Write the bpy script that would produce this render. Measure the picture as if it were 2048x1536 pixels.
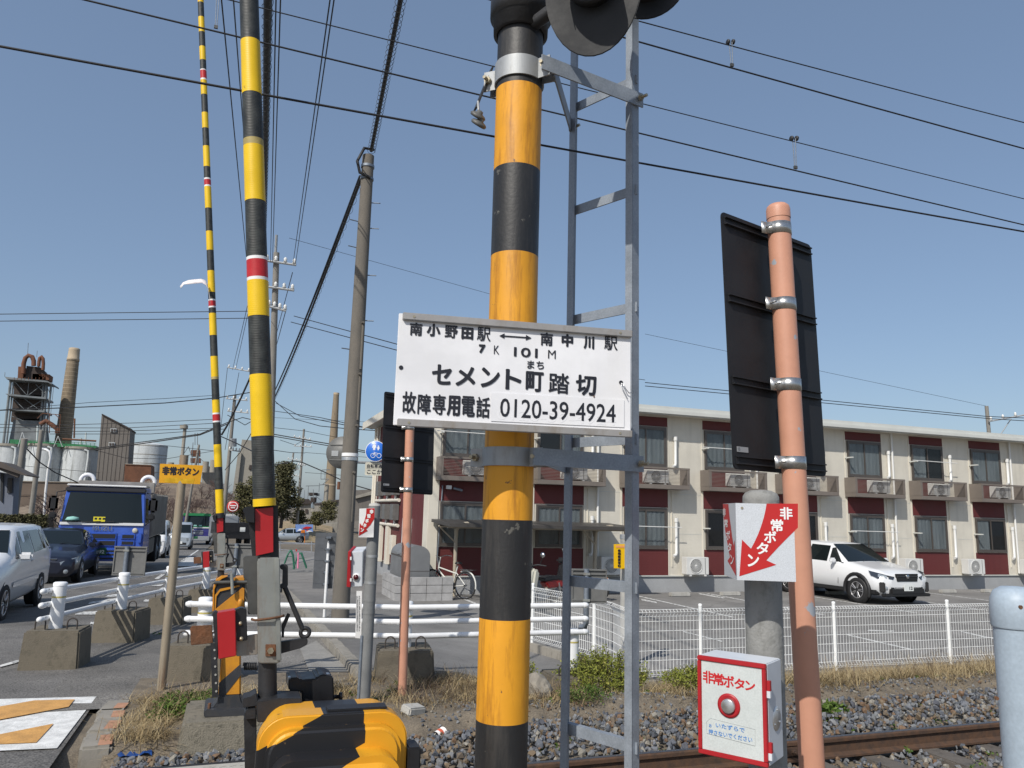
import bpy, bmesh, math, random
from mathutils import Vector, Matrix, noise
R = math.radians; rnd = random.Random(7)
sc = bpy.context.scene; COL = sc.collection
for o in list(bpy.data.objects): bpy.data.objects.remove(o)
# ------------------------------------------------------------------ camera
FPX, PSI, TH, ROLL = 1537.0, R(19.6), R(9.5), R(1.54)
CAM = Vector((0, 0, 1.75))
_fh = Vector((math.sin(PSI), math.cos(PSI), 0)); _r = Vector((math.cos(PSI), -math.sin(PSI), 0)); _up = Vector((0, 0, 1))
FW = _fh*math.cos(TH) + _up*math.sin(TH); _u = _up*math.cos(TH) - _fh*math.sin(TH)
RT = _r*math.cos(ROLL) + _u*math.sin(ROLL); UP = _u*math.cos(ROLL) - _r*math.sin(ROLL)
cd = bpy.data.cameras.new('camera'); cam = bpy.data.objects.new('camera', cd); COL.objects.link(cam)
cd.lens = FPX/2048*36; cd.sensor_width = 36; cd.clip_start = .05; cd.clip_end = 6000
_m = Matrix((RT, UP, -FW)).transposed().to_4x4(); _m.translation = CAM; cam.matrix_world = _m
sc.camera = cam
sc.render.resolution_x, sc.render.resolution_y = 1024, 768
# ------------------------------------------------------------------ sky, sun, exposure
SUN_AZ, SUN_EL = R(228), R(43)          # compass-like: 0 = +Y (across the track), clockwise
w = bpy.data.worlds.new('World'); sc.world = w; w.use_nodes = True
nt = w.node_tree; bg = nt.nodes['Background']; sky = nt.nodes.new('ShaderNodeTexSky')
sky.sky_type = 'NISHITA'; sky.sun_disc = False; sky.sun_elevation = SUN_EL; sky.sun_rotation = SUN_AZ
sky.altitude = 0; sky.air_density = 1.0; sky.dust_density = 1.5; sky.ozone_density = 1.5
nt.links.new(sky.outputs[0], bg.inputs[0]); bg.inputs[1].default_value = .07
bg2 = nt.nodes.new('ShaderNodeBackground'); bg2.inputs[0].default_value = (.088, .124, .184, 1); bg2.inputs[1].default_value = 1.     # even veil of spring haze over the whole sky
ads = nt.nodes.new('ShaderNodeAddShader'); nt.links.new(bg.outputs[0], ads.inputs[0]); nt.links.new(bg2.outputs[0], ads.inputs[1]); nt.links.new(ads.outputs[0], nt.nodes['World Output'].inputs[0])
sl = bpy.data.lights.new('sun', 'SUN'); sun = bpy.data.objects.new('sun', sl); COL.objects.link(sun)
sl.energy = 3.75; sl.angle = R(.53); sl.color = (1, .95, .87)
sd = Vector((math.sin(SUN_AZ)*math.cos(SUN_EL), math.cos(SUN_AZ)*math.cos(SUN_EL), math.sin(SUN_EL)))
sun.rotation_euler = sd.to_track_quat('Z', 'Y').to_euler(); sun.location = (0, 0, 30)
sc.view_settings.view_transform = 'Standard'; sc.view_settings.look = 'None'
sc.view_settings.exposure = .12; sc.view_settings.gamma = 1
# ------------------------------------------------------------------ surveying helpers (photo pixel -> point of the place)
def ray(px, py): return FW + RT*((px-1024)/FPX) + UP*((768-py)/FPX)
def D(px, py, d): return CAM + ray(px, py)*d
def G(px, py, z): r = ray(px, py); return CAM + r*((z-CAM.z)/r.z)
def PY(px, py, Y): r = ray(px, py); return CAM + r*(Y/r.y)
def PX(px, py, X): r = ray(px, py); return CAM + r*(X/r.x)
def proj(p):
    v = Vector(p)-CAM; d = v.dot(FW); return (1024+FPX*v.dot(RT)/d, 768-FPX*v.dot(UP)/d, d)
def along(a, b, py):
    lo, hi = 0., 1.
    s = proj(b)[1] > proj(a)[1]
    for _ in range(40):
        m = (lo+hi)/2
        if (proj(a.lerp(b, m))[1] < py) == s: lo = m
        else: hi = m
    return lo
def V(*a): return Vector(a)
# ------------------------------------------------------------------ lettering meshes (made while the scene is empty)
TXT = {}
def _prep(strings):
    tmp = []
    for s, bold in strings:
        c = bpy.data.curves.new('lettering', 'FONT'); c.body = s; c.size = 1; c.offset = bold; c.align_x = 'CENTER'; c.resolution_u = 3
        c.space_line = 1.0
        o = bpy.data.objects.new('lettering', c); COL.objects.link(o); tmp.append((s, bold, o))
    dg = bpy.context.evaluated_depsgraph_get()
    for s, bold, o in tmp:
        me = bpy.data.meshes.new_from_object(o.evaluated_get(dg))
        xs = [v.co.x for v in me.vertices]; ys = [v.co.y for v in me.vertices]
        TXT[(s, bold)] = ([((v.co.x-min(xs))/(max(xs)-min(xs)), (v.co.y-min(ys))/(max(ys)-min(ys))) for v in me.vertices],
                          [tuple(p.vertices) for p in me.polygons])
        bpy.data.objects.remove(o); bpy.data.meshes.remove(me)
_prep([(c, 0.) for c in '南小野田駅中川7KMセメント町踏切故障専用電話非常ボタ害物検知装置有りお'] + [(c, 0.) for c in ('101', 'まち', '0120-39-4924', '非常ボタン', 'いたずらで', '押さないでください', 'ISUZU', '自転車通行', 'ここか', '92', '12', '15')])
# ------------------------------------------------------------------ materials
MAT = {}
def mat(name, col, rough=.6, metal=0., var=0., vscale=4., col2=None, bump=0., bscale=60., streak=0., spec=.5, fine=0., fscale=80., emit=None, coat=0., alpha=1., detail=5):
    if name in MAT: return MAT[name]
    m = bpy.data.materials.new(name); m.use_nodes = True; MAT[name] = m
    t = m.node_tree; N = t.nodes; L = t.links; b = N['Principled BSDF']
    b.inputs['Roughness'].default_value = rough; b.inputs['Metallic'].default_value = metal; b.inputs['Specular IOR Level'].default_value = spec
    b.inputs['Coat Weight'].default_value = coat; b.inputs['Coat Roughness'].default_value = .06
    c4 = (*col, 1); b.inputs['Base Color'].default_value = c4
    tc = N.new('ShaderNodeTexCoord'); src = None
    if var or col2:
        n = N.new('ShaderNodeTexNoise'); n.inputs['Scale'].default_value = vscale; n.inputs['Detail'].default_value = detail; n.inputs['Roughness'].default_value = .65
        mp = N.new('ShaderNodeMapping'); L.new(tc.outputs['Object'], mp.inputs[0]); L.new(mp.outputs[0], n.inputs['Vector'])
        if streak: mp.inputs['Scale'].default_value = (1, 1, streak)
        rp = N.new('ShaderNodeValToRGB'); L.new(n.outputs['Fac'], rp.inputs[0])
        if col2: a, z = col, col2
        else: a = tuple(x*(1-var) for x in col); z = tuple(min(1, x*(1+var*.8)) for x in col)
        rp.color_ramp.elements[0].position = .36; rp.color_ramp.elements[1].position = .66
        rp.color_ramp.elements[0].color = (*a, 1); rp.color_ramp.elements[1].color = (*z, 1); src = rp.outputs[0]
        rr = N.new('ShaderNodeMapRange'); L.new(n.outputs['Fac'], rr.inputs[0]); rr.inputs[1].default_value = .3; rr.inputs[2].default_value = .7
        rr.inputs[3].default_value = max(.02, rough-.1); rr.inputs[4].default_value = min(1, rough+.12); L.new(rr.outputs[0], b.inputs['Roughness'])
    if fine:
        n2 = N.new('ShaderNodeTexNoise'); n2.inputs['Scale'].default_value = fscale; n2.inputs['Detail'].default_value = 2; L.new(tc.outputs['Object'], n2.inputs['Vector'])
        mr = N.new('ShaderNodeMapRange'); L.new(n2.outputs['Fac'], mr.inputs[0]); mr.inputs[1].default_value = .3; mr.inputs[2].default_value = .7; mr.inputs[3].default_value = 1-fine; mr.inputs[4].default_value = 1+fine
        mx = N.new('ShaderNodeMix'); mx.data_type = 'RGBA'; mx.blend_type = 'MULTIPLY'; mx.inputs['Factor'].default_value = 1
        if src: L.new(src, mx.inputs['A'])
        else: mx.inputs['A'].default_value = c4
        L.new(mr.outputs[0], mx.inputs['B']); src = mx.outputs['Result']
    if src: L.new(src, b.inputs['Base Color'])
    if bump:
        n3 = N.new('ShaderNodeTexNoise'); n3.inputs['Scale'].default_value = bscale; n3.inputs['Detail'].default_value = 4; L.new(tc.outputs['Object'], n3.inputs['Vector'])
        bp = N.new('ShaderNodeBump'); bp.inputs['Strength'].default_value = bump; bp.inputs['Distance'].default_value = .01
        L.new(n3.outputs['Fac'], bp.inputs['Height']); L.new(bp.outputs[0], b.inputs['Normal'])
    if emit: b.inputs['Emission Color'].default_value = (*emit, 1); b.inputs['Emission Strength'].default_value = 1
    if alpha < 1: b.inputs['Alpha'].default_value = alpha
    return m
def stained(name, base, stain, rough=.45, scale=14., amount=.55, streak=.12, metal=0., bump=.05, second=None):
    """paint or concrete with vertical run-off streaks"""
    if name in MAT: return MAT[name]
    m = mat(name, base, rough, metal, var=.1, vscale=2.5, bump=bump, bscale=90)
    t = m.node_tree; N = t.nodes; L = t.links; b = N['Principled BSDF']; old = b.inputs['Base Color'].links[0].from_socket
    tc = N.new('ShaderNodeTexCoord'); mp = N.new('ShaderNodeMapping'); mp.inputs['Scale'].default_value = (1, 1, streak); L.new(tc.outputs['Object'], mp.inputs[0])
    n = N.new('ShaderNodeTexNoise'); n.inputs['Scale'].default_value = scale; n.inputs['Detail'].default_value = 7; n.inputs['Roughness'].default_value = .7; L.new(mp.outputs[0], n.inputs['Vector'])
    rp = N.new('ShaderNodeValToRGB'); L.new(n.outputs['Fac'], rp.inputs[0]); rp.color_ramp.elements[0].position = .5; rp.color_ramp.elements[1].position = .72
    rp.color_ramp.elements[0].color = (0, 0, 0, 1); rp.color_ramp.elements[1].color = (amount,)*3+(1,)
    mx = N.new('ShaderNodeMix'); mx.data_type = 'RGBA'; L.new(rp.outputs[0], mx.inputs['Factor']); L.new(old, mx.inputs['A']); mx.inputs['B'].default_value = (*stain, 1)
    L.new(mx.outputs['Result'], b.inputs['Base Color']); return m
def chipped(name, base, chip, rough=.45, scale=9., lo=.66, metal=0., bump=.04):
    """paint with hard-edged chips through to what is below"""
    if name in MAT: return MAT[name]
    m = mat(name, base, rough, metal, var=.1, vscale=3, bump=bump, bscale=70)
    t = m.node_tree; N = t.nodes; L = t.links; b = N['Principled BSDF']; old = b.inputs['Base Color'].links[0].from_socket
    tc = N.new('ShaderNodeTexCoord'); n = N.new('ShaderNodeTexNoise'); n.inputs['Scale'].default_value = scale; n.inputs['Detail'].default_value = 6; L.new(tc.outputs['Object'], n.inputs['Vector'])
    rp = N.new('ShaderNodeValToRGB'); L.new(n.outputs['Fac'], rp.inputs[0]); rp.color_ramp.elements[0].position = lo; rp.color_ramp.elements[1].position = lo+.02
    rp.color_ramp.elements[0].color = (0, 0, 0, 1); rp.color_ramp.elements[1].color = (1, 1, 1, 1)
    mx = N.new('ShaderNodeMix'); mx.data_type = 'RGBA'; L.new(rp.outputs[0], mx.inputs['Factor']); L.new(old, mx.inputs['A']); mx.inputs['B'].default_value = (*chip, 1)
    L.new(mx.outputs['Result'], b.inputs['Base Color']); return m
def add_chips(m, chip, scale=22., lo=.68, big=0):
    t = m.node_tree; N = t.nodes; L = t.links; b = N['Principled BSDF']; old = b.inputs['Base Color'].links[0].from_socket
    tc = N.new('ShaderNodeTexCoord'); n = N.new('ShaderNodeTexNoise'); n.inputs['Scale'].default_value = scale; n.inputs['Detail'].default_value = 8; n.inputs['Roughness'].default_value = .62; L.new(tc.outputs['Object'], n.inputs['Vector'])
    rp = N.new('ShaderNodeValToRGB'); L.new(n.outputs['Fac'], rp.inputs[0]); rp.color_ramp.elements[0].position = lo; rp.color_ramp.elements[1].position = lo+.015; rp.color_ramp.elements[0].color = (0, 0, 0, 1); rp.color_ramp.elements[1].color = (.85, .85, .85, 1)
    mx = N.new('ShaderNodeMix'); mx.data_type = 'RGBA'; L.new(rp.outputs[0], mx.inputs['Factor']); L.new(old, mx.inputs['A']); mx.inputs['B'].default_value = (*chip, 1); L.new(mx.outputs['Result'], b.inputs['Base Color'])
def siding(name, col, pitch=.02, rough=.6):
    """fine horizontal board relief, too small to model"""
    m = mat(name, col, rough, var=.06, vscale=1.2)
    t = m.node_tree; N = t.nodes; L = t.links; b = N['Principled BSDF']
    tc = N.new('ShaderNodeTexCoord'); wv = N.new('ShaderNodeTexWave'); wv.bands_direction = 'Z'; wv.inputs['Scale'].default_value = .314/pitch*1.0; wv.inputs['Distortion'].default_value = .4
    wv.wave_profile = 'SAW'; L.new(tc.outputs['Object'], wv.inputs['Vector'])
    old = b.inputs['Base Color'].links[0].from_socket; mp = N.new('ShaderNodeMapping'); mp.inputs['Scale'].default_value = (1, 1, .08); L.new(tc.outputs['Object'], mp.inputs[0]); ns = N.new('ShaderNodeTexNoise'); ns.inputs['Scale'].default_value = 5; ns.inputs['Detail'].default_value = 6; L.new(mp.outputs[0], ns.inputs['Vector'])
    rs_ = N.new('ShaderNodeMapRange'); L.new(ns.outputs['Fac'], rs_.inputs[0]); rs_.inputs[1].default_value = .5; rs_.inputs[2].default_value = .75; rs_.inputs[3].default_value = 1.; rs_.inputs[4].default_value = .88
    mxs = N.new('ShaderNodeMix'); mxs.data_type = 'RGBA'; mxs.blend_type = 'MULTIPLY'; mxs.inputs['Factor'].default_value = 1; L.new(old, mxs.inputs['A']); L.new(rs_.outputs[0], mxs.inputs['B']); L.new(mxs.outputs['Result'], b.inputs['Base Color'])
    bp = N.new('ShaderNodeBump'); bp.inputs['Strength'].default_value = .35; bp.inputs['Distance'].default_value = .01; L.new(wv.outputs['Fac'], bp.inputs['Height']); L.new(bp.outputs[0], b.inputs['Normal'])
    return m
def glassy(name, col=(.02, .03, .035), rough=.03, alpha=1.):
    return mat(name, col, rough, 0, spec=.6, coat=.1, alpha=alpha)
# ------------------------------------------------------------------ mesh builder
class MB:
    def __init__(s): s.v = []; s.f = []; s.sm = []
    def add(s, vs, fs, smooth=False):
        k = len(s.v); s.v += [Vector(p) for p in vs]; s.f += [tuple(i+k for i in f) for f in fs]; s.sm += [smooth]*len(fs); return s
    def box(s, c, d, M=None):
        x, y, z = (q/2 for q in d); vs = [V(a*x, b*y, e*z) for e in (-1, 1) for b in (-1, 1) for a in (-1, 1)]
        if M is not None: vs = [M @ p for p in vs]
        vs = [p+Vector(c) for p in vs]
        return s.add(vs, [(0, 2, 3, 1), (4, 5, 7, 6), (0, 1, 5, 4), (2, 6, 7, 3), (0, 4, 6, 2), (1, 3, 7, 5)])
    def bb(s, x0, x1, y0, y1, z0, z1): return s.box(((x0+x1)/2, (y0+y1)/2, (z0+z1)/2), (abs(x1-x0), abs(y1-y0), abs(z1-z0)))
    def cyl(s, a, b, r0, r1=None, n=16, caps=True, smooth=True):
        a, b = Vector(a), Vector(b); r1 = r0 if r1 is None else r1
        ax = (b-a).normalized(); t = V(0, 0, 1) if abs(ax.z) < .9 else V(1, 0, 0); e1 = ax.cross(t).normalized(); e2 = ax.cross(e1)
        vs = []
        for p, r in ((a, r0), (b, r1)):
            for i in range(n):
                q = 2*math.pi*i/n; vs.append(p+e1*(r*math.cos(q))+e2*(r*math.sin(q)))
        s.add(vs, [(i, (i+1) % n, n+(i+1) % n, n+i) for i in range(n)], smooth)
        if caps: s.add(vs, [tuple(range(n-1, -1, -1)), tuple(range(n, 2*n))])
        return s
    def tube(s, pts, r, n=8, closed=False, caps=True):
        pts = [Vector(p) for p in pts]; k = len(pts); vs = []; prev = None
        for i, p in enumerate(pts):
            a = pts[(i-1) % k] if (closed or i) else p; b = pts[(i+1) % k] if (closed or i < k-1) else p
            t = (b-a).normalized()
            if prev is None: h = V(0, 0, 1) if abs(t.z) < .9 else V(1, 0, 0); e1 = t.cross(h).normalized()
            else: e1 = (prev-t*prev.dot(t)).normalized()
            prev = e1; e2 = t.cross(e1); rr = r[i] if isinstance(r, (list, tuple)) else r
            vs += [p+e1*(rr*math.cos(2*math.pi*j/n))+e2*(rr*math.sin(2*math.pi*j/n)) for j in range(n)]
        m = k if closed else k-1
        fs = [(i*n+j, i*n+(j+1) % n, ((i+1) % k)*n+(j+1) % n, ((i+1) % k)*n+j) for i in range(m) for j in range(n)]
        s.add(vs, fs, True)
        if caps and not closed: s.add(vs[:n]+vs[-n:], [tuple(range(n-1, -1, -1)), tuple(range(n, 2*n))])
        return s
    def prism(s, poly, o, ex, ey, ez, d):
        """poly in (ex, ey), extruded along ez by d"""
        o, ex, ey, ez = map(Vector, (o, ex, ey, ez)); n = len(poly)
        vs = [o+ex*x+ey*y for x, y in poly]+[o+ex*x+ey*y+ez*d for x, y in poly]
        return s.add(vs, [tuple(range(n-1, -1, -1)), tuple(range(n, 2*n))]+[(i, (i+1) % n, n+(i+1) % n, n+i) for i in range(n)])
    def flat(s, poly, o, ex, ey):
        o, ex, ey = map(Vector, (o, ex, ey)); return s.add([o+ex*x+ey*y for x, y in poly], [tuple(range(len(poly)))])
    def lathe(s, prof, o, ax=(0, 0, 1), n=20, smooth=True):
        o, ax = Vector(o), Vector(ax).normalized(); t = V(0, 0, 1) if abs(ax.z) < .9 else V(1, 0, 0); e1 = ax.cross(t).normalized(); e2 = ax.cross(e1)
        vs = [o+ax*h+e1*(r*math.cos(2*math.pi*i/n))+e2*(r*math.sin(2*math.pi*i/n)) for r, h in prof for i in range(n)]
        k = len(prof); s.add(vs, [(j*n+i, j*n+(i+1) % n, (j+1)*n+(i+1) % n, (j+1)*n+i) for j in range(k-1) for i in range(n)], smooth)
        return s
    def text(s, key, o, ex, ey, x, y, wd, ht, bold=0.):
        """lettering fitted into the rectangle x, y, wd, ht of the plane o, ex, ey; bold thickens the strokes by that length"""
        vs, fs = TXT[(key, 0.)]; o, ex, ey = map(Vector, (o, ex, ey)); nn = ex.cross(ey).normalized(); bold = min(bold, wd*.1, ht*.1); x += bold; y += bold; wd -= 2*bold; ht -= 2*bold
        for k, (p, q) in enumerate([(0, 0)]+([(-1, 0), (1, 0), (0, -1), (0, 1), (-.7, .7), (.7, .7), (-.7, -.7), (.7, -.7)] if bold else [])):
            s.add([o+ex*(x+a*wd+p*bold)+ey*(y+b*ht+q*bold)+nn*(k*.00004) for a, b in vs], fs)
        return s
    def build(s, name, m, parent=None, bevel=0., local=False, seg=2, auto=None, kind=None):
        me = bpy.data.meshes.new(name); off = None
        vs = s.v
        if parent is not None and not local:
            W = parent.matrix_basis.copy(); q = parent.parent
            while q is not None: W = q.matrix_basis @ W; q = q.parent
            I = W.inverted(); vs = [I @ p for p in vs]
        elif parent is None and not local:
            lo = [min(p[i] for p in vs) for i in range(3)]; hi = [max(p[i] for p in vs) for i in range(3)]
            off = V((lo[0]+hi[0])/2, (lo[1]+hi[1])/2, lo[2]); vs = [p-off for p in vs]
        me.from_pydata([tuple(p) for p in vs], [], s.f); me.polygons.foreach_set('use_smooth', s.sm)
        if bevel:
            bm = bmesh.new(); bm.from_mesh(me); bmesh.ops.remove_doubles(bm, verts=bm.verts, dist=1e-5)
            es = [e for e in bm.edges if len(e.link_faces) == 2 and e.calc_face_angle(0) > R(35)]
            bmesh.ops.bevel(bm, geom=es, offset=bevel, segments=seg, affect='EDGES', clamp_overlap=True); bm.to_mesh(me); bm.free()
        me.update()
        o = bpy.data.objects.new(name, me); COL.objects.link(o)
        if m is not None: me.materials.append(MAT[m] if isinstance(m, str) else m)
        if off is not None: o.location = off
        if parent is not None: o.parent = parent
        if kind: o['kind'] = kind
        return o
def tag(o, label=None, cat=None, group=None, kind=None):
    for k, x in (('label', label), ('category', cat), ('group', group), ('kind', kind)):
        if x: o[k] = x
    return o
def thing(name, label, cat, loc=(0, 0, 0), rz=0., group=None):
    o = bpy.data.objects.new(name, None); COL.objects.link(o); o.location = loc; o.rotation_euler = (0, 0, rz); o.empty_display_size = .2
    return tag(o, label, cat, group)
def copy_tree(o, parent=None):
    c = o.copy(); COL.objects.link(c); c.parent = parent
    for ch in o.children: copy_tree(ch, c)
    return c
def bolt(mb, p, ax, r=.012, h=.012, stud=0.):
    p, ax = Vector(p), Vector(ax).normalized(); mb.cyl(p, p+ax*h, r, n=6, smooth=False)
    if stud: mb.cyl(p+ax*h, p+ax*(h+stud), r*.5, n=8)
    return mb
def bolts(parent, m, lst, r=.012, h=.012, stud=0., name='bolt'):
    for p, ax in lst: bolt(MB(), p, ax, r, h, stud).build(name, m, parent)
def arc(cx, cy, r, a0, a1, n): return [(cx+r*math.cos(a0+(a1-a0)*i/n), cy+r*math.sin(a0+(a1-a0)*i/n)) for i in range(n+1)]
def rrect(w_, h_, r, n=4):
    p = []
    for sx, sy, a in ((1, 1, 0), (-1, 1, 90), (-1, -1, 180), (1, -1, 270)):
        p += arc(sx*(w_/2-r), sy*(h_/2-r), r, R(a), R(a+90), n)
    return p
def sag(a, b, s, n=14): return [Vector(a).lerp(Vector(b), i/n)-V(0, 0, s*4*(i/n)*(1-i/n)) for i in range(n+1)]
def cracked(m, dark, scale=.55, width=.012, amount=.55):
    """hairline cracks and large blotches on an asphalt material"""
    t = m.node_tree; N = t.nodes; L = t.links; b = N['Principled BSDF']; old = b.inputs['Base Color'].links[0].from_socket
    tc = N.new('ShaderNodeTexCoord'); nz = N.new('ShaderNodeTexNoise'); nz.inputs['Scale'].default_value = 1.6; nz.inputs['Detail'].default_value = 6; L.new(tc.outputs['Object'], nz.inputs['Vector'])
    mxv = N.new('ShaderNodeMix'); mxv.data_type = 'VECTOR'; mxv.inputs['Factor'].default_value = .35; L.new(tc.outputs['Object'], mxv.inputs['A']); L.new(nz.outputs['Color'], mxv.inputs['B'])
    vo = N.new('ShaderNodeTexVoronoi'); vo.feature = 'DISTANCE_TO_EDGE'; vo.inputs['Scale'].default_value = scale; L.new(mxv.outputs['Result'], vo.inputs['Vector'])
    lt_ = N.new('ShaderNodeMapRange'); L.new(vo.outputs['Distance'], lt_.inputs[0]); lt_.inputs[1].default_value = 0; lt_.inputs[2].default_value = width; lt_.inputs[3].default_value = amount; lt_.inputs[4].default_value = 0
    gate = N.new('ShaderNodeTexNoise'); gate.inputs['Scale'].default_value = .35; L.new(tc.outputs['Object'], gate.inputs['Vector']); gr = N.new('ShaderNodeMapRange'); L.new(gate.outputs['Fac'], gr.inputs[0]); gr.inputs[1].default_value = .45; gr.inputs[2].default_value = .6
    mu = N.new('ShaderNodeMath'); mu.operation = 'MULTIPLY'; L.new(lt_.outputs[0], mu.inputs[0]); L.new(gr.outputs[0], mu.inputs[1])
    mx = N.new('ShaderNodeMix'); mx.data_type = 'RGBA'; L.new(mu.outputs[0], mx.inputs['Factor']); L.new(old, mx.inputs['A']); mx.inputs['B'].default_value = (*dark, 1)
    bl = N.new('ShaderNodeTexNoise'); bl.inputs['Scale'].default_value = .5; bl.inputs['Detail'].default_value = 7; bl.inputs['Roughness'].default_value = .7; L.new(tc.outputs['Object'], bl.inputs['Vector']); br = N.new('ShaderNodeMapRange'); L.new(bl.outputs['Fac'], br.inputs[0]); br.inputs[1].default_value = .35; br.inputs[2].default_value = .7; br.inputs[3].default_value = .72; br.inputs[4].default_value = 1.25
    m2 = N.new('ShaderNodeMix'); m2.data_type = 'RGBA'; m2.blend_type = 'MULTIPLY'; m2.inputs['Factor'].default_value = 1; L.new(mx.outputs['Result'], m2.inputs['A']); L.new(br.outputs[0], m2.inputs['B']); L.new(m2.outputs['Result'], b.inputs['Base Color'])
def ringed(m, pitch=.009, strength=.5):
    t = m.node_tree; N = t.nodes; L = t.links; b = N['Principled BSDF']; tc = N.new('ShaderNodeTexCoord'); wv = N.new('ShaderNodeTexWave'); wv.bands_direction = 'Z'; wv.inputs['Scale'].default_value = .314/pitch; wv.inputs['Distortion'].default_value = .6; wv.inputs['Detail'].default_value = 1
    L.new(tc.outputs['Object'], wv.inputs['Vector']); bp = N.new('ShaderNodeBump'); bp.inputs['Strength'].default_value = strength; bp.inputs['Distance'].default_value = .004; L.new(wv.outputs['Fac'], bp.inputs['Height']); L.new(bp.outputs[0], b.inputs['Normal'])
# ------------------------------------------------------------------ common materials
mat('asphalt', (.15, .143, .134), .9, var=.22, vscale=1.3, fine=.6, fscale=70, bump=.5, bscale=180)
mat('asphalt_path', (.175, .166, .153), .9, var=.2, vscale=1.1, fine=.6, fscale=70, bump=.5, bscale=180)
mat('parking_asphalt', (.20, .193, .183), .92, var=.12, vscale=.7, fine=.14, fscale=60, bump=.3, bscale=120)
for _n in ('asphalt', 'asphalt_path', 'parking_asphalt'): cracked(MAT[_n], (.03, .03, .03))
mat('dirt', (.12, .10, .075), .95, col2=(.2, .165, .12), vscale=5, fine=.3, fscale=90, bump=.8, bscale=40)
stained('concrete', (.27, .25, .215), (.10, .095, .075), .85, 10, .7, .5, bump=.25)
stained('concrete_dark', (.17, .155, .12), (.06, .06, .045), .9, 16, .8, .6, bump=.5)
stained('foundation_rough', (.20, .18, .14), (.05, .048, .035), .95, 24, .9, 1., bump=1.)
stained('concrete_pale', (.42, .41, .38), (.2, .19, .16), .85, 8, .5, .2, bump=.15)
mat('road_paint', (.68, .68, .66), .75, var=.18, vscale=9, fine=.2, fscale=120)
chipped('road_paint_worn', (.62, .62, .6), (.11, .11, .11), .8, 14, .56)
stained('galv', (.36, .375, .385), (.24, .23, .21), .55, 30, .6, .3, metal=.45, bump=.03)
mat('galv_dull', (.22, .25, .29), .55, metal=.55, var=.16, vscale=14, fine=.12, fscale=140, bump=.04)
mat('galv_bright', (.58, .59, .6), .35, metal=.8, var=.12, vscale=25, bump=.03)
mat('stainless', (.5, .5, .49), .3, metal=.9, var=.15, vscale=30)
mat('rust', (.17, .07, .03), .85, col2=(.09, .05, .03), vscale=25, bump=.3, bscale=120)
mat('black_iron', (.022, .022, .024), .55, var=.3, vscale=12, bump=.1, bscale=80)
mat('black_plastic', (.014, .014, .016), .42, var=.2, vscale=8)
mat('black_rubber', (.02, .02, .02), .8)
mat('white_pipe', (.78, .79, .8), .35, var=.06, vscale=5, coat=.2)
mat('lens_red', (.07, .004, .008), .2, coat=.5)
mat('wire', (.012, .012, .014), .6)
mat('white_paint', (.8, .8, .8), .4, var=.04, vscale=6)
mat('ink', (.012, .013, .02), .5)
mat('red_ink', (.5, .015, .02), .5)
mat('yellow_arm', (.80, .52, .006), .42, var=.08, vscale=6)
mat('arm_red', (.48, .02, .025), .4, var=.08, vscale=30)
mat('black_mesh_wrap', (.016, .018, .018), .55, col2=(.045, .05, .048), vscale=26, bump=.4, bscale=160)

ringed(MAT['yellow_arm'], .006, .04); ringed(MAT['black_mesh_wrap'], .005, .16)
add_chips(MAT['yellow_arm'], (.25, .15, .03), 30, .70); add_chips(MAT['white_pipe'], (.16, .09, .05), 16, .70)
# ================================================================== GROUND, ROADS, TRACK
def sm(t): t = max(0., min(1., t)); return t*t*(3-2*t)
def hroad(Y): return 0. if Y < 8 else -.028*(min(Y, 85)-8)
def hz(X, Y):
    P = -.41*sm((Y-6.9)/1.9)
    if Y > 30: P = P*(1-sm((Y-30)/30))+hroad(Y)*sm((Y-30)/30)
    s = sm((X-1.8)/2.6); h = hroad(Y)*(1-s)+P*s
    if Y > 95: h += 0
    return h
def sheet(name, m, x0, x1, y0, y1, off, dx=1., dy=1., f=hz, kind='structure', parent=None):
    xs = [x0+(x1-x0)*i/max(1, round((x1-x0)/dx)) for i in range(max(1, round((x1-x0)/dx))+1)]
    ys = [y0+(y1-y0)*i/max(1, round((y1-y0)/dy)) for i in range(max(1, round((y1-y0)/dy))+1)]
    n = len(xs); mb = MB(); mb.add([V(x, y, f(x, y)+off) for y in ys for x in xs], [(j*n+i, j*n+i+1, (j+1)*n+i+1, (j+1)*n+i) for j in range(len(ys)-1) for i in range(n-1)], True)
    return mb.build(name, m, parent, kind=kind)
# earth under everything, out to the horizon
xs = [-900, -400, -200, -100, -60, -40, -30, -22, -16, -12]+[-10+i*.8 for i in range(44)]+[26, 30, 40, 60, 100, 200, 400, 900]
ys = [-60, -20, -8, -2, 2, 3.2, 3.7]+[4+i*.5 for i in range(52)]+[32, 36, 42, 50, 60, 75, 85, 100, 130, 200, 400, 900, 2500]
def hbase(x, y):
    h = hz(x, y)-.05
    if 3.2 < y < 6.6 and x > -1.1: h = -.24
    return h
mb = MB(); n = len(xs); mb.add([V(x, y, hbase(x, y)) for y in ys for x in xs], [(j*n+i, j*n+i+1, (j+1)*n+i+1, (j+1)*n+i) for j in range(len(ys)-1) for i in range(n-1)], True)
g = mb.build('ground', 'dirt', kind='structure')
road = sheet('road', 'asphalt', -13, -1.45, 8.2, 100, -.012, 1.5, 1.2)
path = sheet('footpath', 'asphalt_path', -1.45, 1.36, 7.75, 60, -.006, .7, .6)
sheet('driveway', 'parking_asphalt', 1.5, 4.9, 9.0, 60, -.004, .5, .6)
park = sheet('parking_lot', 'parking_asphalt', 4.9, 46, 9.02, 20.05, .002, 1, 1)
cross = sheet('crossing_road', 'asphalt', -14, -1.0, -6, 8.2, -.012, 2, 2)
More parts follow.
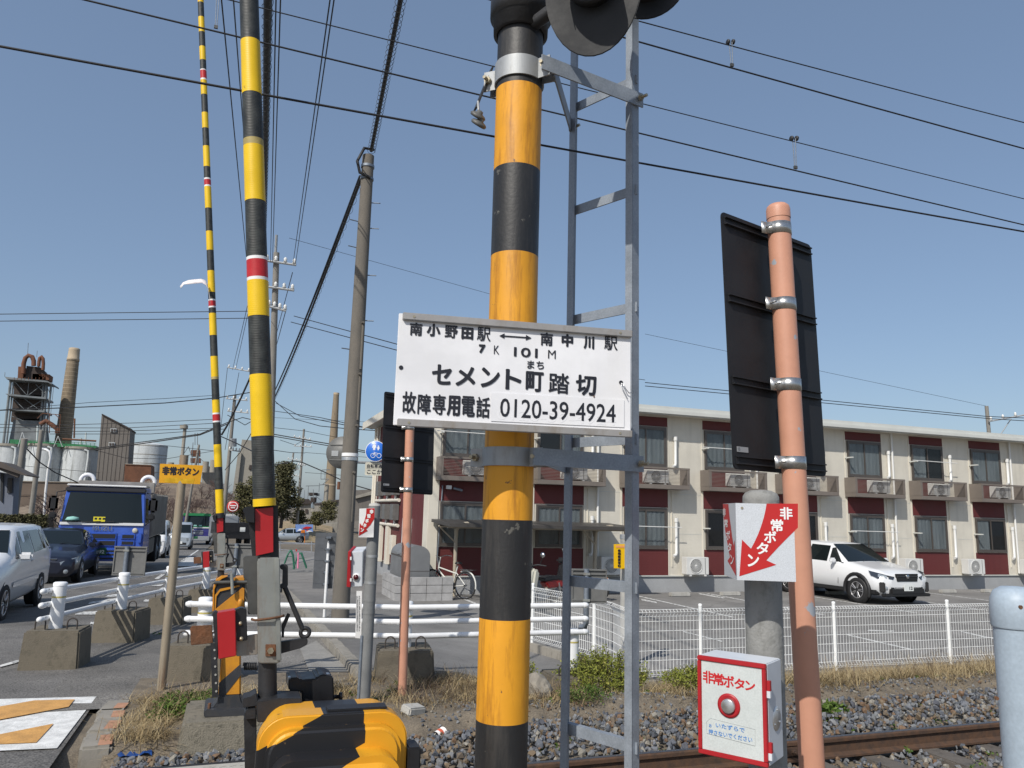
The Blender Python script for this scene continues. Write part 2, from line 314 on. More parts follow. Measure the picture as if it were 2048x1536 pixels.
# dirt bank beside the track
def ymax(x): return 6.44+.30*sm((x-.9)/2.2)
def hbank(x, y): return hz(x, y)+.012+.03*noise.noise(V(x*1.7, y*1.7, 3))-.17*sm((ymax(x)+.16-y)/.3)
bank = sheet('bank', 'dirt', -.72, 26, 5.95, 8.95, 0, .14, .12, hbank)
# kerb between footpath and driveway, in stones
kerb = MB().bb(1.37, 1.38, 8.3, 8.31, -.3, -.2).build('kerb', 'concrete', kind='structure')
y = 8.25
while y < 40:
    z = hz(1.43, y+.3); MB().box((1.43+.01*noise.noise(V(y, 0, 0)), y+.295, z+.0), (.14, .585, .2)).build('kerb_stone', 'concrete', kerb, .012); y += .6
mat('patch_concrete', (.26, .25, .23), .9, var=.18, vscale=3, fine=.2, fscale=90, bump=.3)
def patch(name, m, pts, off=.004, parent=None, kind=None):
    """flat piece on the ground given by photo points"""
    poly = []
    for px, py in pts:
        p = G(px, py, 0)
        for _ in range(8): p = G(px, py, hz(p.x, p.y))
        poly.append(V(p.x, p.y, hz(p.x, p.y)+off))
    mb = MB(); mb.add(poly, [tuple(range(len(poly)))]); o = mb.build(name, m, parent, kind=kind)
    return o
patch('path_repair', 'patch_concrete', [(600, 1298), (632, 1282), (712, 1350), (650, 1372), (622, 1352)], .004, kind='structure')
# crossing marking, orange bars on white
mat('marking_orange', (.56, .30, .09), .75, var=.16, vscale=7, fine=.15, fscale=90)
wm = patch('crossing_marking', 'road_paint', [(-40, 1398), (0, 1397), (193, 1392), (114, 1495), (0, 1500), (-40, 1501)], -.004, kind='structure')
S = 7.84
for pts in ([(-300, 624), (0, 570), (540, 475), (1172, 458), (1075, 575), (0, 775), (-300, 832)], [(-300, 1065), (0, 1005), (840, 838), (785, 900), (570, 1135), (0, 1160), (-300, 1170)]):
    patch('orange_bar', 'marking_orange', [(x/S, 1340+yy/S) for x, yy in pts], 0., wm)
# road markings
lm = MB().bb(-2.05, -1.9, 8.6, 8.62, -.02, -.015).build('road_marking', 'road_paint_worn', kind='structure')
def stripe(x0, x1, y0, y1, m='road_paint_worn', parent=lm, off=.0):
    k = max(1, round((y1-y0)/1.2)); mb = MB(); vs = []; fs = []
    for i in range(k+1):
        yy = y0+(y1-y0)*i/k
        vs += [V(x0, yy, hz(x0, yy)+off), V(x1, yy, hz(x1, yy)+off)]
    mb.add(vs, [(2*i, 2*i+1, 2*i+3, 2*i+2) for i in range(k)]); return mb.build('painted_line', m, parent)
for pts in ([(0, 1334), (0, 1330), (42, 1318), (46, 1322)], [(180, 1248), (182, 1243), (200, 1245), (198, 1250)], [(150, 1229), (150, 1224), (200, 1222), (198, 1229)],
            [(176, 1208), (180, 1204), (232, 1196), (235, 1200)], [(286, 1203), (290, 1199), (306, 1198), (304, 1203)], [(210, 1194), (216, 1190), (250, 1186), (246, 1192)], [(318, 1178), (324, 1175), (340, 1174), (338, 1178)],
            [(340, 1155), (350, 1153), (364, 1153), (360, 1156)], [(300, 1172), (310, 1170), (328, 1168), (322, 1172)]):
    patch('painted_line', 'road_paint_worn', pts, .0, lm)
yy = 1112
for a, b in ((374, 381), (371, 404), (366, 405), (362, 404), (359, 402), (355, 400), (352, 396), (350, 394)):     # zebra lines far up the road
    patch('painted_line', 'road_paint', [(a, yy+1.9), (a+3, yy), (b, yy), (b-3, yy+1.9)], .0, lm); yy += 2.55
stripe(-2.0, -1.88, 26, 60)
# parking bay lines
pl = MB().bb(9, 9.08, 10, 10.02, -.46, -.455).build('parking_marking', 'road_paint', kind='structure')
for x in (5.6, 8.1, 10.6, 13.1, 15.6+.3, 18.4, 20.9, 23.4, 25.9):
    stripe(x, x+.1, 14.9, 19.6, 'road_paint_worn', pl, .007)
for pts in ([(1283, 1198), (1283, 1201), (1315, 1207), (1312, 1204)], [(1395, 1188), (1400, 1187), (1450, 1196), (1446, 1197)], [(1365, 1264), (1368, 1263), (1447, 1283), (1443, 1284)],
            [(1690, 1270), (1694, 1269), (1830, 1300), (1824, 1301)], [(1735, 1262), (1737, 1260), (1790, 1262), (1788, 1264)], [(1920, 1264), (1924, 1263), (1992, 1278), (1990, 1280)]):
    patch('painted_line', 'road_paint_worn', pts, .006, pl)
# wheel stops along the wall
for i, x in enumerate((11.55, 13.2, 16.9, 18.6, 21.4, 23.2, 25.6)):
    o = MB().bb(x, x+.62, 18.95, 19.1, -.41, -.3).build('wheel_stop', 'concrete_pale', None, .02)
    tag(o, 'low concrete wheel stop in the parking lot, %s along the apartment wall' % ('leftmost', 'second from left', 'third from left', 'fourth from left', 'third from right', 'second from right', 'rightmost')[i], 'wheel stop', 'wheel stops along the apartment wall')
# ---- crossing panel with tread plate and its dark edge
stained('tread_plate', (.40, .385, .34), (.2, .18, .14), .7, 9, .6, 1., bump=.15)
MB().bb(-14, .34, 5.5, 5.98, -.2, -.008).build('crossing_panel', 'tread_plate', kind='structure')
MB().bb(-14, .34, 5.985, 6.04, -.2, -.012).build('panel_edge', 'black_iron', kind='structure')
mb = MB()
for i in range(46):
    for j in range(3):
        x = -1.2+i*.033; mb.box((x, 5.62+j*.12+.05*(i % 2), -.007), (.05, .008, .004), Matrix.Rotation(R(25 if i % 2 else -25), 3, 'Z'))
mb.build('tread_ribs', 'tread_plate', bpy.data.objects['crossing_panel'], kind='stuff')
# ---- rails
mat('rail_side', (.10, .052, .028), .8, col2=(.055, .034, .024), vscale=14, bump=.2, bscale=60)
mat('rail_head', (.16, .15, .15), .32, metal=.85, var=.2, vscale=8)
prof = [(-.0625, -.15), (.0625, -.15), (.0625, -.135), (.012, -.118), (.009, -.045), (.032, -.035), (.0325, -.012)]
prof += arc(.0195, -.013, .013, 0, R(90), 3)[1:]; prof += [(-x, zz) for x, zz in reversed(prof[2:])]
for k, yy in enumerate((5.42, 5.42-1.067-.065)):
    rl = MB().prism(prof, (-25, yy, 0), (0, 1, 0), (0, 0, 1), (1, 0, 0), 85).build('rail', 'rail_side', kind='structure')
    MB().bb(-25, 60, yy-.02, yy+.02, .0005, .0012).build('running_surface', 'rail_head', rl)
    # joint bar with bolts
    fp = MB().bb(4.05, 4.6, yy-.045, yy-.02, -.112, -.045); fp.build('joint_bar', 'rail_side', rl, .006)
    bolts(rl, 'rail_side', [((4.13+q*.13, yy-.045, -.08), (0, -1, 0)) for q in range(4)], .02, .018, .02, 'joint_bolt')
# ---- sleepers
stained('sleeper_wood', (.12, .105, .09), (.05, .045, .04), .9, 12, .8, 1, bump=.5)
x = .1; k = 0
while x < 14:
    o = MB().bb(x, x+.21, 3.7, 6.02, -.3, -.155+.006*math.sin(k*3)).build('sleeper', 'sleeper_wood', bpy.data.objects['rail'], .012); k += 1; x += .62
# ================================================================== FOREGROUND: SIGNAL POLE, NAME SIGN, LADDER
stained('pole_yellow', (.70, .315, .016), (.22, .075, .012), .55, 24, .9, .1, bump=.05)
stained('pole_black', (.018, .018, .019), (.06, .055, .05), .5, 14, .8, .12, bump=.08)
add_chips(MAT['pole_yellow'], (.10, .05, .03), 18, .665); add_chips(MAT['pole_black'], (.12, .115, .10), 16, .65)
mat('bolt_zinc', (.42, .37, .27), .45, metal=.7, var=.2, vscale=40)
pc = D(1016, 1000, 2.5); PXY = V(pc.x, pc.y, 0); PR = .0815
def polez(py): # height on the pole's near side seen at that photo row
    a, b = V(PXY.x, PXY.y, -.5)-_fh*PR, V(PXY.x, PXY.y, 5)-_fh*PR
    return a.lerp(b, along(a, b, py)).z
sp = thing('signal_pole', 'black and orange striped signal pole carrying the white crossing name sign', 'signal pole', (PXY.x, PXY.y, 0))
zz = [polez(q) for q in (160, 324, 500, 678, 862, 1040, 1242, 1452)]
cols = ['pole_black', 'pole_yellow', 'pole_black', 'pole_yellow', 'pole_yellow', 'pole_black', 'pole_yellow', 'pole_black']
edges = [polez(-260), polez(160), polez(324), polez(500), polez(860), polez(1040), polez(1242), polez(1452), -.3]
for i, m in enumerate(['pole_black', 'pole_yellow', 'pole_black', 'pole_yellow', 'pole_yellow', 'pole_black', 'pole_yellow', 'pole_black']):
    MB().cyl((PXY.x, PXY.y, edges[i+1]), (PXY.x, PXY.y, edges[i]), PR, n=48, caps=False).build('stripe_band', m, sp)
zc = polez(40)
MB().lathe([(PR+.004, -.012), (PR+.016, -.01), (PR+.018, .05), (PR+.03, .055), (PR+.03, .12), (PR+.012, .135), (PR+.012, .3)], (PXY.x, PXY.y, zc), n=40).build('collar', 'black_iron', sp)
def dirv(a): return V(math.sin(R(a)), math.cos(R(a)), 0)
# direction from pole to the ladder
LA = V(.97, .24, 0).normalized(); LB = V(LA.y, -LA.x, 0)
def band_clamp(parent, z, h, ang0, r=PR, m='galv', center=PXY, ear=.05, th=.006):
    """two half bands with bolted ears; ang0 = direction of the ears"""
    e = V(math.cos(ang0), math.sin(ang0), 0); f = V(-e.y, e.x, 0); mb = MB()
    for s in (1, -1):
        pts = [(e*math.cos(a)+f*(s*math.sin(a))) for a in [R(14+q*152/40) for q in range(41)]]
        vi = [center+p*(r+.001) for p in pts]; vo = [center+p*(r+.001+th) for p in pts]
        # ears
        e0 = center+e*(r+ear)+f*(s*.02); e1 = center+e*(r+ear)+f*(s*(.02+th)); g0 = center-e*(r+ear)+f*(s*.02); g1 = center-e*(r+ear)+f*(s*(.02+th))
        vi = [e0]+vi+[g0]; vo = [e1]+vo+[g1]; n = len(vi)
        vs = [V(p.x, p.y, z-h/2) for p in vi]+[V(p.x, p.y, z-h/2) for p in vo]+[V(p.x, p.y, z+h/2) for p in vi]+[V(p.x, p.y, z+h/2) for p in vo]
        fs = []
        for i in range(n-1):
            fs += [(n+i, n+i+1, 3*n+i+1, 3*n+i), (i+1, i, 2*n+i, 2*n+i+1), (2*n+i, 3*n+i, 3*n+i+1, 2*n+i+1), (i, i+1, n+i+1, n+i)]
        fs += [(0, n, 3*n, 2*n), (n-1, 2*n-1, 4*n-1, 3*n-1)]
        mb.add(vs, fs)
    o = mb.build('clamp_band', m, parent)
    for sgn in (1, -1):
        c = center+e*(sgn*(r+ear*.62)); c.z = z
        bolts(o, 'bolt_zinc', [(c+f*(.02+th), f), (c-f*(.02+th), -f)], .013, .012, .02, 'clamp_bolt')
    return o
zt, zb = polez(128), polez(912)
ea = R(-48)
band_clamp(sp, zt, .075, ea); band_clamp(sp, zb, .06, ea)
# insulator hanger on the left
MB().box(V(PXY.x-.105, PXY.y+.09, zt-.02), (.006, .045, .18), Matrix.Rotation(R(18), 3, 'Y')).build('hanger_arm', 'black_iron', sp)
mat('steel_ins', (.10, .10, .095), .5, var=.2, vscale=30)
ins = D(957, 236, 2.64)
for k, dz in enumerate((.012, -.016)):
    MB().lathe([(.002, -.012), (.026, -.011), (.029, -.004), (.024, .002), (.012, .006), (.01, .014), (.002, .016)], (ins.x+.004*k, ins.y, ins.z+dz), (.25, -.5, .6), n=20).build('insulator', 'steel_ins', sp)
MB().tube([ins+V(0, 0, .02), ins+V(-.004, 0, .06), V(PXY.x-.13, PXY.y+.09, zt-.095)], .004, 6).build('hanger_hook', 'galv', sp)
# ---- ladder
mat('ladder_galv', (.285, .318, .36), .55, metal=.3, var=.14, vscale=9, fine=.1, fscale=160, bump=.03)
lr = D(1270, 768, 2.7); ll = D(1140, 768, 2.92)
lad = thing('ladder', 'narrow galvanised ladder bolted to the striped signal pole', 'ladder', ((lr.x+ll.x)/2, (lr.y+ll.y)/2, 0))
lx = (V(lr.x, lr.y, 0)-V(ll.x, ll.y, 0)); lw = lx.length; lx.normalize(); ly = V(-lx.y, lx.x, 0)
ladM = Matrix((lx, ly, V(0, 0, 1))).transposed()
def angle_bar(p, m='ladder_galv'):
    return p
for p, w_ in ((lr, .038), (ll, .038)):
    mb = MB(); mb.box((p.x, p.y, 1.6), (.006, w_, 4.6), ladM)
    q = V(p.x, p.y, 0)+(lx*-.012 if p is lr else lx*.012)-ly*(w_/2); mb.box((q.x, q.y, 1.6), (.03, .005, 4.6), ladM)
    st = mb.build('stringer', 'ladder_galv', lad)
def zat(p, py):
    a, b = V(p.x, p.y, -.5), V(p.x, p.y, 5); return a.lerp(b, along(a, b, py)).z
for py in (172-12, 395-15, 622-8, 878, 1176, 1496, -60, 1800):
    z = zat(lr, py); c = (lr+ll)/2
    rg = MB().box((c.x, c.y, z), (lw+.02, .006, .036), ladM); rg.box((c.x+ly.x*.012, c.y+ly.y*.012, z+.015), (lw-.01, .024, .005), ladM)
    rg.build('rung', 'ladder_galv', lad)
# brackets from the pole clamps to the stringers
for z0, za, zb_ in ((zt, zat(lr, 222), zat(ll, 275)), (zb, zat(lr, 938), zat(ll, 935))):
    e = V(math.cos(ea), math.sin(ea), 0); cpt = PXY+e*(PR+.045); cpt.z = z0
    for p, zq, side in ((lr, za, -1), (ll, zb_, 1)):
        f = V(-e.y, e.x, 0); a = cpt+f*(.03*side); b = V(p.x, p.y, z0 if side < 0 else z0)+lx*(.012*-side)
        ax = (b-a); L_ = ax.length; ax.normalize(); up = V(0, 0, 1); sd_ = ax.cross(up).normalized(); up2 = sd_.cross(ax)
        M3 = Matrix((ax, sd_, up2)).transposed()
        MB().box((a+b)/2, (L_+.05, .006, .055), M3).build('bracket', 'ladder_galv', lad)
        bolts(lad, 'bolt_zinc', [(b-sd_*.01, -sd_ if side < 0 else sd_), (b+lx*.01, lx)], .012, .011, .022)
# ---- name sign
stained('sign_white', (.80, .80, .82), (.66, .64, .6), .38, 5, .3, .4, bump=.01)
TL = D(798, 626, 2.305); TR = G(1262, 663, TL.z); BL = V(TL.x, TL.y, 0); 
ex = (TR-TL); SW = ex.length; ex.normalize(); nrm = V(ex.y, -ex.x, 0)      # towards the camera
a, b = V(TL.x, TL.y, 0), V(TL.x, TL.y, 4); zbot = a.lerp(b, along(a, b, 850)).z; SH = TL.z-zbot; ez = V(0, 0, 1)
so = V(TL.x, TL.y, zbot)
def splane(px, py):   # photo pixel -> sign plane coordinates (u along, v up)
    r = ray(px, py); t = (so-CAM).dot(nrm)/r.dot(nrm); p = CAM+r*t; return (p-so).dot(ex), p.z-zbot
sg = thing('name_sign', 'white crossing name sign with black Japanese lettering and a phone number', 'sign', so+ex*(SW/2))
SM = Matrix((ex, nrm, ez)).transposed()
MB().box(so+ex*(SW/2)+ez*(SH/2)-nrm*.004, (SW, .006, SH), SM).build('panel', 'sign_white', sg, .0015)
stained('trim_alu', (.40, .38, .36), (.26, .2, .13), .45, 12, .6, .5, metal=.5, bump=.05)
for v in (SH-.010, .008):
    o = MB().box(so+ex*(SW/2+.006)+ez*v+nrm*.005, (SW-.01, .014, .022), SM).build('trim_rail', 'trim_alu', sg, .002)
    for u in (.045, SW-.04): MB().cyl(so+ex*u+ez*v+nrm*.012, so+ex*u+ez*v+nrm*.0135, .004, n=10).build('rivet', 'bolt_zinc', o)
for px, py in ((802, 735), (1242, 765)):
    u, v = splane(px, py); MB().cyl(so+ex*u+ez*v-nrm*.0009, so+ex*u+ez*v+nrm*.0006, .0065, n=16).build('mounting_hole', 'ink', sg)
u, v = splane(1242, 766); q = so+ex*u+ez*v
MB().tube([q+nrm*.001, q+nrm*.012-ez*.006+ex*.004, q+nrm*.014-ez*.02+ex*.01, q+nrm*.008-ez*.032+ex*.024, q+nrm*.004-ez*.028+ex*.036], .0016, 6).build('wire_hook', 'galv_bright', sg)
MB().tube([q+nrm*.001, q+nrm*.010-ez*.012-ex*.002, q+nrm*.009-ez*.03+ex*.008, q+nrm*.006-ez*.05+ex*.02], .0012, 6).build('wire_hook', 'galv_bright', sg)
SS = 2048/560
def sgt(parts, name='lettering', m='ink', d=.0008):
    """each entry: key and its rectangle in the enlarged sign picture (left-bottom, right-bottom follow the sign's own slope)"""
    for key, bold, x0, y0, x1, y1 in parts:
        # rectangle through its centre column: left edge at x0, right edge at x1; top y0 and bottom y1 measured at the glyph centre
        xc = (x0+x1)/2
        ul, _ = splane(740+x0/SS, 580+(y0+y1)/2/SS); ur, _ = splane(740+x1/SS, 580+(y0+y1)/2/SS)
        _, vt = splane(740+xc/SS, 580+y0/SS); _, vb = splane(740+xc/SS, 580+y1/SS)
        MB().text(key, so+nrm*d, ex, ez, ul, vb, ur-ul, vt-vb, bold).build('character' if len(key) == 1 else 'lettering', m, sg)
sgt([('南', .0012, 290, 238, 384, 334), ('小', .0022, 414, 246, 516, 340), ('野', .0012, 546, 258, 642, 352), ('田', .0022, 668, 274, 756, 362), ('駅', .0006, 782, 272, 882, 374),
     ('南', .0012, 1246, 312, 1338, 408), ('中', .0022, 1400, 322, 1486, 416), ('川', .0022, 1562, 338, 1640, 432), ('駅', .0006, 1712, 340, 1810, 440)], 'station_lettering')
sgt([('7', .0022, 795, 398, 845, 462), ('K', 0, 906, 406, 946, 470), ('101', .0010, 1052, 422, 1226, 492), ('M', 0, 1302, 440, 1358, 502), ('まち', .0005, 1150, 518, 1272, 578)], 'distance_lettering')
sgt([('セ', .0022, 452, 545, 598, 692), ('メ', .0022, 626, 560, 772, 704), ('ン', .0022, 810, 568, 950, 714), ('ト', .0022, 990, 580, 1108, 730), ('町', .0022, 1138, 596, 1270, 744), ('踏', .0012, 1306, 608, 1458, 758), ('切', .0022, 1504, 622, 1656, 772)], 'name_lettering')
sgt([('故', .0012, 236, 742, 336, 902), ('障', .0012, 348, 760, 446, 910), ('専', .0012, 458, 764, 554, 914), ('用', .0022, 562, 772, 660, 922), ('電', .0012, 668, 776, 768, 928), ('話', .0012, 776, 782, 878, 936)], 'telephone_lettering')
# arrow between the stations
mb = MB(); pts = [(945, 335), (985, 317), (983, 332), (1140, 343), (1140, 328), (1182, 352), (1138, 368), (1140, 353), (983, 342), (983, 356)]
uv = [splane(740+x/SS, 580+y_/SS) for x, y_ in pts]; mb.flat(uv, so+nrm*.0008, ex, ez); mb.build('arrow', 'ink', sg)
# pasted number strip with the old number embossed under it
uv = [splane(740+x/SS, 580+y_/SS) for x, y_ in ((884, 750), (1858, 805), (1858, 1005), (884, 958))]
mb = MB(); mb.prism(uv, so+nrm*.0003, ex, ez, nrm, .0012); strip = mb.build('number_strip', 'sign_white', sg)
sgt([('0120-39-4924', .0006, 950, 815, 1795, 950)], 'number_lettering', d=.0024)
mat('emboss', (.78, .78, .8), .4)
u0, v0 = splane(740+925/SS, 580+990/SS); u1, v1 = splane(740+1800/SS, 580+870/SS)
mb = MB(); _, vb_ = splane(740+884/SS, 580+958/SS); _, vc_ = splane(740+1858/SS, 580+1005/SS); mb.text('0120-39-4924', so+nrm*.0019, ex, ez, u0, max(vb_, vc_)+.004, u1-u0, .03); mb.build('old_number_relief', 'emboss', sg)
# drip of rust
u, v = splane(740+1638/SS, 580+780/SS); mb = MB(); mb.flat([(u-.0025, v+.003), (u-.002, v-.003), (u+.001, v-.004), (u+.0025, v), (u+.001, v+.004)], so+nrm*.0016, ex, ez); mb.build('rust_drip', 'rust', sg)
# standoff blocks behind the sign
MB().box(V(PXY.x, PXY.y, zbot+SH*.5)+nrm*(PR+.012)-V(0, 0, 0), (.05, .035, SH*.8), SM).build('standoff', 'galv_dull', sg)
# ---- flashing lamp heads at the top of the picture
mat('lamp_black', (.014, .015, .017), .65, var=.3, vscale=9, bump=.05)
def lamp(c, fwd, r, label, hood=True, tall=1.12):
    c, fwd = Vector(c), Vector(fwd).normalized(); t = thing('warning_lamp', label, 'signal lamp', c, 0, 'round warning lamps on the signal pole')
    sdx = fwd.cross(V(0, 0, 1)).normalized(); up = sdx.cross(fwd)
    MB().lathe([(.001, -.14), (r*.55, -.14), (r*.62, -.05), (r*.64, .0)], c, fwd, 32).build('housing', 'lamp_black', t)
    poly = [(r*math.cos(R(q*10)), r*tall*math.sin(R(q*10))) for q in range(36)]
    MB().prism(poly, c, sdx, up, fwd, .006).build('back_plate', 'lamp_black', t, .002)
    MB().lathe([(r*.46, .006), (r*.50, .006), (r*.52, .05), (r*.48, .05), (r*.46, .006)], c, fwd, 32).build('rim', 'lamp_black', t)
    MB().lathe([(.0005, .045), (r*.25, .04), (r*.4, .026), (r*.46, .012)], c, fwd, 32).build('lens', 'lens_red', t)
    if hood:
        mb = MB(); vs = []; n = 20
        for k in range(n+1):
            a = R(-20+220*k/n); L_ = .05+.15*math.sin(max(0, min(math.pi, a))) if 0 < a < math.pi else .05
            for rr in (r*.52, r*.535): vs += [c+sdx*(rr*math.cos(a))+up*(rr*math.sin(a))+fwd*.05, c+sdx*(rr*math.cos(a))+up*(rr*math.sin(a))+fwd*(.05+L_)]
        fs = []
        for k in range(n): q = 4*k; fs += [(q, q+4, q+5, q+1), (q+2, q+3, q+7, q+6), (q+1, q+5, q+7, q+3)]
        mb.add(vs, fs, True); mb.build('hood', 'lamp_black', t)
    return t
lc = D(1186, -30, 2.42); lamp(lc, (CAM-lc).normalized()*1+V(-.2, 0, .5), .155, 'dark oval warning lamp with dull red lens facing the camera', True, 1.5)
l2 = D(1296, -38, 2.7); lamp(l2, V(.55, .8, -.05), .135, 'dark round warning lamp seen from behind, facing away over the track', True)
MB().tube([V(PXY.x, PXY.y, lc.z+.06), V(lc.x, lc.y, lc.z+.06)+V(.0, .12, 0), V(l2.x, l2.y, l2.z+.12)], .024, 10).build('lamp_arm', 'black_iron', sp)
# ================================================================== BARRIERS
Z = V(0, 0, 1)
def plane_px(o, n):
    def f(px, py):
        r = ray(px, py); return CAM+r*((o-CAM).dot(n)/r.dot(n))
    return f
YA = 2.40
def ny(px, py, dy=0.): return PY(px, py, YA+dy)
def quadprism(mb, pts, dy, th, Y=YA):
    """photo polygon standing in the plane Y=const, with thickness th away from the camera"""
    P = [PY(x, y, Y+dy) for x, y in pts]; n = len(P)
    return mb.add(P+[p+V(0, th, 0) for p in P], [tuple(range(n-1, -1, -1)), tuple(range(n, 2*n))]+[(i, (i+1) % n, n+(i+1) % n, n+i) for i in range(n)])
def arm(root, A0, A1, seq, w0, w1, n=28):
    for y0, y1, m in seq:
        a, b = A0.lerp(A1, along(A0, A1, y0)), A0.lerp(A1, along(A0, A1, y1))
        ra, rb = [(w1+(w0-w1)*yy/1000)/2*proj(p)[2]/FPX for yy, p in ((y0, a), (y1, b))]
        if m == 'black_mesh_wrap': ra *= .985; rb *= .985
        MB().cyl(b, a, rb, ra, n=n, caps=True).build('stripe_band', m, root)
bn = ny(530, 1330); near = thing('barrier_gate', 'raised yellow and black barrier arm nearest the camera with red reflectors and linkage', 'barrier', (bn.x, YA, 0), 0, 'crossing barriers')
Yl, Bk, Wh, Rd, Jt = 'yellow_arm', 'black_mesh_wrap', 'white_paint', 'arm_red', 'joint_tape'
mat('joint_tape', (.42, .33, .12), .6, var=.2, vscale=20)
arm(near, ny(529, 1012), ny(494.5, -120), [(-118, 84, Bk), (84, 190, Yl), (190, 281, Bk), (281, 294, Jt), (294, 404, Yl), (404, 516, Bk), (516, 522, Wh), (522, 557, Rd), (557, 563, Wh), (563, 634, Yl), (634, 750, Bk), (750, 873, Yl), (873, 997, Bk), (997, 1012, Yl)], 44, 37)
mat('steel_weathered', (.27, .28, .265), .5, metal=.55, col2=(.40, .41, .37), vscale=5, bump=.04)
stained('steel_rusty', (.30, .31, .29), (.20, .09, .035), .5, 11, .75, .25, metal=.5, bump=.05)
mat('steel_dark', (.10, .10, .095), .55, metal=.5, var=.25, vscale=9, bump=.05)
mat('reflector_red', (.40, .016, .02), .35, var=.1, vscale=3, fine=.12, fscale=500)
H = []
def hw(name, m, pts, dy, th, bevel=.001):
    mb = MB(); quadprism(mb, pts, dy, th); o = mb.build(name, m, near, bevel); H.append(o); return o
hw('backing_plate', 'black_iron', [(494, 1014), (556, 1011), (558, 1117), (505, 1117)], .004, .02)
hw('side_block', 'black_plastic', [(486, 1018), (494, 1014), (509, 1014), (509, 1046), (494, 1044)], -.03, .034)
hw('red_plate', 'reflector_red', [(509.5, 1018), (546.5, 1014.5), (547, 1104), (512, 1112)], -.012, .008)
hw('arm_core', 'black_iron', [(512, 1008), (547, 1008), (549, 1118), (514, 1118)], .026, .03)
hw('rear_plate', 'steel_dark', [(486.5, 1116), (490, 1112.5), (541, 1111), (541, 1229), (496, 1229), (494, 1160), (487, 1156)], .0, .03)
hw('channel', 'steel_rusty', [(514.5, 1122), (519, 1116), (559, 1115), (562.5, 1322), (558, 1327), (521, 1327.5), (515.5, 1322)], -.028, .022, .003)
hw('channel_flange', 'steel_weathered', [(549, 1116), (559.5, 1116), (563, 1322), (553, 1322)], -.036, .009, .002)
hw('washer_plate', 'rust', [(531, 1289), (552, 1289), (552, 1313), (531, 1313)], -.032, .005)
c_ = ny(541, 1301, -.034); mb = MB(); bolt(mb, c_, (0, -1, 0), .009, .008); o = mb.build('bolt', 'bolt_zinc', near); H.append(o)
mb = MB(); mb.tube([ny(504, 1238, .03), ny(504, 1239, -.02), ny(511, 1240.5, -.037), ny(540, 1237, -.04), ny(563, 1233, -.037), ny(567, 1231, -.02), ny(567, 1231, .03)], .0035, 8); o = mb.build('u_bolt', 'rust', near); H.append(o)
# side reflector box
hw('side_reflector', 'reflector_red', [(434, 1226), (471, 1220), (473, 1312), (437, 1319)], -.05, .05, .002)
hw('reflector_shell', 'black_iron', [(425, 1226), (432, 1223), (438, 1230), (436, 1319.5), (432, 1316)], -.044, .045, .002)
hw('reflector_mount', 'black_plastic', [(468, 1221), (482, 1215.5), (493, 1219), (495, 1281), (474, 1283)], -.035, .04, .002)
for px, py in ((480.5, 1247), (482.5, 1277.5)):
    mb = MB(); mb.lathe([(.0005, .006), (.004, .005), (.006, 0)], ny(px, py, -.036), (0, -1, 0), 12); o = mb.build('rivet', 'bolt_zinc', near); H.append(o)
hw('mount_bracket', 'steel_rusty', [(473, 1281), (495, 1272), (515, 1268), (515, 1309), (473, 1313)], -.012, .012)
hw('brown_tab', 'rust', [(380, 1257), (384, 1252), (424, 1250), (426, 1286), (382, 1291)], .03, .006)
# connecting rod, clevis, crank lever
hw('clevis', 'black_iron', [(560, 1132), (564, 1129), (573, 1129), (576, 1132), (576, 1171), (572, 1176), (560, 1176), (560, 1170), (565, 1168), (566, 1140), (561, 1138)], -.012, .02)
mb = MB(); mb.tube([ny(566, 1166), ny(584, 1208), ny(605, 1258)], .0075, 10); o = mb.build('push_rod', 'black_iron', near); H.append(o)
e_ = ny(610, 1265); mb = MB(); mb.tube([e_+V(math.cos(q)*.0125, 0, math.sin(q)*.0125) for q in [R(20*k) for k in range(18)]], .006, 8, True); o = mb.build('rod_eye', 'black_iron', near); H.append(o)
hw('crank_lever', 'black_iron', [(560, 1284), (606, 1277), (613, 1276), (615.5, 1280), (615, 1289), (600, 1297), (560, 1308)], -.008, .018, .002)
hw('tie_strap', 'black_iron', [(563, 1250), (575, 1226), (581, 1229), (569, 1258), (568, 1275), (563, 1275)], .004, .004)
pb = MB(); a, b = ny(535, 1322, .012), ny(535, 1405, .012); pb.cyl(b, a, .0265, .0255, n=24); o = pb.build('pivot_post', 'black_iron', near); H.append(o)
HW_SHARED = list(H)
# ---- near machine: clamp, motor box, post and hooped case
def nm(name, m, pts, dy, th, bevel=.002):
    mb = MB(); quadprism(mb, pts, dy, th); return mb.build(name, m, near, bevel)
nm('clamp_block', 'black_iron', [(514, 1404), (556, 1397), (603, 1397), (603, 1445), (514, 1445)], -.05, .1)
nm('clamp_jaw', 'black_iron', [(486, 1397), (500, 1394), (513, 1386), (516, 1400), (516, 1412), (486, 1416)], -.03, .07)
nm('clamp_jaw', 'black_iron', [(489, 1425), (494, 1420), (512, 1418), (512, 1438), (490, 1440)], -.04, .05)
nm('support_post', 'black_iron', [(488, 1436), (513, 1436), (514, 1800), (495, 1800)], -.02, .06)
nm('motor_box', 'black_plastic', [(577, 1362), (580, 1356), (594, 1355), (602, 1360), (634, 1357), (637, 1351), (648, 1349), (667, 1354), (669, 1416), (605, 1421), (603, 1384), (577, 1382)], .06, .12, .004)
for px, py in ((585, 1357), (650, 1351)):
    c = ny(px, py, .09); MB().cyl(c-V(0, 0, .01), c+V(0, 0, .006), .014, n=20).build('lid_screw', 'galv_bright', near)
a, b = ny(667, 1394, .1), ny(680, 1393, .1); MB().lathe([(.006, 0), (.006, .016), (.012, .017), (.012, .026), (.001, .027)], a, b-a, 14).build('cable_plug', 'black_plastic', near)
mb = MB(); c = ny(510, 1500, .05)
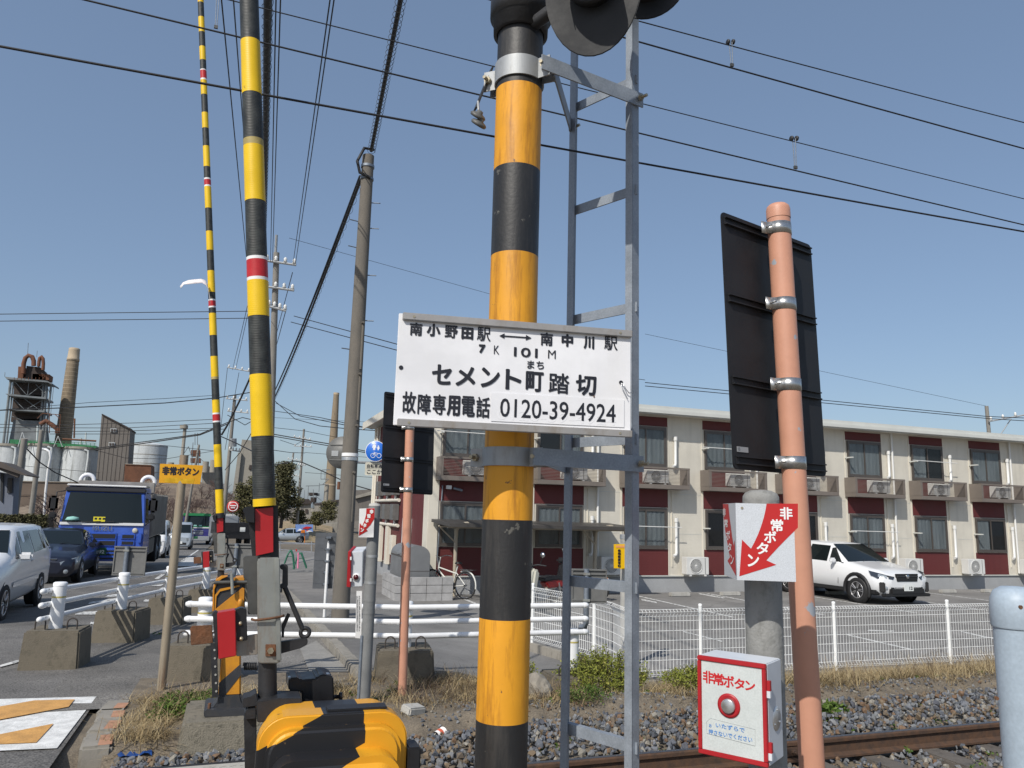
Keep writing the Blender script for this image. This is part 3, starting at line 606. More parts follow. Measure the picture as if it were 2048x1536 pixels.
# hooped machine case
def case_paint():
    m = bpy.data.materials.new('case_stripes'); m.use_nodes = True; MAT['case_stripes'] = m
    t = m.node_tree; N = t.nodes; L = t.links; b = N['Principled BSDF']; b.inputs['Roughness'].default_value = .4; b.inputs['Coat Weight'].default_value = .1
    tc = N.new('ShaderNodeTexCoord'); sp_ = N.new('ShaderNodeSeparateXYZ'); L.new(tc.outputs['Object'], sp_.inputs[0])
    k = N.new('ShaderNodeMath'); k.operation = 'MULTIPLY_ADD'; L.new(sp_.outputs['Z'], k.inputs[0]); k.inputs[1].default_value = -2.0; L.new(sp_.outputs['X'], k.inputs[2])
    # k = x - 1.15 z ; two thresholds make one diagonal black bar
    pA_, pB_ = D(560, 1488, 1.95), D(746, 1501, 1.95); vA = pA_.x-near.location.x-2.0*pA_.z; vB = pB_.x-near.location.x-2.0*pB_.z; xr_ = D(735, 1470, 2.0).x-near.location.x
    lo = N.new('ShaderNodeMath'); lo.operation = 'GREATER_THAN'; L.new(k.outputs[0], lo.inputs[0]); lo.inputs[1].default_value = vA
    hi = N.new('ShaderNodeMath'); hi.operation = 'LESS_THAN'; L.new(k.outputs[0], hi.inputs[0]); hi.inputs[1].default_value = vB
    an = N.new('ShaderNodeMath'); an.operation = 'MULTIPLY'; L.new(lo.outputs[0], an.inputs[0]); L.new(hi.outputs[0], an.inputs[1])
    xl_ = N.new('ShaderNodeMath'); xl_.operation = 'LESS_THAN'; L.new(sp_.outputs['X'], xl_.inputs[0]); xl_.inputs[1].default_value = xr_; an2 = N.new('ShaderNodeMath'); an2.operation = 'MULTIPLY'; L.new(an.outputs[0], an2.inputs[0]); L.new(xl_.outputs[0], an2.inputs[1]); an = an2
    n = N.new('ShaderNodeTexNoise'); n.inputs['Scale'].default_value = 12; L.new(tc.outputs['Object'], n.inputs['Vector'])
    rp = N.new('ShaderNodeValToRGB'); L.new(n.outputs['Fac'], rp.inputs[0]); rp.color_ramp.elements[0].color = (.60, .27, .012, 1); rp.color_ramp.elements[1].color = (.74, .37, .02, 1)
    mx = N.new('ShaderNodeMix'); mx.data_type = 'RGBA'; L.new(an.outputs[0], mx.inputs['Factor']); L.new(rp.outputs[0], mx.inputs['A']); mx.inputs['B'].default_value = (.014, .014, .016, 1); L.new(mx.outputs['Result'], b.inputs['Base Color'])
    add_chips(m, (.16, .10, .05), 26, .67)
cw0, cw1 = D(514, 1480, 2.0), D(811, 1460, 2.12); case_c = (cw0+cw1)/2; case_top = D(662, 1424, 2.06).z
cdx = V(cw1.x-cw0.x, cw1.y-cw0.y, 0); CW = cdx.length; cdx.normalize(); cn = V(cdx.y, -cdx.x, 0)
case_paint()
hgt = .9
def hoop(w_, r, z0, z1, n=8):
    p = arc(w_/2-r, z1-r, r, 0, R(90), n)+arc(-w_/2+r, z1-r, r, R(90), R(180), n); return [(w_/2, z0)]+p+[(-w_/2, z0)]
co = V(case_c.x, case_c.y, 0)
def case(name, w_, r, ztop, d0, d1, bev):
    MB().prism(hoop(w_, r, case_top-hgt, ztop), co+cn*d0, cdx, Z, cn, d1-d0).build(name, 'case_stripes', near, bev, seg=3)
case('case_rim', CW, .075, case_top, -.05, .028, .004)
case('case_back', CW-.03, .07, case_top-.006, -.16, -.052, .01)
case('case_cover', CW-.04, .07, case_top-.026, .0, .062, .012)
case('case_cover_front', CW-.065, .06, case_top-.08, .03, .165, .028)
MB().box(co+cn*.166+cdx*.03+Z*(case_top-.125), (.016, .014, .05), Matrix((cdx, cn, Z)).transposed()).build('cover_latch', 'black_plastic', near, .004)
MB().box(co+cn*(-.02)+cdx*.06+Z*(case_top+.003), (.16, .05, .006), Matrix((cdx, cn, Z)).transposed()).build('name_plate', 'black_plastic', near, .001)
MB().box(co+cdx*(CW/2+.02)+Z*(case_top-.14), (.035, .08, .09), Matrix((cdx, cn, Z)).transposed()).build('side_hinge', 'black_plastic', near, .004)
# ---- far barrier: the same arm hardware, plus its whole machine
YF = 6.8
T = PY(443, 1066, YF)-PY(537, 1113, YA)
far = thing('barrier_gate', 'raised barrier arm across the track on an orange machine with concrete base', 'barrier', near.location+V(T.x, T.y, 0), 0, 'crossing barriers')
for o in HW_SHARED:
    c = o.copy(); COL.objects.link(c); c.parent = far; c.location = V(0, 0, T.z)
farm = [(-60, 6, Yl), (6, 35, Bk), (35, 65, Yl), (65, 94, Bk), (94, 121, Yl), (121, 140, Bk), (140, 142, Wh), (142, 158, Rd), (158, 161, Wh), (161, 190, Yl), (190, 226, Bk), (226, 257, Yl), (257, 293, Bk), (293, 334, Yl), (334, 357, Bk), (357, 360, Wh), (360, 371, Rd), (371, 374, Wh), (374, 417, Yl), (417, 463, Bk), (463, 501, Yl), (501, 542, Bk), (542, 585, Yl), (585, 599, Bk), (599, 602, Wh), (602, 613, Rd), (613, 616, Wh), (616, 627, Bk), (627, 671, Yl), (671, 713, Bk), (713, 754, Yl), (754, 759, Jt), (759, 800, Bk), (800, 826, Yl), (826, 829, Wh), (829, 842, Rd), (842, 845, Wh), (845, 889, Bk), (889, 934, Yl), (934, 979, Bk), (979, 1026, Yl), (1026, 1036, 'black_iron')]
arm(far, PY(440.5, 1036, YF), PY(399, -62, YF), farm, 15.5, 11.5, 20)
mat('machine_yellow', (.62, .27, .02), .45, col2=(.46, .19, .02), vscale=7, bump=.05)
stained('machine_black', (.035, .037, .042), (.07, .06, .05), .5, 12, .6, .5, bump=.1)
def fm(name, m, pts, dy, th, bevel=.004):
    mb = MB(); quadprism(mb, pts, dy, th, YF); return mb.build(name, m, far, bevel)
fm('base_flange', 'machine_black', [(407, 1424), (410, 1420), (520, 1419), (524, 1424), (524, 1434), (408, 1436)], -.2, .4, .01)
fm('pedestal_foot', 'machine_black', [(412, 1424), (424, 1418), (434, 1404), (437, 1392), (481, 1390), (484, 1402), (494, 1416), (510, 1423)], -.12, .24, .01)
fm('pedestal', 'machine_yellow', [(436, 1393), (443, 1318), (446, 1305), (482, 1300), (482, 1391)], -.10, .2, .012)
fm('diagonal_stripe', 'machine_black', [(437, 1392), (438, 1366), (481, 1328), (482, 1350), (448, 1393)], -.103, .003, .0)
fm('gear_case', 'machine_black', [(426, 1222), (428, 1178), (434, 1163), (444, 1156), (484, 1155), (490, 1162), (490, 1228), (470, 1300), (444, 1302), (428, 1262)], -.12, .3, .02)
fm('case_edge', 'machine_yellow', [(424, 1222), (426, 1176), (432, 1160), (443, 1153), (456, 1153), (444, 1158), (434, 1166), (429, 1180), (428.5, 1224)], -.124, .3, .003)
fm('case_cap', 'machine_yellow', [(466, 1156), (489, 1154), (489, 1162), (466, 1164)], -.13, .2, .003)
fm('yellow_guard', 'machine_yellow', [(429, 1220), (485, 1175), (489, 1177), (488, 1222), (430, 1228)], -.135, .012, .002)
fm('guard_edge', 'machine_yellow', [(430, 1190), (440, 1178), (478, 1170), (480, 1173), (440, 1183), (433, 1193), (431, 1222), (429, 1222)], -.132, .01, .0)
for a, b, r, m in ((PY(428, 1165, YF-.14), PY(500, 1164, YF-.14), .014, 'steel_dark'), (PY(463.5, 1147, YF-.17), PY(465, 1188, YF-.17), .013, 'steel_weathered')):
    MB().cyl(a, b, r, n=14).build('hand_shaft', m, far)
a = PY(480.5, 1207, YF-.14); MB().lathe([(.001, -.04), (.02, -.038), (.021, .02), (.014, .035), (.001, .037)], a, Z, 14).build('oil_cup', 'machine_yellow', far)
pts = []
for k in range(90):
    q = k/90*2*math.pi*8; c = PY(487+28*k/90, 1332.5, YF-.02); pts.append(c+V(0, math.cos(q)*.026, math.sin(q)*.026))
MB().tube(pts, .006, 6).build('coil_spring', 'black_iron', far)
fm('perforated_angle', 'black_iron', [(421, 1287), (434, 1286), (437, 1394), (424, 1396)], -.16, .006, .0)
for k in range(6):
    c = PY(429+k*.7, 1300+k*16.5, YF-.163); MB().cyl(c, c-V(0, .003, 0), .008, n=10).build('angle_hole', 'concrete_pale', far)
for px in (418, 512):
    c = PY(px, 1420, YF-.15); MB().cyl(c-V(0, 0, .03), c+V(0, 0, .05), .012, n=8).build('anchor_bolt', 'rust', far)
# foundation
f0, f1 = G(362, 1496, -.06), G(566, 1482, -.06); fz = PY(430, 1434, YF-.2).z-.002
mb = MB(); x0, x1 = f0.x-.02, f1.x+.05; y0 = YF-.36
mb.add([V(x0-.04, y0-.05, -.25), V(x1+.04, y0-.05, -.25), V(x1+.04, YF+.5, -.25), V(x0-.04, YF+.5, -.25), V(x0+.02, y0+.02, fz), V(x1, y0+.02, fz), V(x1, YF+.4, fz), V(x0+.02, YF+.4, fz)],
       [(0, 3, 2, 1), (4, 5, 6, 7), (0, 1, 5, 4), (1, 2, 6, 5), (2, 3, 7, 6), (3, 0, 4, 7)])
o = mb.build('machine_foundation', 'foundation_rough', None, .02); tag(o, 'rough concrete foundation under the far barrier machine beside the ballast', 'foundation')
# wind ribbon on the far arm
mat('ribbon', (.82, .82, .82), .6, col2=(.7, .6, .58), vscale=30)
mb = MB(); P = [(360, 573), (366, 565), (377, 560.5), (390, 559), (402, 558), (410, 560), (415, 570), (417, 583), (419, 600)]
top = [PY(x, y, YF-.06) for x, y in P]; bot = [PY(x+2, y+(4 if i < 2 else 8 if i < 5 else 11)*1., YF-.09) for i, (x, y) in enumerate(P)]
n = len(P); mb.add(top+bot, [(i, i+1, n+i+1, n+i) for i in range(n-1)], True); o = mb.build('wind_ribbon', 'ribbon'); md = o.modifiers.new('s', 'SOLIDIFY'); md.thickness = .002
tag(o, 'frayed white plastic ribbon fluttering left from the far barrier arm', 'ribbon')
# ================================================================== EMERGENCY BUTTON POST (right)
stained('post_concrete', (.25, .25, .24), (.12, .12, .11), .85, 30, .7, .6, bump=.3)
e0 = D(1527, 1200, 2.6); EP = V(e0.x, e0.y, 0)
ztop = EP+V(0, 0, 0); a, b = V(EP.x, EP.y, 0), V(EP.x, EP.y, 3); zt2 = a.lerp(b, along(a, b, 1000)).z
t = thing('concrete_post', 'round grey concrete post behind the emergency button box', 'post', EP)
MB().cyl((EP.x, EP.y, -.3), (EP.x, EP.y, zt2), .061, n=32).build('shaft', 'post_concrete', t)
MB().lathe([(.061, 0), (.060, .012), (.052, .024), (.035, .032), (.001, .035)], (EP.x, EP.y, zt2), n=32).build('domed_cap', 'post_concrete', t)
# folded arrow sign
mat('prism_white', (.55, .58, .62), .4, fine=.14, fscale=420)
mat('sign_red', (.47, .02, .02), .4)
Ft = D(1471, 1006, 2.47); 
_q = RT*.167-FW*.012; rdir = V(_q.x, _q.y, 0); RW = .182; rdir.normalize()
ldir = V(rdir.y, -rdir.x, 0)*-1; LW = .2
a, b = V(Ft.x, Ft.y, 0), V(Ft.x, Ft.y, 3); zb2 = a.lerp(b, along(a, b, 1160)).z; FH = Ft.z-zb2
t = thing('folded_arrow_sign', 'white folded sign with red arrows pointing down to the emergency button', 'sign', V(Ft.x, Ft.y, zb2))
fo = V(Ft.x, Ft.y, zb2); rn = V(rdir.y, -rdir.x, 0); ln = -rdir
MB().prism([(0, 0), (RW, 0), (RW, FH), (0, FH)], fo, rdir, Z, -rn, .003).build('front_panel', 'prism_white', t)
MB().prism([(0.003, 0), (LW, 0), (LW, FH), (0.003, FH)], fo, ldir, Z, -ln, .003).build('side_panel', 'prism_white', t)
SC4 = 2.6657
def onplane(o_, n_, ux):
    f = plane_px(o_, n_)
    def g(x, y): p = f(1350+x/SC4, 960+y/SC4); return (p-o_).dot(ux), p.z-o_.z
    return g
gF = onplane(fo, rn, rdir); gL = onplane(fo, ln, ldir)
def flatpx(name, m, pts, g, o_, n_, ux, parent, d=.0008):
    return MB().flat([g(x, y) for x, y in pts], o_+n_*d, ux, Z).build(name, m, parent)
cv = lambda a, b, c, n=7: [((1-t_)**2*a[0]+2*t_*(1-t_)*b[0]+t_*t_*c[0], (1-t_)**2*a[1]+2*t_*(1-t_)*b[1]+t_*t_*c[1]) for t_ in [i/n for i in range(n+1)]]
flatpx('red_arrow', 'sign_red', [(655, 126), (655, 254)]+cv((655, 254), (560, 345), (487, 428))[1:]+[(540, 452), (343, 513), (357, 318)]+cv((405, 366), (470, 250), (488, 126)), gF, fo, rn, rdir, t)
flatpx('red_arrow', 'sign_red', [(256, 128), (285, 128), (292, 200), (305, 300), (314, 352), (319, 318), (327, 512), (281, 430), (294, 412), (272, 290), (260, 200)], gL, fo, ln, ldir, t)
def glyphs(lst, g, o_, n_, ux, parent, m, bold=.0, d=.0016):
    for key, x0, y0, x1, y1 in lst:
        ul, _ = g(x0, (y0+y1)/2); ur, _ = g(x1, (y0+y1)/2); _, vt = g((x0+x1)/2, y0); _, vb = g((x0+x1)/2, y1)
        fl = ux if ur > ul else -ux
        MB().text(key, o_+n_*d, fl, Z, ul if ur > ul else -ul, vb, abs(ur-ul), vt-vb, bold).build('character' if len(key) == 1 else 'lettering', m, parent)
glyphs([('非', 558, 145, 626, 211), ('常', 510, 209, 576, 274), ('ボ', 474, 272, 540, 336), ('タ', 434, 333, 498, 396), ('ン', 386, 396, 448, 462)], gF, fo, rn, rdir, t, 'white_paint', .0012)
glyphs([('非', 258, 150, 273, 196), ('常', 266, 208, 284, 253), ('ボ', 275, 270, 296, 320), ('タ', 284, 334, 304, 382), ('ン', 298, 398, 316, 452)], gL, fo, ln, ldir, t, 'white_paint', .0008)
MB().cyl(fo+rdir*.02+rn*.001+Z*(FH-.015), fo+rdir*.02+rn*.002+Z*(FH-.015), .004, n=10).build('rivet', 'bolt_zinc', t)
# button box
mat('box_white', (.62, .65, .69), .4, var=.05, vscale=8); mat('box_panel', (.54, .58, .575), .42, var=.06, vscale=9, fine=.06, fscale=200); mat('box_red', (.38, .016, .022), .4, var=.08, vscale=6)
mat('blue_ink', (.03, .2, .55), .5)
T1 = D(1395, 1310, 2.46); T2 = G(1531, 1329, T1.z); bd = (T2-T1); BW = bd.length; bd.normalize(); bnr = V(bd.y, -bd.x, 0); BD = .13
a, b = V(T2.x, T2.y, -1), V(T2.x, T2.y, 3); zb3 = a.lerp(b, along(a, b, 1536)).z; BH = T1.z-zb3
bo = V(T1.x, T1.y, zb3); BM = Matrix((bd, bnr, Z)).transposed()
t = thing('emergency_button_box', 'red framed white emergency button box with round silver button', 'button box', bo+bd*(BW/2))
MB().box(bo+bd*(BW/2)-bnr*(BD/2+.012)+Z*(BH/2), (BW, BD, BH), BM).build('housing', 'box_white', t, .003)
for x0, x1, y0, y1 in ((0, BW, 0, .014), (0, BW, BH-.014, BH), (0, .012, .0145, BH-.0145), (BW-.012, BW, .0145, BH-.0145)):
    MB().box(bo+bd*((x0+x1)/2)-bnr*.004+Z*((y0+y1)/2), (x1-x0, .016, y1-y0), BM).build('red_frame', 'box_red', t, .002)
MB().box(bo+bd*(BW/2)-bnr*.006+Z*(BH/2), (BW-.025, .010, BH-.029), BM).build('front_panel', 'box_panel', t)
bp_ = bo-bnr*.001; gB = onplane(bp_, bnr, bd)
glyphs([('非', 148, 1017, 205, 1085), ('常', 200, 1030, 262, 1095), ('ボ', 258, 1042, 316, 1108), ('タ', 316, 1058, 372, 1116), ('ン', 374, 1072, 428, 1124)], gB, bp_, bnr, bd, t, 'red_ink', .0012, .0004)
glyphs([('いたずらで', 218, 1307, 372, 1333), ('押さないでください', 180, 1349, 412, 1377), ('お', 182, 1300, 196, 1318)], gB, bp_, bnr, bd, t, 'blue_ink', .0002, .0012)
u, v = gB(288, 1203); bc = bp_+bd*u+Z*v
MB().lathe([(.0005, .0006), (.036, .0006), (.036, .003), (.028, .004), (.022, .001)], bc, bnr, 36).build('button_ring', 'box_red', t)
MB().lathe([(.021, .001), (.021, .012), (.019, .013), (.0005, .014)], bc, bnr, 32).build('push_button', 'galv_bright', t)
MB().flat([gB(x, y) for x, y in ((168, 1290), (188, 1270), (428, 1330), (428, 1418), (170, 1350))], bp_+bnr*.0005, bd, Z).build('sticker', 'box_panel', t)
mat('hairline', (.3, .32, .33), .6)
ol = [gB(x, y) for x, y in ((168, 1290), (188, 1270), (428, 1330), (428, 1418), (170, 1350))]
MB().tube([bp_+bnr*.0008+bd*p[0]+Z*p[1] for p in ol], .0005, 4, True).build('sticker_outline', 'hairline', t)
for v in (.075, .30):
    c = bo+bd*(BW+.004)-bnr*.012+Z*(BH*v+.02 if v < .2 else BH-.075)
    MB().box(c+Z*.012, (.012, .014, .03), BM).build('hinge', 'box_red', t, .001); MB().box(c-Z*.012, (.012, .014, .022), BM).build('hinge_leaf', 'box_white', t, .001)
pc_ = bo+bd*(BW+.0005)-bnr*.085+Z*(BH*.42)
MB().lathe([(.0005, .002), (.034, .002), (.036, .0)], pc_, bd, 30).build('round_cover', 'galv_bright', t)
for q in (90, 210, 330):
    c = pc_+bnr*(.026*math.cos(R(q)))+Z*(.026*math.sin(R(q))); MB().lathe([(.0005, .005), (.003, .004), (.004, .001)], c, bd, 10).build('cover_screw', 'galv_bright', t)
# ================================================================== ORANGE SIGN POLES WITH BOARDS SEEN FROM BEHIND
chipped('salmon_paint', (.55, .275, .185), (.33, .36, .40), .5, 11, .66)
mat('board_back', (.010, .011, .014), .6, var=.3, vscale=6, bump=.02)
bTL = D(1442, 422, 2.98); bTR = G(1622, 490, bTL.z); hd = (bTR-bTL); OW = hd.length; hd.normalize(); on = V(hd.y, -hd.x, 0)
lo, hi = 2.2, 3.6
for _ in range(40):
    m_ = (lo+hi)/2; B0 = D(1622, 1500, m_); T0 = PY(1555.5, 412, B0.y)
    if (T0-bTL).dot(on) > .03+.0445: lo = m_
    else: hi = m_
ax = (T0-B0).normalized(); base1 = B0-ax*(B0.z/ax.z); B00 = B0-ax*((B0.z+.2)/ax.z)
print('orange pole depth', lo)
ob = thing('sign_pole', 'thick salmon painted pole with tall black board seen from behind, right of the arrow sign', 'sign pole', base1, 0, 'salmon sign poles')
MB().cyl(B00, T0-ax*.03, .0445, n=36).build('pole', 'salmon_paint', ob)
MB().lathe([(.0462, -.05), (.0462, -.012), (.043, .0), (.034, .009), (.001, .013)], T0-ax*.005, ax, 36).build('pole_cap', 'salmon_paint', ob)
lo, hi = .6, 1.5
for _ in range(30):
    m_ = (lo+hi)/2
    if proj(bTL-ax*m_)[1] < 938: lo = m_
    else: hi = m_
OH = lo; oc = bTL+hd*(OW/2)-ax*(OH/2)
MB().prism(rrect(OW, OH, .022), oc, hd, ax, -on, .006).build('board', 'board_back', ob, .0015)
for k, fr in enumerate((.035, .345, .665, .965)):
    c = oc+ax*(OH*(.5-fr))
    mb = MB()
    for s in (-1, 1): mb.box(c+ax*(s*.013)+on*.007, (OW-.03, .014, .005), Matrix((hd, on, ax)).transposed())
    mb.box(c+on*.0015, (OW-.03, .003, .03), Matrix((hd, on, ax)).transposed()); rb = mb.build('rib', 'board_back', ob)
    pp = B0+ax*((c-B0).dot(ax)); 
    # strap clamp
    pts = []
    for q in range(0, 13):
        an = R(-90+15*q); pts.append(pp+hd*(.0465*math.sin(an))*1+on*(.0465*math.cos(an)))
    pts = [pp-hd*.082-on*.022, pp-hd*.058-on*.018]+pts+[pp+hd*.052-on*.03]
    n = len(pts); w2 = .024; vs = []
    for p in pts: vs += [p-ax*w2, p+ax*w2]
    mb = MB(); mb.add(vs, [(2*i, 2*i+2, 2*i+3, 2*i+1) for i in range(n-1)], True); st = mb.build('strap_clamp', 'stainless', ob); md = st.modifiers.new('s', 'SOLIDIFY'); md.thickness = .0025
    bolts(ob, 'stainless', [(pp-hd*.066-on*.012, on)], .006, .006, .02, 'strap_bolt')
c = oc-hd*(OW*.5-.055)-ax*(OH*.5-.075); mat('label_alu', (.34, .35, .36), .5, metal=.3)
MB().box(c+on*.002, (.065, .002, .02), Matrix((hd, on, ax)).transposed()).build('maker_label', 'label_alu', ob)
MB().text('15', c+on*.0035-hd*.028-ax*.005, hd, ax, 0, 0, .012, .011).build('label_number', 'ink', ob)
s2 = copy_tree(ob); b2 = G(804, 1393, 0); s2.location = (b2.x, b2.y, -.02); s2.rotation_euler = (0, R(.8), R(2))
tag(s2, 'salmon painted pole with black board seen from behind, across the track beside the blue sign', 'sign pole', 'salmon sign poles')
# ================================================================== GREY PIPE AT THE RIGHT EDGE
mat('pale_grey_paint', (.34, .41, .48), .4, var=.08, vscale=5, fine=.06, fscale=120, bump=.03)
g0 = D(2047, 1400, 1.85); GP = V(g0.x, g0.y, 0); a, b = V(GP.x, GP.y, 0), V(GP.x, GP.y, 3); gz = a.lerp(b, along(a, b, 1172)).z; gz2 = a.lerp(b, along(a, b, 1255)).z
t = thing('grey_pipe', 'pale blue grey pipe post with rounded cap at the right edge', 'pipe', GP)
MB().cyl((GP.x, GP.y, -.2), (GP.x, GP.y, gz2+.01), .053, n=40).build('shaft', 'pale_grey_paint', t)
MB().lathe([(.056, 0), (.0575, .004), (.0575, gz-gz2-.05), (.055, gz-gz2-.03), (.047, gz-gz2-.012), (.03, gz-gz2-.002), (.001, gz-gz2)], (GP.x, GP.y, gz2), n=40).build('cap', 'pale_grey_paint', t)
for px, py in ((2040, 1214), (2021, 1407)):
    c = D(px, py, 1.85); dr = (V(c.x, c.y, 0)-GP).normalized(); q = GP-_fh*.05; f = plane_px(V(q.x, q.y, 0), _fh); c = f(px, py); l_ = (c-q).dot(_r); c = V(GP.x, GP.y, c.z)+_r*l_-_fh*math.sqrt(max(0, (.058 if py < 1255 else .0535)**2-l_*l_)); MB().cyl(c+_fh*.003, c-_fh*.0008, .0045, n=12).build('screw_hole', 'rust', t)
# ================================================================== GUARD RAILS ON CONCRETE BLOCKS
mat('steel_loop', (.07, .06, .055), .7, metal=.4)
stained('block_concrete', (.15, .13, .098), (.06, .055, .04), .92, 9, .75, .8, bump=.6)
mat('band_gold', (.45, .38, .12), .5)
def on_ground(px, py):
    p = G(px, py, 0)
    for _ in range(10): p = G(px, py, hz(p.x, p.y))
    return p
def block(c, rz, label, w_=.78, d_=.56, h_=.42, loops=True, taper=.025):
    t = thing('concrete_block', label, 'concrete block', c, rz, 'concrete blocks under the guard rails')
    mb = MB(); a, b = w_/2, d_/2; e = taper
    mb.add([V(-a, -b, -.06), V(a, -b, -.06), V(a, b, -.06), V(-a, b, -.06), V(-a+e, -b+e*.5, h_), V(a-e, -b+e*.5, h_), V(a-e, b-e*.5, h_), V(-a+e, b-e*.5, h_)],
           [(0, 3, 2, 1), (4, 5, 6, 7), (0, 1, 5, 4), (1, 2, 6, 5), (2, 3, 7, 6), (3, 0, 4, 7)])
    mb.build('body', 'block_concrete', t, .018, local=True)
    if loops:
        for s in (-1, 1):
            q = s*.16; MB().tube([V(q-.05, -.12, h_-.01)]+[V(q+.05*-math.cos(R(180*k/8)), -.12, h_+.07+.05*math.sin(R(180*k/8))) for k in range(9)]+[V(q+.05, -.12, h_-.01)], .008, 6).build('lifting_loop', 'steel_loop', t, local=True)
    return t
def gpost(p, z0, h, label, r=.0699):
    t = thing('guard_post', label, 'guard post', (p.x, p.y, z0), 0, 'white guard posts')
    MB().cyl((0, 0, -.02), (0, 0, h), r, n=24).build('tube', 'white_pipe', t, local=True)
    MB().lathe([(r+.003, h-.03), (r+.003, h+.002), (r*.8, h+.012), (.001, h+.014)], (0, 0, 0), n=24).build('cap', 'white_pipe', t, local=True)
    MB().cyl((0, 0, h*.66), (0, 0, h*.66+.018), r+.0015, n=24, caps=False).build('gold_band', 'band_gold', t, local=True)
    return t
def grail(name, a, b, heights, label, r=.03, ends=(False, False), group='white guard rails', brk=True):
    """three pipes between two posts; a, b are block-top points"""
    t = thing('guard_rail', label, 'guard rail', (a+b)/2, 0, group); u = (b-a).normalized()
    for h in heights:
        p, q = a+V(0, 0, h), b+V(0, 0, h)
        MB().cyl(p, q, r, n=16).build('pipe', 'white_pipe', t)
        for e, s, pt in ((ends[0], -1, p), (ends[1], 1, q)):
            if e: MB().lathe([(.001, .06), (.02, .055), (.032, .03), (.034, 0), (.03, -.01)], pt, u*s, 16).build('end_cap', 'white_pipe', t)
        if brk:
            for pt, s in ((p, 1), (q, -1)):
                MB().box(pt+u*(.07*s), (.05, .03, .05)).build('joint_sleeve', 'steel_rusty', t)
    return t
BH_ = .42
LP = []
for px, py in ((111, 1252), (242, 1216), (337, 1192), (411, 1176), (478, 1160), (530, 1149)):
    p = G(px, py, BH_)
    for _ in range(12): p = G(px, py, BH_+hz(p.x, p.y))
    LP.append(V(p.x, p.y, hz(p.x, p.y)))
ordw = ['first', 'second', 'third', 'fourth', 'fifth', 'last']
for i, p in enumerate(LP):
    q = LP[min(i+1, len(LP)-1)]-LP[max(i-1, 0)]; rz = math.atan2(q.y, q.x)-math.pi/2
    block(p+V(.04, .0, 0), rz+R((6, -4, 3, 0, 2, 0)[i]), 'mossy concrete block under the road side guard rail, %s counted from the track' % ordw[i], *((.60, .52, .40) if i == 0 else (.58, .56, .41)))
    gpost(p, p.z+BH_, .47, 'white guard post on the %s concrete block of the road side rail from the track' % ordw[i])
for i in range(len(LP)-1):
    a, b = LP[i]+V(-.085, 0, BH_), LP[i+1]+V(-.085, 0, BH_)
    if i == 0: a = a+(a-b).normalized()*.18
    grail('', a, b, (.39, .24, .09), 'white three pipe guard rail between %s and %s posts of the road side run' % (ordw[i], ordw[i+1]), ends=(i == 0, False))
# run across the footpath
mA, mB_, mC = D(402, 1205, 8.12), D(812, 1211.5, 8.28), D(1143, 1218, 8.85)
zr = .72
MP = []
for px, d_ in ((411, 8.12), (813, 8.3), (1146, 8.9)):
    p = D(px, 1210, d_); MP.append(V(p.x, p.y, hz(p.x, p.y)))
for i, p in enumerate(MP):
    q = MP[min(i+1, 2)]-MP[max(i-1, 0)]; rz = math.atan2(q.y, q.x)
    nm_ = ('left end', 'middle', 'right end')[i]
    block(p, rz, 'weathered concrete block under the %s of the rail across the footpath' % nm_, .62, .6, .36-.04*i)
    gpost(p, p.z+.34, .46-.02*i, 'white guard post at the %s of the rail across the footpath' % nm_)
for i in range(2):
    a, b = MP[i].copy(), MP[i+1].copy(); a.z = b.z = zr; u = (b-a).normalized(); f = V(u.y, -u.x, 0)*.085
    grail('', a+f-u*(.12 if i == 0 else 0), b+f+u*(.1 if i == 1 else 0), (0, -.15, -.295), 'white three pipe guard rail across the footpath, %s half' % ('left', 'right')[i], ends=(i == 0, i == 1), brk=False)
# grey sign boards on bent pipes, seen from behind
mat('board_grey', (.16, .16, .155), .55, metal=.25, var=.14, vscale=5)
def back_board(c, rz, label, w_=.46, h_=.38, foot=.3):
    t = thing('back_board', label, 'sign', c, rz, 'small grey boards seen from behind')
    MB().box((0, 0, 0), (w_, .006, h_)).build('panel', 'board_grey', t, .002, local=True)
    for z in (h_/2-.012, -h_/2+.012): MB().box((0, -.014, z), (w_, .022, .018)).build('frame_rail', 'board_grey', t, .002, local=True)
    for x in (-w_/2+.01, w_/2-.01): MB().box((x, -.012, 0), (.016, .018, h_-.044)).build('frame_stile', 'board_grey', t, local=True)
    for z in (h_*.36, -h_*.4): MB().box((0, -.016, z), (w_*.96, .014, .022)).build('cross_rib', 'board_grey', t, local=True)
    MB().tube([V(-.04, -.05, h_/2+.0), V(-.04, -.05, -h_/2), V(-.04, -.05, -h_/2-foot), V(-.05, -.02, -h_/2-foot-.05), V(-.09, .04, -h_/2-foot-.06)], .032, 14).build('pipe', 'galv_dull', t, local=True)
    for z in (h_*.36, -h_*.4): MB().box((-.04, -.05, z), (.08, .075, .03)).build('bracket', 'steel_rusty', t, .003, local=True)
    return t
back_board(D(260, 1122, 11.2), R(-14), 'grey sign board seen from behind on the road side rail by the blue truck', .46, .42, .05)
back_board(D(1178, 1172, 9.2), R(-16), 'grey framed sign board seen from behind on the right post of the footpath rail', .43, .40, .22)
back_board(D(478, 1112, 12.5), R(-14), 'grey framed sign board seen from behind between the two barrier arms', .42, .40, .1)
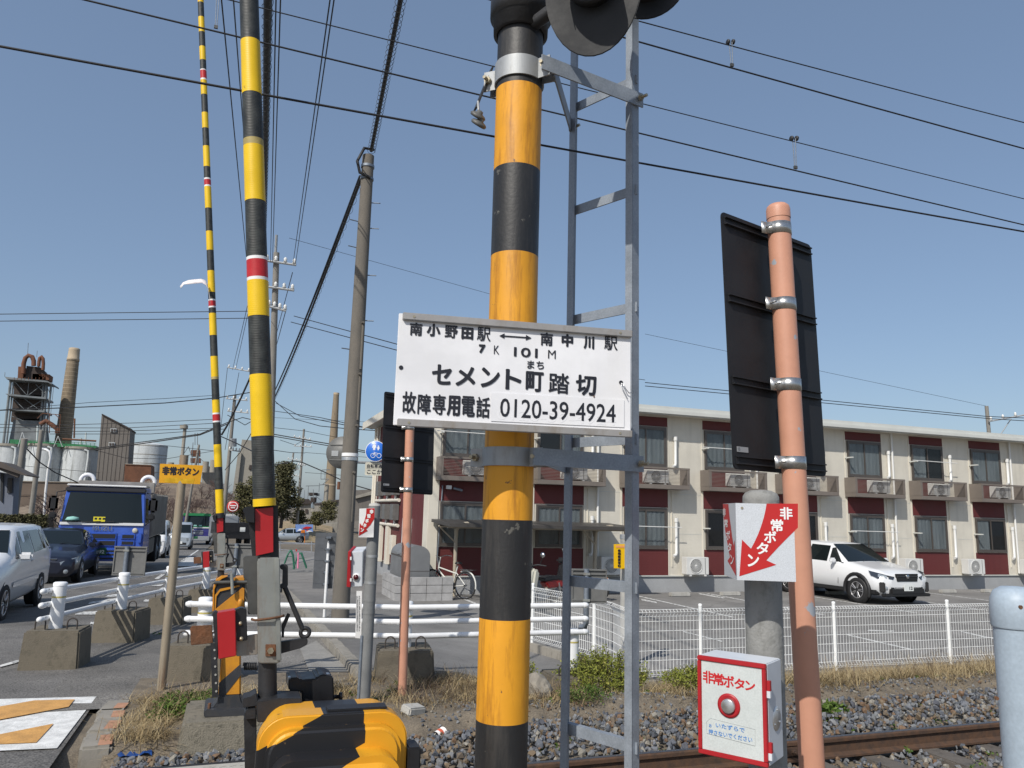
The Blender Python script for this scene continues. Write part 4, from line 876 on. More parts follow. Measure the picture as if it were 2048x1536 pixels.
# ================================================================== YELLOW EMERGENCY SIGN ON A STAINED POLE
stained('stained_pipe', (.30, .255, .19), (.22, .10, .04), .6, 9, .8, .12, metal=.25)
b3 = on_ground(322, 1383); t3 = PY(366, 936, b3.y)
t = thing('yellow_sign_pole', 'leaning stained pole with an orange yellow emergency button sign', 'sign', b3)
MB().cyl(b3-(t3-b3).normalized()*.1, t3+(t3-b3)*.06, .041, n=20).build('pole', 'stained_pipe', t)
mat('amber_sign', (.66, .33, .012), .45, var=.1, vscale=5)
sTL, sTR, sBR, sBL = [D(x, y, proj(t3)[2]-.06) for x, y in ((320, 927.5), (406, 931), (400, 968.5), (318, 965.5))]
mb = MB(); q = [sBL, sBR, sTR, sTL]; mb.add(q+[p+FW*.004 for p in q], [(3, 2, 1, 0)[::-1], (4, 7, 6, 5), (0, 4, 5, 1), (1, 5, 6, 2), (2, 6, 7, 3), (3, 7, 4, 0)]); mb.build('panel', 'amber_sign', t)
exs = (sTR-sTL).normalized(); eys = (sTL-sBL).normalized()
wS = (sTR-sTL).length; hS = (sTL-sBL).length
MB().text('非常ボタン', sBL-FW*.002, exs, eys, wS*.06, hS*.42, wS*.86, hS*.46, .004).build('lettering', 'ink', t)
mat('amber_worn', (.62, .36, .01), .5, var=.2, vscale=14)
MB().flat([(wS*.13, hS*.04), (wS*.8, hS*.04), (wS*.82, hS*.3), (wS*.6, hS*.26), (wS*.3, hS*.31), (wS*.12, hS*.22)], sBL-FW*.0015, exs, eys).build('worn_patch', 'amber_worn', t)
# ================================================================== SECOND EMERGENCY POST
mat('post_grey', (.19, .195, .195), .6, var=.14, vscale=5, bump=.1)
b4 = on_ground(727, 1412); a, b = V(b4.x, b4.y, 0), V(b4.x, b4.y, 4); z4 = a.lerp(b, along(a, b, 1012)).z
t = thing('equipment_post', 'grey round post across the track carrying a red arrow sign and button box', 'post', b4)
MB().cyl(b4-V(0, 0, .1), V(b4.x, b4.y, z4), .055, n=24).build('shaft', 'post_grey', t)
MB().lathe([(.056, 0), (.05, .02), (.001, .03)], V(b4.x, b4.y, z4), n=24).build('cap', 'concrete_pale', t)
def z_at(p, py): a, b = V(p.x, p.y, -1), V(p.x, p.y, 9); return a.lerp(b, along(a, b, py)).z
for py in (1112, 1165, 1200, 1225): MB().cyl((b4.x, b4.y, z_at(b4, py)-.012), (b4.x, b4.y, z_at(b4, py)+.012), .0575, n=24).build('strap', 'galv' if py < 1190 else 'post_grey', t)
MB().cyl(b4+V(-.055, -.03, -.05), V(b4.x-.055, b4.y-.03, z_at(b4, 1270)), .014, n=12).build('conduit', 'galv_dull', t)
dd4 = proj(V(b4.x, b4.y, 1.5))[2]
def flatquad(name, m, pts, d_, parent, th=.003, bev=0):
    q = [D(x, y, d_) for x, y in pts]; n = len(q); mb = MB(); mb.add(q+[p+FW*th for p in q], [tuple(range(n-1, -1, -1)), tuple(range(n, 2*n))]+[(i, (i+1) % n, n+(i+1) % n, n+i) for i in range(n)]); return mb.build(name, m, parent, bev)
as_ = thing('arrow_sign', 'small white sign with red arrow on the grey equipment post', 'sign', D(733, 1075, dd4-.08))
dS = dd4-.09
flatquad('panel', 'white_paint', [(718.8, 1017.4), (749, 1016), (747, 1074.7), (717, 1074.7)], dS, as_)
SX = lambda x, y: (600+x/7.68, 880+y/7.68)
flatquad('red_arrow', 'sign_red', [SX(*p) for p in ((1020, 1052), (1145, 1048), (1142, 1205), (1085, 1300), (1015, 1375), (1042, 1395), (904, 1472), (918, 1275), (955, 1322), (990, 1240), (1015, 1140))], dS-.003, as_, .001)
for ch, x0, y0, x1, y1 in (('非', 1070, 1068, 1128, 1132), ('常', 1030, 1135, 1085, 1200), ('ボ', 1003, 1210, 1055, 1272), ('タ', 968, 1280, 1022, 1342), ('ン', 930, 1350, 985, 1412)):
    p0, p1, p2 = D(*SX(x0, y1), dS-.005), D(*SX(x1, y1), dS-.005), D(*SX(x0, y0), dS-.005)
    MB().text(ch, p0, (p1-p0).normalized(), (p2-p0).normalized(), 0, 0, (p1-p0).length, (p2-p0).length, .003).build('character', 'white_paint', as_)
bx = thing('button_box', 'white button box with red door and red lamp on the grey equipment post', 'button box', D(712, 1175, dd4-.05))
flatquad('housing', 'box_white', [(702, 1104), (726, 1103), (724, 1173), (700, 1174)], dd4-.1, bx, .22, .004)
flatquad('red_door', 'box_red', [(696, 1103), (702, 1103.5), (700.5, 1175), (693, 1174)], dd4-.13, bx, .24, .003)
for py in (1117, 1160): flatquad('hinge', 'white_paint', [(700, py-3), (703, py-3), (703, py+3), (700, py+3)], dd4-.135, bx, .01)
c = D(712.5, 1154, dd4-.1); MB().lathe([(.034, -.002), (.034, .008), (.026, .012)], c, -FW, 20).build('lamp_rim', 'white_paint', bx); MB().lathe([(.026, .004), (.024, .016), (.014, .026), (.001, .029)], c, -FW, 20).build('red_lamp', 'lens_red', bx)
nt_ = thing('notice_strip', 'narrow white notice plate below the button box on the grey post', 'notice', D(718, 1276, dd4-.08))
flatquad('plate', 'white_paint', [(713, 1182), (724, 1182), (722.5, 1277), (710.5, 1276)], dd4-.075, nt_)
rr_ = random.Random(3); mb = MB()
for k in range(46):
    y = 1192+k*1.55; 
    for x0 in (713, 717.3): 
        w_ = rr_.uniform(1.5, 3.2); q = [D(x, yy, dd4-.0765) for x, yy in ((x0, y+.8), (x0+w_, y+.8), (x0+w_, y), (x0, y))]; mb.add(q, [(0, 1, 2, 3)])
mb.build('fine_print', 'ink', nt_, kind='stuff')
# ================================================================== BIG UTILITY POLE
stained('pole_concrete', (.15, .135, .115), (.10, .095, .085), .9, 14, .6, .3, bump=.25)
b5 = on_ground(680, 1238); z5 = z_at(b5, 312)
t = thing('utility_pole', 'tall thick concrete utility pole between the barrier and the name sign', 'utility pole', b5, 0, 'utility poles')
MB().cyl(b5-V(0, 0, .1), V(b5.x, b5.y, z5), .158, .112, n=32).build('shaft', 'pole_concrete', t)
for py, sx in ((455, 1), (445, -1), (497, -1), (549, 1), (404, 1), (640, 1), (700, -1)):
    z = z_at(b5, py); MB().cyl((b5.x+.1*sx, b5.y, z), (b5.x+.28*sx, b5.y-.05, z), .011, n=8).build('step_bolt', 'galv_dull', t)
for py in (648, 750, 852, 945): z = z_at(b5, py); MB().cyl((b5.x+.06, b5.y-.11, z), (b5.x+.07, b5.y-.2, z), .022, n=10).build('bolt_cover', 'pole_concrete', t); 
for py in (645, 745, 945): z = z_at(b5, py+42); MB().cyl((b5.x+.08, b5.y-.105, z-.5), (b5.x+.08, b5.y-.105, z+.38), .028, n=10).build('conduit_cover', 'pole_concrete', t)
for py, m in ((910, 'white_paint'), (918, 'galv_bright')):
    z = z_at(b5, py); MB().cyl((b5.x, b5.y, z-.03), (b5.x, b5.y, z+.03), .15, n=32).build('band', m, t)
zA = z_at(b5, 924); MB().cyl((b5.x, b5.y-.05, zA), (b5.x+.62, b5.y-.05, zA), .025, n=10).build('sign_arm', 'galv', t)
MB().cyl((b5.x, b5.y, z5-.25), (b5.x, b5.y, z5-.2), .13, n=24).build('band', 'galv_dull', t); MB().cyl((b5.x, b5.y, z5-.5), (b5.x, b5.y, z5-.46), .13, n=24).build('band', 'galv_dull', t)
MB().tube([V(b5.x+.1, b5.y, z5+.15), V(b5.x-.1, b5.y-.1, z5+.1), V(b5.x-.22, b5.y-.12, z5-.2), V(b5.x-.16, b5.y-.12, z5-.42), V(b5.x+.05, b5.y-.13, z5-.5)], .03, 8).build('cable_loop', 'wire', t)
d5 = proj(V(b5.x, b5.y, 3))[2]
c = D(684, 905, d5+.25)
rs = thing('round_sign', 'round grey road sign seen from behind on the thick utility pole', 'sign', c-V(0, 0, .3))
MB().lathe([(.001, 0), (.30, 0), (.302, .012), (.29, .012), (.001, .008)], c, V(.42, 1, 0), 40).build('disc', 'board_grey', rs)
for dz in (.14, -.14): MB().box(c+V(-.004, -.008, dz), (.46, .008, .02), Matrix.Rotation(R(-22.8), 3, 'Z')).build('rib', 'board_grey', rs)
MB().box(c+V(-.122, .044, -.02), (.13, .006, .1), Matrix.Rotation(R(-22.8), 3, 'Z')).build('label', 'galv', rs)
mat('sign_blue', (.012, .13, .55), .4, var=.04, vscale=4); mat('sign_cream', (.50, .48, .40), .5, var=.1, vscale=6)
c = D(751.5, 902.5, d5-.1); bs = thing('blue_sign', 'round blue sign with pedestrian and bicycle beside the thick utility pole', 'sign', c-V(0, 0, .2))
bn_ = V(-.35, -1, 0).normalized(); bx_ = V(-bn_.y, bn_.x, 0)*1.0
MB().lathe([(.001, .006), (.178, .006), (.18, .004)], c, bn_, 40).build('blue_face', 'sign_blue', bs); MB().lathe([(.18, .0045), (.188, .0055), (.188, -.014), (.001, -.014)], c, bn_, 40).build('white_rim', 'white_paint', bs)
po = c+bn_*.0075
def person(x, y, s):
    MB().flat([(x+s*.16*math.cos(R(30*k)), y+s*(.86+.14*math.sin(R(30*k)))) for k in range(12)], po, bx_, Z).build('pictogram', 'white_paint', bs)
    MB().flat([(x+s*a, y+s*b) for a, b in ((-.2, .7), (.2, .7), (.28, .3), (.17, .3), (.14, .5), (.14, 0), (.02, 0), (0, .3), (-.02, 0), (-.14, 0), (-.14, .5), (-.17, .3), (-.28, .3))], po, bx_, Z).build('pictogram', 'white_paint', bs)
person(-.03, .02, .135); person(.045, .02, .085)
for x in (-.045, .065): MB().tube([po+bx_*(x+.04*math.cos(R(30*k)))+Z*(-.08+.04*math.sin(R(30*k))) for k in range(12)], .005, 4, True).build('pictogram', 'white_paint', bs)
MB().tube([po+bx_*-.045+Z*-.08, po+bx_*-.02+Z*-.03, po+bx_*.04+Z*-.035, po+bx_*.01+Z*-.08, po+bx_*-.02+Z*-.03, po+bx_*-.03+Z*-.01], .005, 4).build('pictogram', 'white_paint', bs)
c = D(752, 938, d5-.1); ps = thing('plate_sign', 'cream plate with Japanese text under the round blue sign', 'sign', c-V(0, 0, .12))
MB().prism(rrect(.40, .235, .03), c-bn_*.004, bx_, Z, bn_, .008).build('plate', 'sign_cream', ps)
MB().text('自転車通行', c+bn_*.006, bx_, Z, -.165, .015, .34, .07, .002).build('lettering', 'ink', ps); MB().text('ここか', c+bn_*.006, bx_, Z, -.16, -.095, .27, .085, .003).build('lettering', 'ink', ps)
MB().tube([c+bn_*.006+bx_*-.17+Z*.003, c+bn_*.006+bx_*.18+Z*.003], .002, 4).build('rule_line', 'ink', ps)
# ================================================================== CHEVRON BOARD SEEN FROM BEHIND
b6 = on_ground(648, 1234); d6 = proj(b6+V(0, 0, .8))[2]
t = thing('delineator_board', 'tall grey ribbed board seen from behind on a thin white pole', 'sign', b6)
t6 = PY(658.5, 1069, b6.y-.03); MB().cyl(V(b6.x, b6.y-.03, b6.z), t6, .027, n=14).build('pole', 'white_pipe', t)
mat('board_sheet', (.14, .15, .165), .5, metal=.3, var=.1, vscale=7)
ys6 = [1066, 1074.2, 1097.5, 1121, 1144, 1167.5, 1177.5]
for k in range(6):
    y0, y1 = ys6[k], ys6[k+1]; f = lambda y: (y-1066)/111.5
    q = [(631.3-6.5*f(y1), y1-.2), (673.6-9.5*f(y1), y1-.4), (673.6-9.5*f(y0), y0-.2), (631.3-6.5*f(y0), y0+.1)]
    flatquad('panel', 'board_sheet', q, d6+.03+.004*(k % 2), t, .012, .002)
for y in ys6[1:6]:
    f_ = (y-1066)/111.5; x = 658-8*f_
    flatquad('clamp', 'galv_dull', [(x-5.5, y+.2), (x+5, y+.2), (x+5, y+3.2), (x-5.5, y+3.2)], d6-.045, t, .06, .003)
    for dx in (-5, 6.5): c = D(x+dx, y+2, d6-.02); bolts(t, 'black_iron', [(c, -FW)], .014, .01, .02)
# ================================================================== KERB STONES AND BITS BY THE CROSSING
mat('brick_paint', (.40, .21, .13), .85, var=.2, vscale=18)
for i, (px, py) in enumerate(((196, 1480), (212, 1449), (222, 1428), (230, 1411))):
    p = G(px, py, .02); t = thing('edge_stone', 'weathered edge stone with faded orange paint beside the crossing marking, %s' % ('nearest the track', 'second from the track', 'third from the track', 'farthest from the track')[i], 'edge stone', (p.x, p.y, 0), R((4, -3, 2, -5)[i]), 'edge stones of the crossing')
    MB().box((0, 0, -.06), (.21, .37, .17)).build('stone', 'concrete', t, .02, local=True)
    MB().box((.055, -.03, .0265), (.09, .26-.03*i, .004)).build('paint_patch', 'brick_paint', t, .001, local=True)
# ================================================================== WHITE MESH FENCE
mat('fence_white', (.80, .81, .80), .4, var=.05, vscale=10)
FZ = -.27; FHt = .87
def mesh_panel(mb, a, b):
    L_ = (b-a).length; u = (b-a)/L_; f = V(u.y, -u.x, 0); n = max(2, round(L_/.05)); r = .0036
    for i in range(1, n):
        p = a+u*(L_*i/n); z0, z1 = FZ+.02, FZ+FHt-.03
        path = [p+V(0, 0, z0), p+f*.035+V(0, 0, z0+.03), p+V(0, 0, z0+.075), p+V(0, 0, z1-.085), p+f*.035+V(0, 0, z1-.03), p+V(0, 0, z1)]
        mb.tube(path, r, 4, caps=False)
    for h in (.02, .095, .215, .335, .455, .575, .695, .755, .84):
        mb.cyl(a+V(0, 0, FZ+h), b+V(0, 0, FZ+h), .004, n=5, caps=False)
    for h in (.05, .81): mb.cyl(a+f*.036+V(0, 0, FZ+h), b+f*.036+V(0, 0, FZ+h), .003, n=5, caps=False)
fp = [D(1064, 1280, 12.3), D(1128, 1284, 11.6), D(1188, 1290, 10.95), D(1225, 1300, 10.4), PY(1262, 1335, 8.97), PY(1402, 1335, 8.97), PY(1672, 1335, 8.97), PY(1902, 1335, 8.97)]
fp = [V(p.x, p.y, 0) for p in fp]; fp += [fp[-1]+V(2.06*k, 0, 0) for k in (1, 2, 3, 4)]
ft = thing('mesh_fence', 'white welded wire mesh fence between the track bank and the parking lot', 'fence', (fp[5].x, fp[5].y, -.4))
for i, p in enumerate(fp):
    if i in (1, 3): continue
    MB().cyl((p.x, p.y, -.42), (p.x, p.y, FZ+FHt+.015), .024, n=16).build('post', 'fence_white', ft); MB().lathe([(.026, 0), (.026, .02), (.02, .03), (.001, .033)], (p.x, p.y, FZ+FHt+.005), n=14).build('post_cap', 'fence_white', ft)
for i in range(len(fp)-1):
    mb = MB(); mesh_panel(mb, fp[i], fp[i+1]); mb.build('mesh_panel', 'fence_white', ft, kind='stuff')
fk = MB().bb(fp[4].x, fp[-1].x, 8.92, 9.02, -.6, -.36).build('fence_footing', 'concrete', kind='structure')
x = fp[4].x
while x < fp[-1].x:
    MB().bb(x, x+.59, 8.9, 9.04, -.58, FZ-.02).build('footing_block', 'concrete', fk, .008); x += .6
for i in range(4):
    a, b = fp[i], fp[i+1]; u = (b-a).normalized(); M3 = Matrix((u, V(-u.y, u.x, 0), Z)).transposed(); MB().box((a+b)/2+V(0, 0, -.42), ((b-a).length-.01, .13, .26), M3).build('footing_block', 'concrete', fk, .008)
# ---- yellow warning post behind the fence corner
c = D(1248, 1300, 11.0); zt_ = D(1248, 1077, 11.0).z
t = thing('warning_post', 'short concrete post with a yellow detector warning sign behind the bush', 'post', (c.x, c.y, -.4))
MB().cyl((c.x, c.y, -.45), (c.x, c.y, zt_), .058, n=20).build('shaft', 'concrete_pale', t); MB().cyl((c.x, c.y, zt_-.01), (c.x, c.y, zt_+.05), .066, n=20).build('cap', 'galv_bright', t)
mat('warn_yellow', (.80, .48, .005), .45)
for py in (1095, 1135): MB().cyl((c.x, c.y, z_at(c, py)-.02), (c.x, c.y, z_at(c, py)+.02), .062, n=20).build('strap', 'warn_yellow', t)
flatquad('sign_panel', 'warn_yellow', [(1227.5, 1088.5), (1262, 1088), (1262, 1137), (1227.5, 1136.5)], 10.9, t, .004)
def vtext(s, x0, x1, y0, y1, d_, m, parent, bold=.004):
    h = (y1-y0)/len(s)
    for i, ch in enumerate(s):
        p0, p1, p2 = D(x0, y0+h*(i+.94), d_), D(x1, y0+h*(i+.94), d_), D(x0, y0+h*(i+.06), d_)
        MB().text(ch, p0, (p1-p0).normalized(), (p2-p0).normalized(), 0, 0, (p1-p0).length, (p2-p0).length, bold).build('character', m, parent)
vtext('踏切障害物', 1250.5, 1257.5, 1098, 1135.5, 10.89, 'ink', t); vtext('検知装置有り', 1235.5, 1241.5, 1098, 1135, 10.89, 'ink', t)
mat('faded_pink', (.75, .33, .12), .6); flatquad('faded_line', 'faded_pink', [(1232, 1091), (1259, 1091), (1259, 1095.5), (1232, 1095.5)], 10.895, t, .001)
# ================================================================== APARTMENT BLOCK
siding('siding_cream', (.63, .595, .515), .045); siding('siding_red', (.115, .021, .021), .045)
mat('trim_cream', (.66, .62, .53), .55, var=.05, vscale=2); mat('fascia', (.55, .56, .53), .5, var=.05, vscale=1.5); mat('balcony_taupe', (.17, .145, .125), .55, var=.08, vscale=3)
mat('window_frame', (.115, .10, .09), .4, metal=.4); mat('foundation_grey', (.33, .34, .35), .85, var=.08, vscale=1.2, fine=.08)
mat('curtain', (.40, .47, .50), .9, var=.25, vscale=3, streak=.15); mat('room_dark', (.02, .022, .026), .6)
m = mat('pane', (.01, .012, .014), .02, spec=.9); m.node_tree.nodes['Principled BSDF'].inputs['Alpha'].default_value = .3
mat('ac_white', (.62, .62, .6), .5, var=.04, vscale=3); mat('ac_fan', (.10, .10, .10), .5); mat('duct_white', (.70, .70, .68), .4)
BX0, BX1, BY0, BY1 = 4.97, 47., 20.3, 29.2
ap = thing('apartment_block', 'two storey cream and red apartment block with grey balconies behind the parking lot', 'building', (BX0, BY0, -.42))
MB().bb(BX0, BX1, BY0, BY1, .03, 4.78).build('wall', 'siding_cream', ap)
MB().bb(BX0+.03, BX1-.03, BY0+.02, BY1-.02, -.5, .03).build('foundation', 'foundation_grey', ap)
MB().bb(BX0-.02, BX1, BY0-.03, BY0+.01, .02, .05).build('base_flashing', 'fascia', ap)
rf = MB().bb(BX0-.42, BX1+.4, BY0-.42, BY1+.4, 4.80, 4.86).build('roof', 'fascia', ap)
MB().bb(BX0-.45, BX1+.42, BY0-.47, BY0-.421, 4.74, 5.0).build('fascia_board', 'fascia', rf); MB().bb(BX0-.47, BX0-.421, BY0-.42, BY1+.4, 4.74, 5.0).build('fascia_board', 'trim_cream', rf)
MB().bb(BX0-.45, BX1+.42, BY0-.55, BY0-.472, 4.77, 4.87).build('gutter', 'fascia', rf); MB().bb(BX0-.44, BX1+.41, BY0-.419, BY1+.41, 4.985, 5.0).build('roof_sheet', 'fascia', rf)
MB().bb(BX0-.42, BX1, BY0-.42, BY0-.002, 4.765, 4.797).build('soffit', 'trim_cream', ap)
# end wall: red siding with cream strips
MB().bb(BX0-.012, BX0-.002, BY0+.55, BY1-1.0, .06, 4.72).build('red_panel', 'siding_red', ap)
MB().bb(BX0-.03, BX0+.26, BY0-.03, BY0+.5, .06, 4.74).build('corner_pilaster', 'trim_cream', ap, .01)
for yy in (BY1-1.0, BY1-.55): MB().cyl((BX0-.1, yy, .1), (BX0-.1, yy, 4.7), .05, n=12).build('downpipe', 'trim_cream', ap)
# construction joints in the cream siding
def wbox(mb, x0, x1, y0, y1, z0, z1): return mb.bb(x0, x1, BY0-y1, BY0-y0, z0, z1)
def window(x, z0, z1, w_, flip, up):
    fr = MB()
    for a, b, c, d_ in ((x, x+w_, z0, z0+.05), (x, x+w_, z1-.06, z1), (x, x+.045, z0+.0505, z1-.0605), (x+w_-.045, x+w_, z0+.0505, z1-.0605)): wbox(fr, a, b, .012, .07, c, d_)
    o = fr.build('window', 'window_frame', ap)
    wbox(MB(), x+.046, x+w_-.046, .0125, .016, z0+.051, z1-.061).build('dark_room', 'room_dark', o)
    # curtain: folded cloth
    s0, s1 = (x+.06, x+w_*rnd.uniform(.42, .5)) if flip else (x+w_*rnd.uniform(.5, .56), x+w_-.06)
    if rnd.random() < .45: s0, s1 = x+.06, x+w_-.06
    n = 40; vs = []
    for i in range(n+1):
        xx = s0+(s1-s0)*i/n; yy = BY0-.026-.007*math.sin(i*1.3)-.003*math.sin(i*2.9)
        vs += [V(xx, yy, z0+.06), V(xx, yy, z1-.09)]
    mb = MB(); mb.add(vs, [(2*i, 2*i+2, 2*i+3, 2*i+1) for i in range(n)], True); mb.build('curtain', 'curtain', o)
    for a, b, yq in ((x+.046, x+w_/2+.015, .044), (x+w_/2-.015, x+w_-.046, .056)):
        sh = MB()
        for p in ((a, b, z0+.052, z0+.09), (a, b, z1-.10, z1-.062), (a, a+.035, z0+.0905, z1-.1005), (b-.035, b, z0+.0905, z1-.1005)): wbox(sh, p[0], p[1], yq-.008, yq+.008, p[2], p[3])
        sh.build('sash', 'window_frame', o); wbox(MB(), a+.036, b-.036, yq-.002, yq+.002, z0+.091, z1-.101).build('pane', 'pane', o)
def ac_unit(x, y, z, label, group, w_=.76, h_=.54, d_=.28, dark=False):
    t = thing('air_conditioner', label, 'air conditioner', (x, y, z), 0, group)
    MB().bb(0, w_, 0, d_, .04, h_).build('casing', 'ac_white', t, .012, local=True)
    cx, cz, r = w_*.42, h_*.54, h_*.4
    MB().lathe([(r, .001), (r, .012), (r-.015, .012), (r-.02, .001)], (cx, 0, cz), (0, -1, 0), 28).build('fan_rim', 'ac_white', t, local=True)
    MB().lathe([(.001, .002), (r-.02, .002)], (cx, 0, cz), (0, -1, 0), 28).build('fan_opening', 'ac_fan', t, local=True)
    g = MB()
    for k in range(28):
        a = R(360/28*k); g.add([V(cx+q*math.cos(a+e_), -.006, cz+q*math.sin(a+e_)) for q, e_ in ((.03, 0), (r-.018, .35), (r-.018, .43), (.03, .2))], [(0, 1, 2, 3)])
    g.build('fan_grille', 'ac_white', t, local=True, kind='stuff')
    MB().lathe([(.001, .012), (.03, .011), (.035, .003)], (cx, 0, cz), (0, -1, 0), 14).build('fan_hub', 'ac_white', t, local=True)
    MB().bb(w_*.82, w_*.84, -.004, 0, .06, h_-.02).build('panel_joint', 'ac_fan', t, local=True)
    for q in (.1, w_-.16): MB().bb(q, q+.06, -.02, d_+.02, 0, .04).build('foot', 'ac_white', t, local=True)
    return t
N_ = 9; nmB = ['leftmost', 'second', 'third', 'fourth', 'fifth', 'sixth', 'seventh', 'eighth', 'ninth']
for i in range(N_):
    x = 5.27+2.765*i; w_ = 1.41
    for a, b in ((.055, .80), (2.02, 3.18), (4.44, 4.72)): wbox(MB(), x-.06, x+w_+.06, .002, .011, a, b).build('red_panel', 'siding_red', ap)
    for s in (x-.10, x+w_+.062): wbox(MB(), s, s+.038, .002, .02, .055, 4.72).build('edge_trim', 'trim_cream', ap)
    for zz_ in (2.42, 4.05, 1.25): wbox(MB(), x+w_+.12, x+2.765-.12, .001, .004, zz_, zz_+.012).build('panel_joint', 'fascia', ap)
    window(x, .82, 2.0, w_, i % 3 != 0, False); window(x, 3.22, 4.42, w_, i % 2 == 0, True)
    # balcony
    bx0, bx1, bz0, bz1, bd_ = x-.16, x+1.93, 2.55, 3.18, .5
    bl = wbox(MB(), bx0, bx1, .02, bd_, bz0, bz0+.13).build('balcony', 'balcony_taupe', ap, .006)
    wbox(MB(), bx0, bx0+.04, .02, bd_, bz0+.131, bz1).build('side_screen', 'balcony_taupe', bl); wbox(MB(), bx1-.04, bx1, .02, bd_, bz0+.131, bz1).build('side_screen', 'balcony_taupe', bl)
    wbox(MB(), bx0-.004, bx1+.004, bd_-.035, bd_+.004, bz1-.05, bz1+.004).build('top_rail', 'balcony_taupe', bl)
    for q in (bx0+.045, bx1-.085): wbox(MB(), q, q+.04, bd_-.03, bd_, bz0+.132, bz1-.051).build('corner_post', 'balcony_taupe', bl)
    sl_ = MB()
    for k in range(11): z = bz0+.16+k*.039; wbox(sl_, bx0+.09, bx1-.09, bd_-.022, bd_-.012, z, z+.012)
    sl_.build('slats', 'balcony_taupe', bl, kind='stuff')
    ac_unit(x+.55+.12*(i % 2), BY0-.38, bz0+.131, 'outdoor air conditioner unit inside the balcony of the %s upper window from left' % nmB[i], 'upper air conditioners', .74, .44, .26)
    # white ducts
    for zz0, zz1 in ((.62, 1.62), (3.25, 4.05)):
        MB().tube([V(x+w_+.30, BY0-.08, zz1), V(x+w_+.30, BY0-.08, zz0+.08), V(x+w_+.26, BY0-.10, zz0+.02), V(x+w_+.18, BY0-.12, zz0)], .045, 10).build('pipe_cover', 'duct_white', ap)
        MB().cyl((x+w_+.30, BY0-.08, zz1-.02), (x+w_+.30, BY0-.08, zz1+.1), .06, n=12).build('pipe_hood', 'duct_white', ap)
    if i % 2 == 1 or i == 5: MB().cyl((x+w_+.48, BY0-.07, .1), (x+w_+.48, BY0-.07, 4.78), .035, n=10).build('downpipe', 'duct_white', ap)
    wbox(MB(), x+w_+.18, x+w_+.2, .0, .03, .3, 2.5).build('thin_pipe', 'trim_cream', ap)
    for z in (1.42, 3.82):
        MB().bb(x-.10, x-.05, BY0-.36, BY0-.021, z, z+.035).build('laundry_arm', 'fascia', ap)
        if (i+int(z)) % 3 == 0: MB().cyl((x-.25, BY0-.33, z+.045), (x+1.75, BY0-.33, z+.03), .012, n=8).build('laundry_pole', 'duct_white', ap)
    if i >= 1: ac_unit(x+1.84, BY0-.42, .06, 'white ground air conditioner unit right of the %s lower window from left' % nmB[i], 'ground air conditioners')
# end wall: meters, boxes, cabinet
for r_, z in enumerate((1.42, 2.2)):
    for k in range(3):
        y = 24.1+k*1.4; o = MB().bb(BX0-.22, BX0-.02, y, y+.5, z, z+.5).build('meter_box', 'board_grey', ap, .01)
    MB().cyl((BX0-.08, 23.9, z-.16), (BX0-.08, 28.0, z-.16), .055, n=10).build('conduit', 'trim_cream', ap)
    for k in range(3): MB().cyl((BX0-.1, 24.35+k*1.4, z-.14), (BX0-.1, 24.35+k*1.4, z+.02), .04, n=10).build('conduit', 'duct_white', ap)
for k in (0, 1): MB().bb(BX0-.14, BX0-.02, 25.2+k*1.3, 25.6+k*1.3, .0, 1.2).build('pipe_casing', 'trim_cream', ap, .01)
MB().bb(BX0-.16, BX0-.02, 24.3, 24.7, .35, .95).build('junction_box', 'trim_cream', ap, .01)
for dz_, y0, y1 in ((0, 22.2, 22.25), (0, 23.2, 23.25)): MB().bb(BX0-.08, BX0-.02, y0, y1, .3, 1.5).build('notice_frame', 'white_paint', ap)
MB().bb(BX0-.06, BX0-.02, 22.25, 23.2, .3, 1.5).build('notice_panel', 'siding_red', ap)
MB().tube([V(BX0+.34, BY0-.05, 2.42), V(BX0+.31, BY0-.05, 1.6), V(BX0+.27, BY0-.06, .6), V(BX0+.34, BY0-.06, .1)], .018, 8).build('cable', 'galv_dull', ap)
cm = MB().box((BX0+.5, BY0-.1, 2.38), (.14, .1, .1)).build('camera_box', 'white_paint', ap, .01); MB().cyl((BX0+.62, BY0-.12, 2.36), (BX0+.86, BY0-.18, 2.3), .035, n=12).build('wall_camera', 'galv_dull', ap)
# ================================================================== BIN, BLOCK WALL, SHELTER
mat('bin_grey', (.20, .205, .21), .5, metal=.2, var=.08, vscale=3)
t = thing('rubbish_bin', 'grey rounded top rubbish container beside the apartment end wall', 'rubbish bin', (4.62, 19.4, -.38))
xa, xb, ya, yb = PY(815, 1140, 19.2).x-.1, PY(858, 1140, 19.2).x+.02, 19.2, 20.9; ztp = PY(838, 1091, 19.2).z; rr2 = (xb-xa)/2
pr = [(xa, -.38), (xb, -.38)]+[((xa+xb)/2+rr2*math.cos(R(q)), ztp-rr2*.8+rr2*.8*math.sin(R(q))) for q in range(0, 181, 12)]
MB().prism(pr, (0, ya, 0), (1, 0, 0), (0, 0, 1), (0, 1, 0), yb-ya).build('body', 'bin_grey', t, .008)
MB().bb(xa-.012, xa+.02, ya+.05, yb-.05, ztp-rr2*.8-.03, ztp-rr2*.8).build('lid_edge', 'window_frame', t); MB().bb(xa-.02, xa-.002, ya+.5, ya+.8, ztp-rr2*.8+.02, ztp-rr2*.8+.06).build('handle', 'galv_bright', t)
MB().bb(xa-.004, xb+.004, ya-.004, ya-.001, .25, .262).build('panel_seam', 'window_frame', t)
mat('cinder', (.36, .355, .35), .9, var=.18, vscale=3, fine=.15, fscale=80, bump=.2)
bw = thing('block_wall', 'low grey concrete block wall in front of the rounded rubbish container', 'wall', (4.6, 18.8, -.4))
wx0, wx1 = PY(788, 1197, 18.8).x, PY(905, 1197, 18.8).x
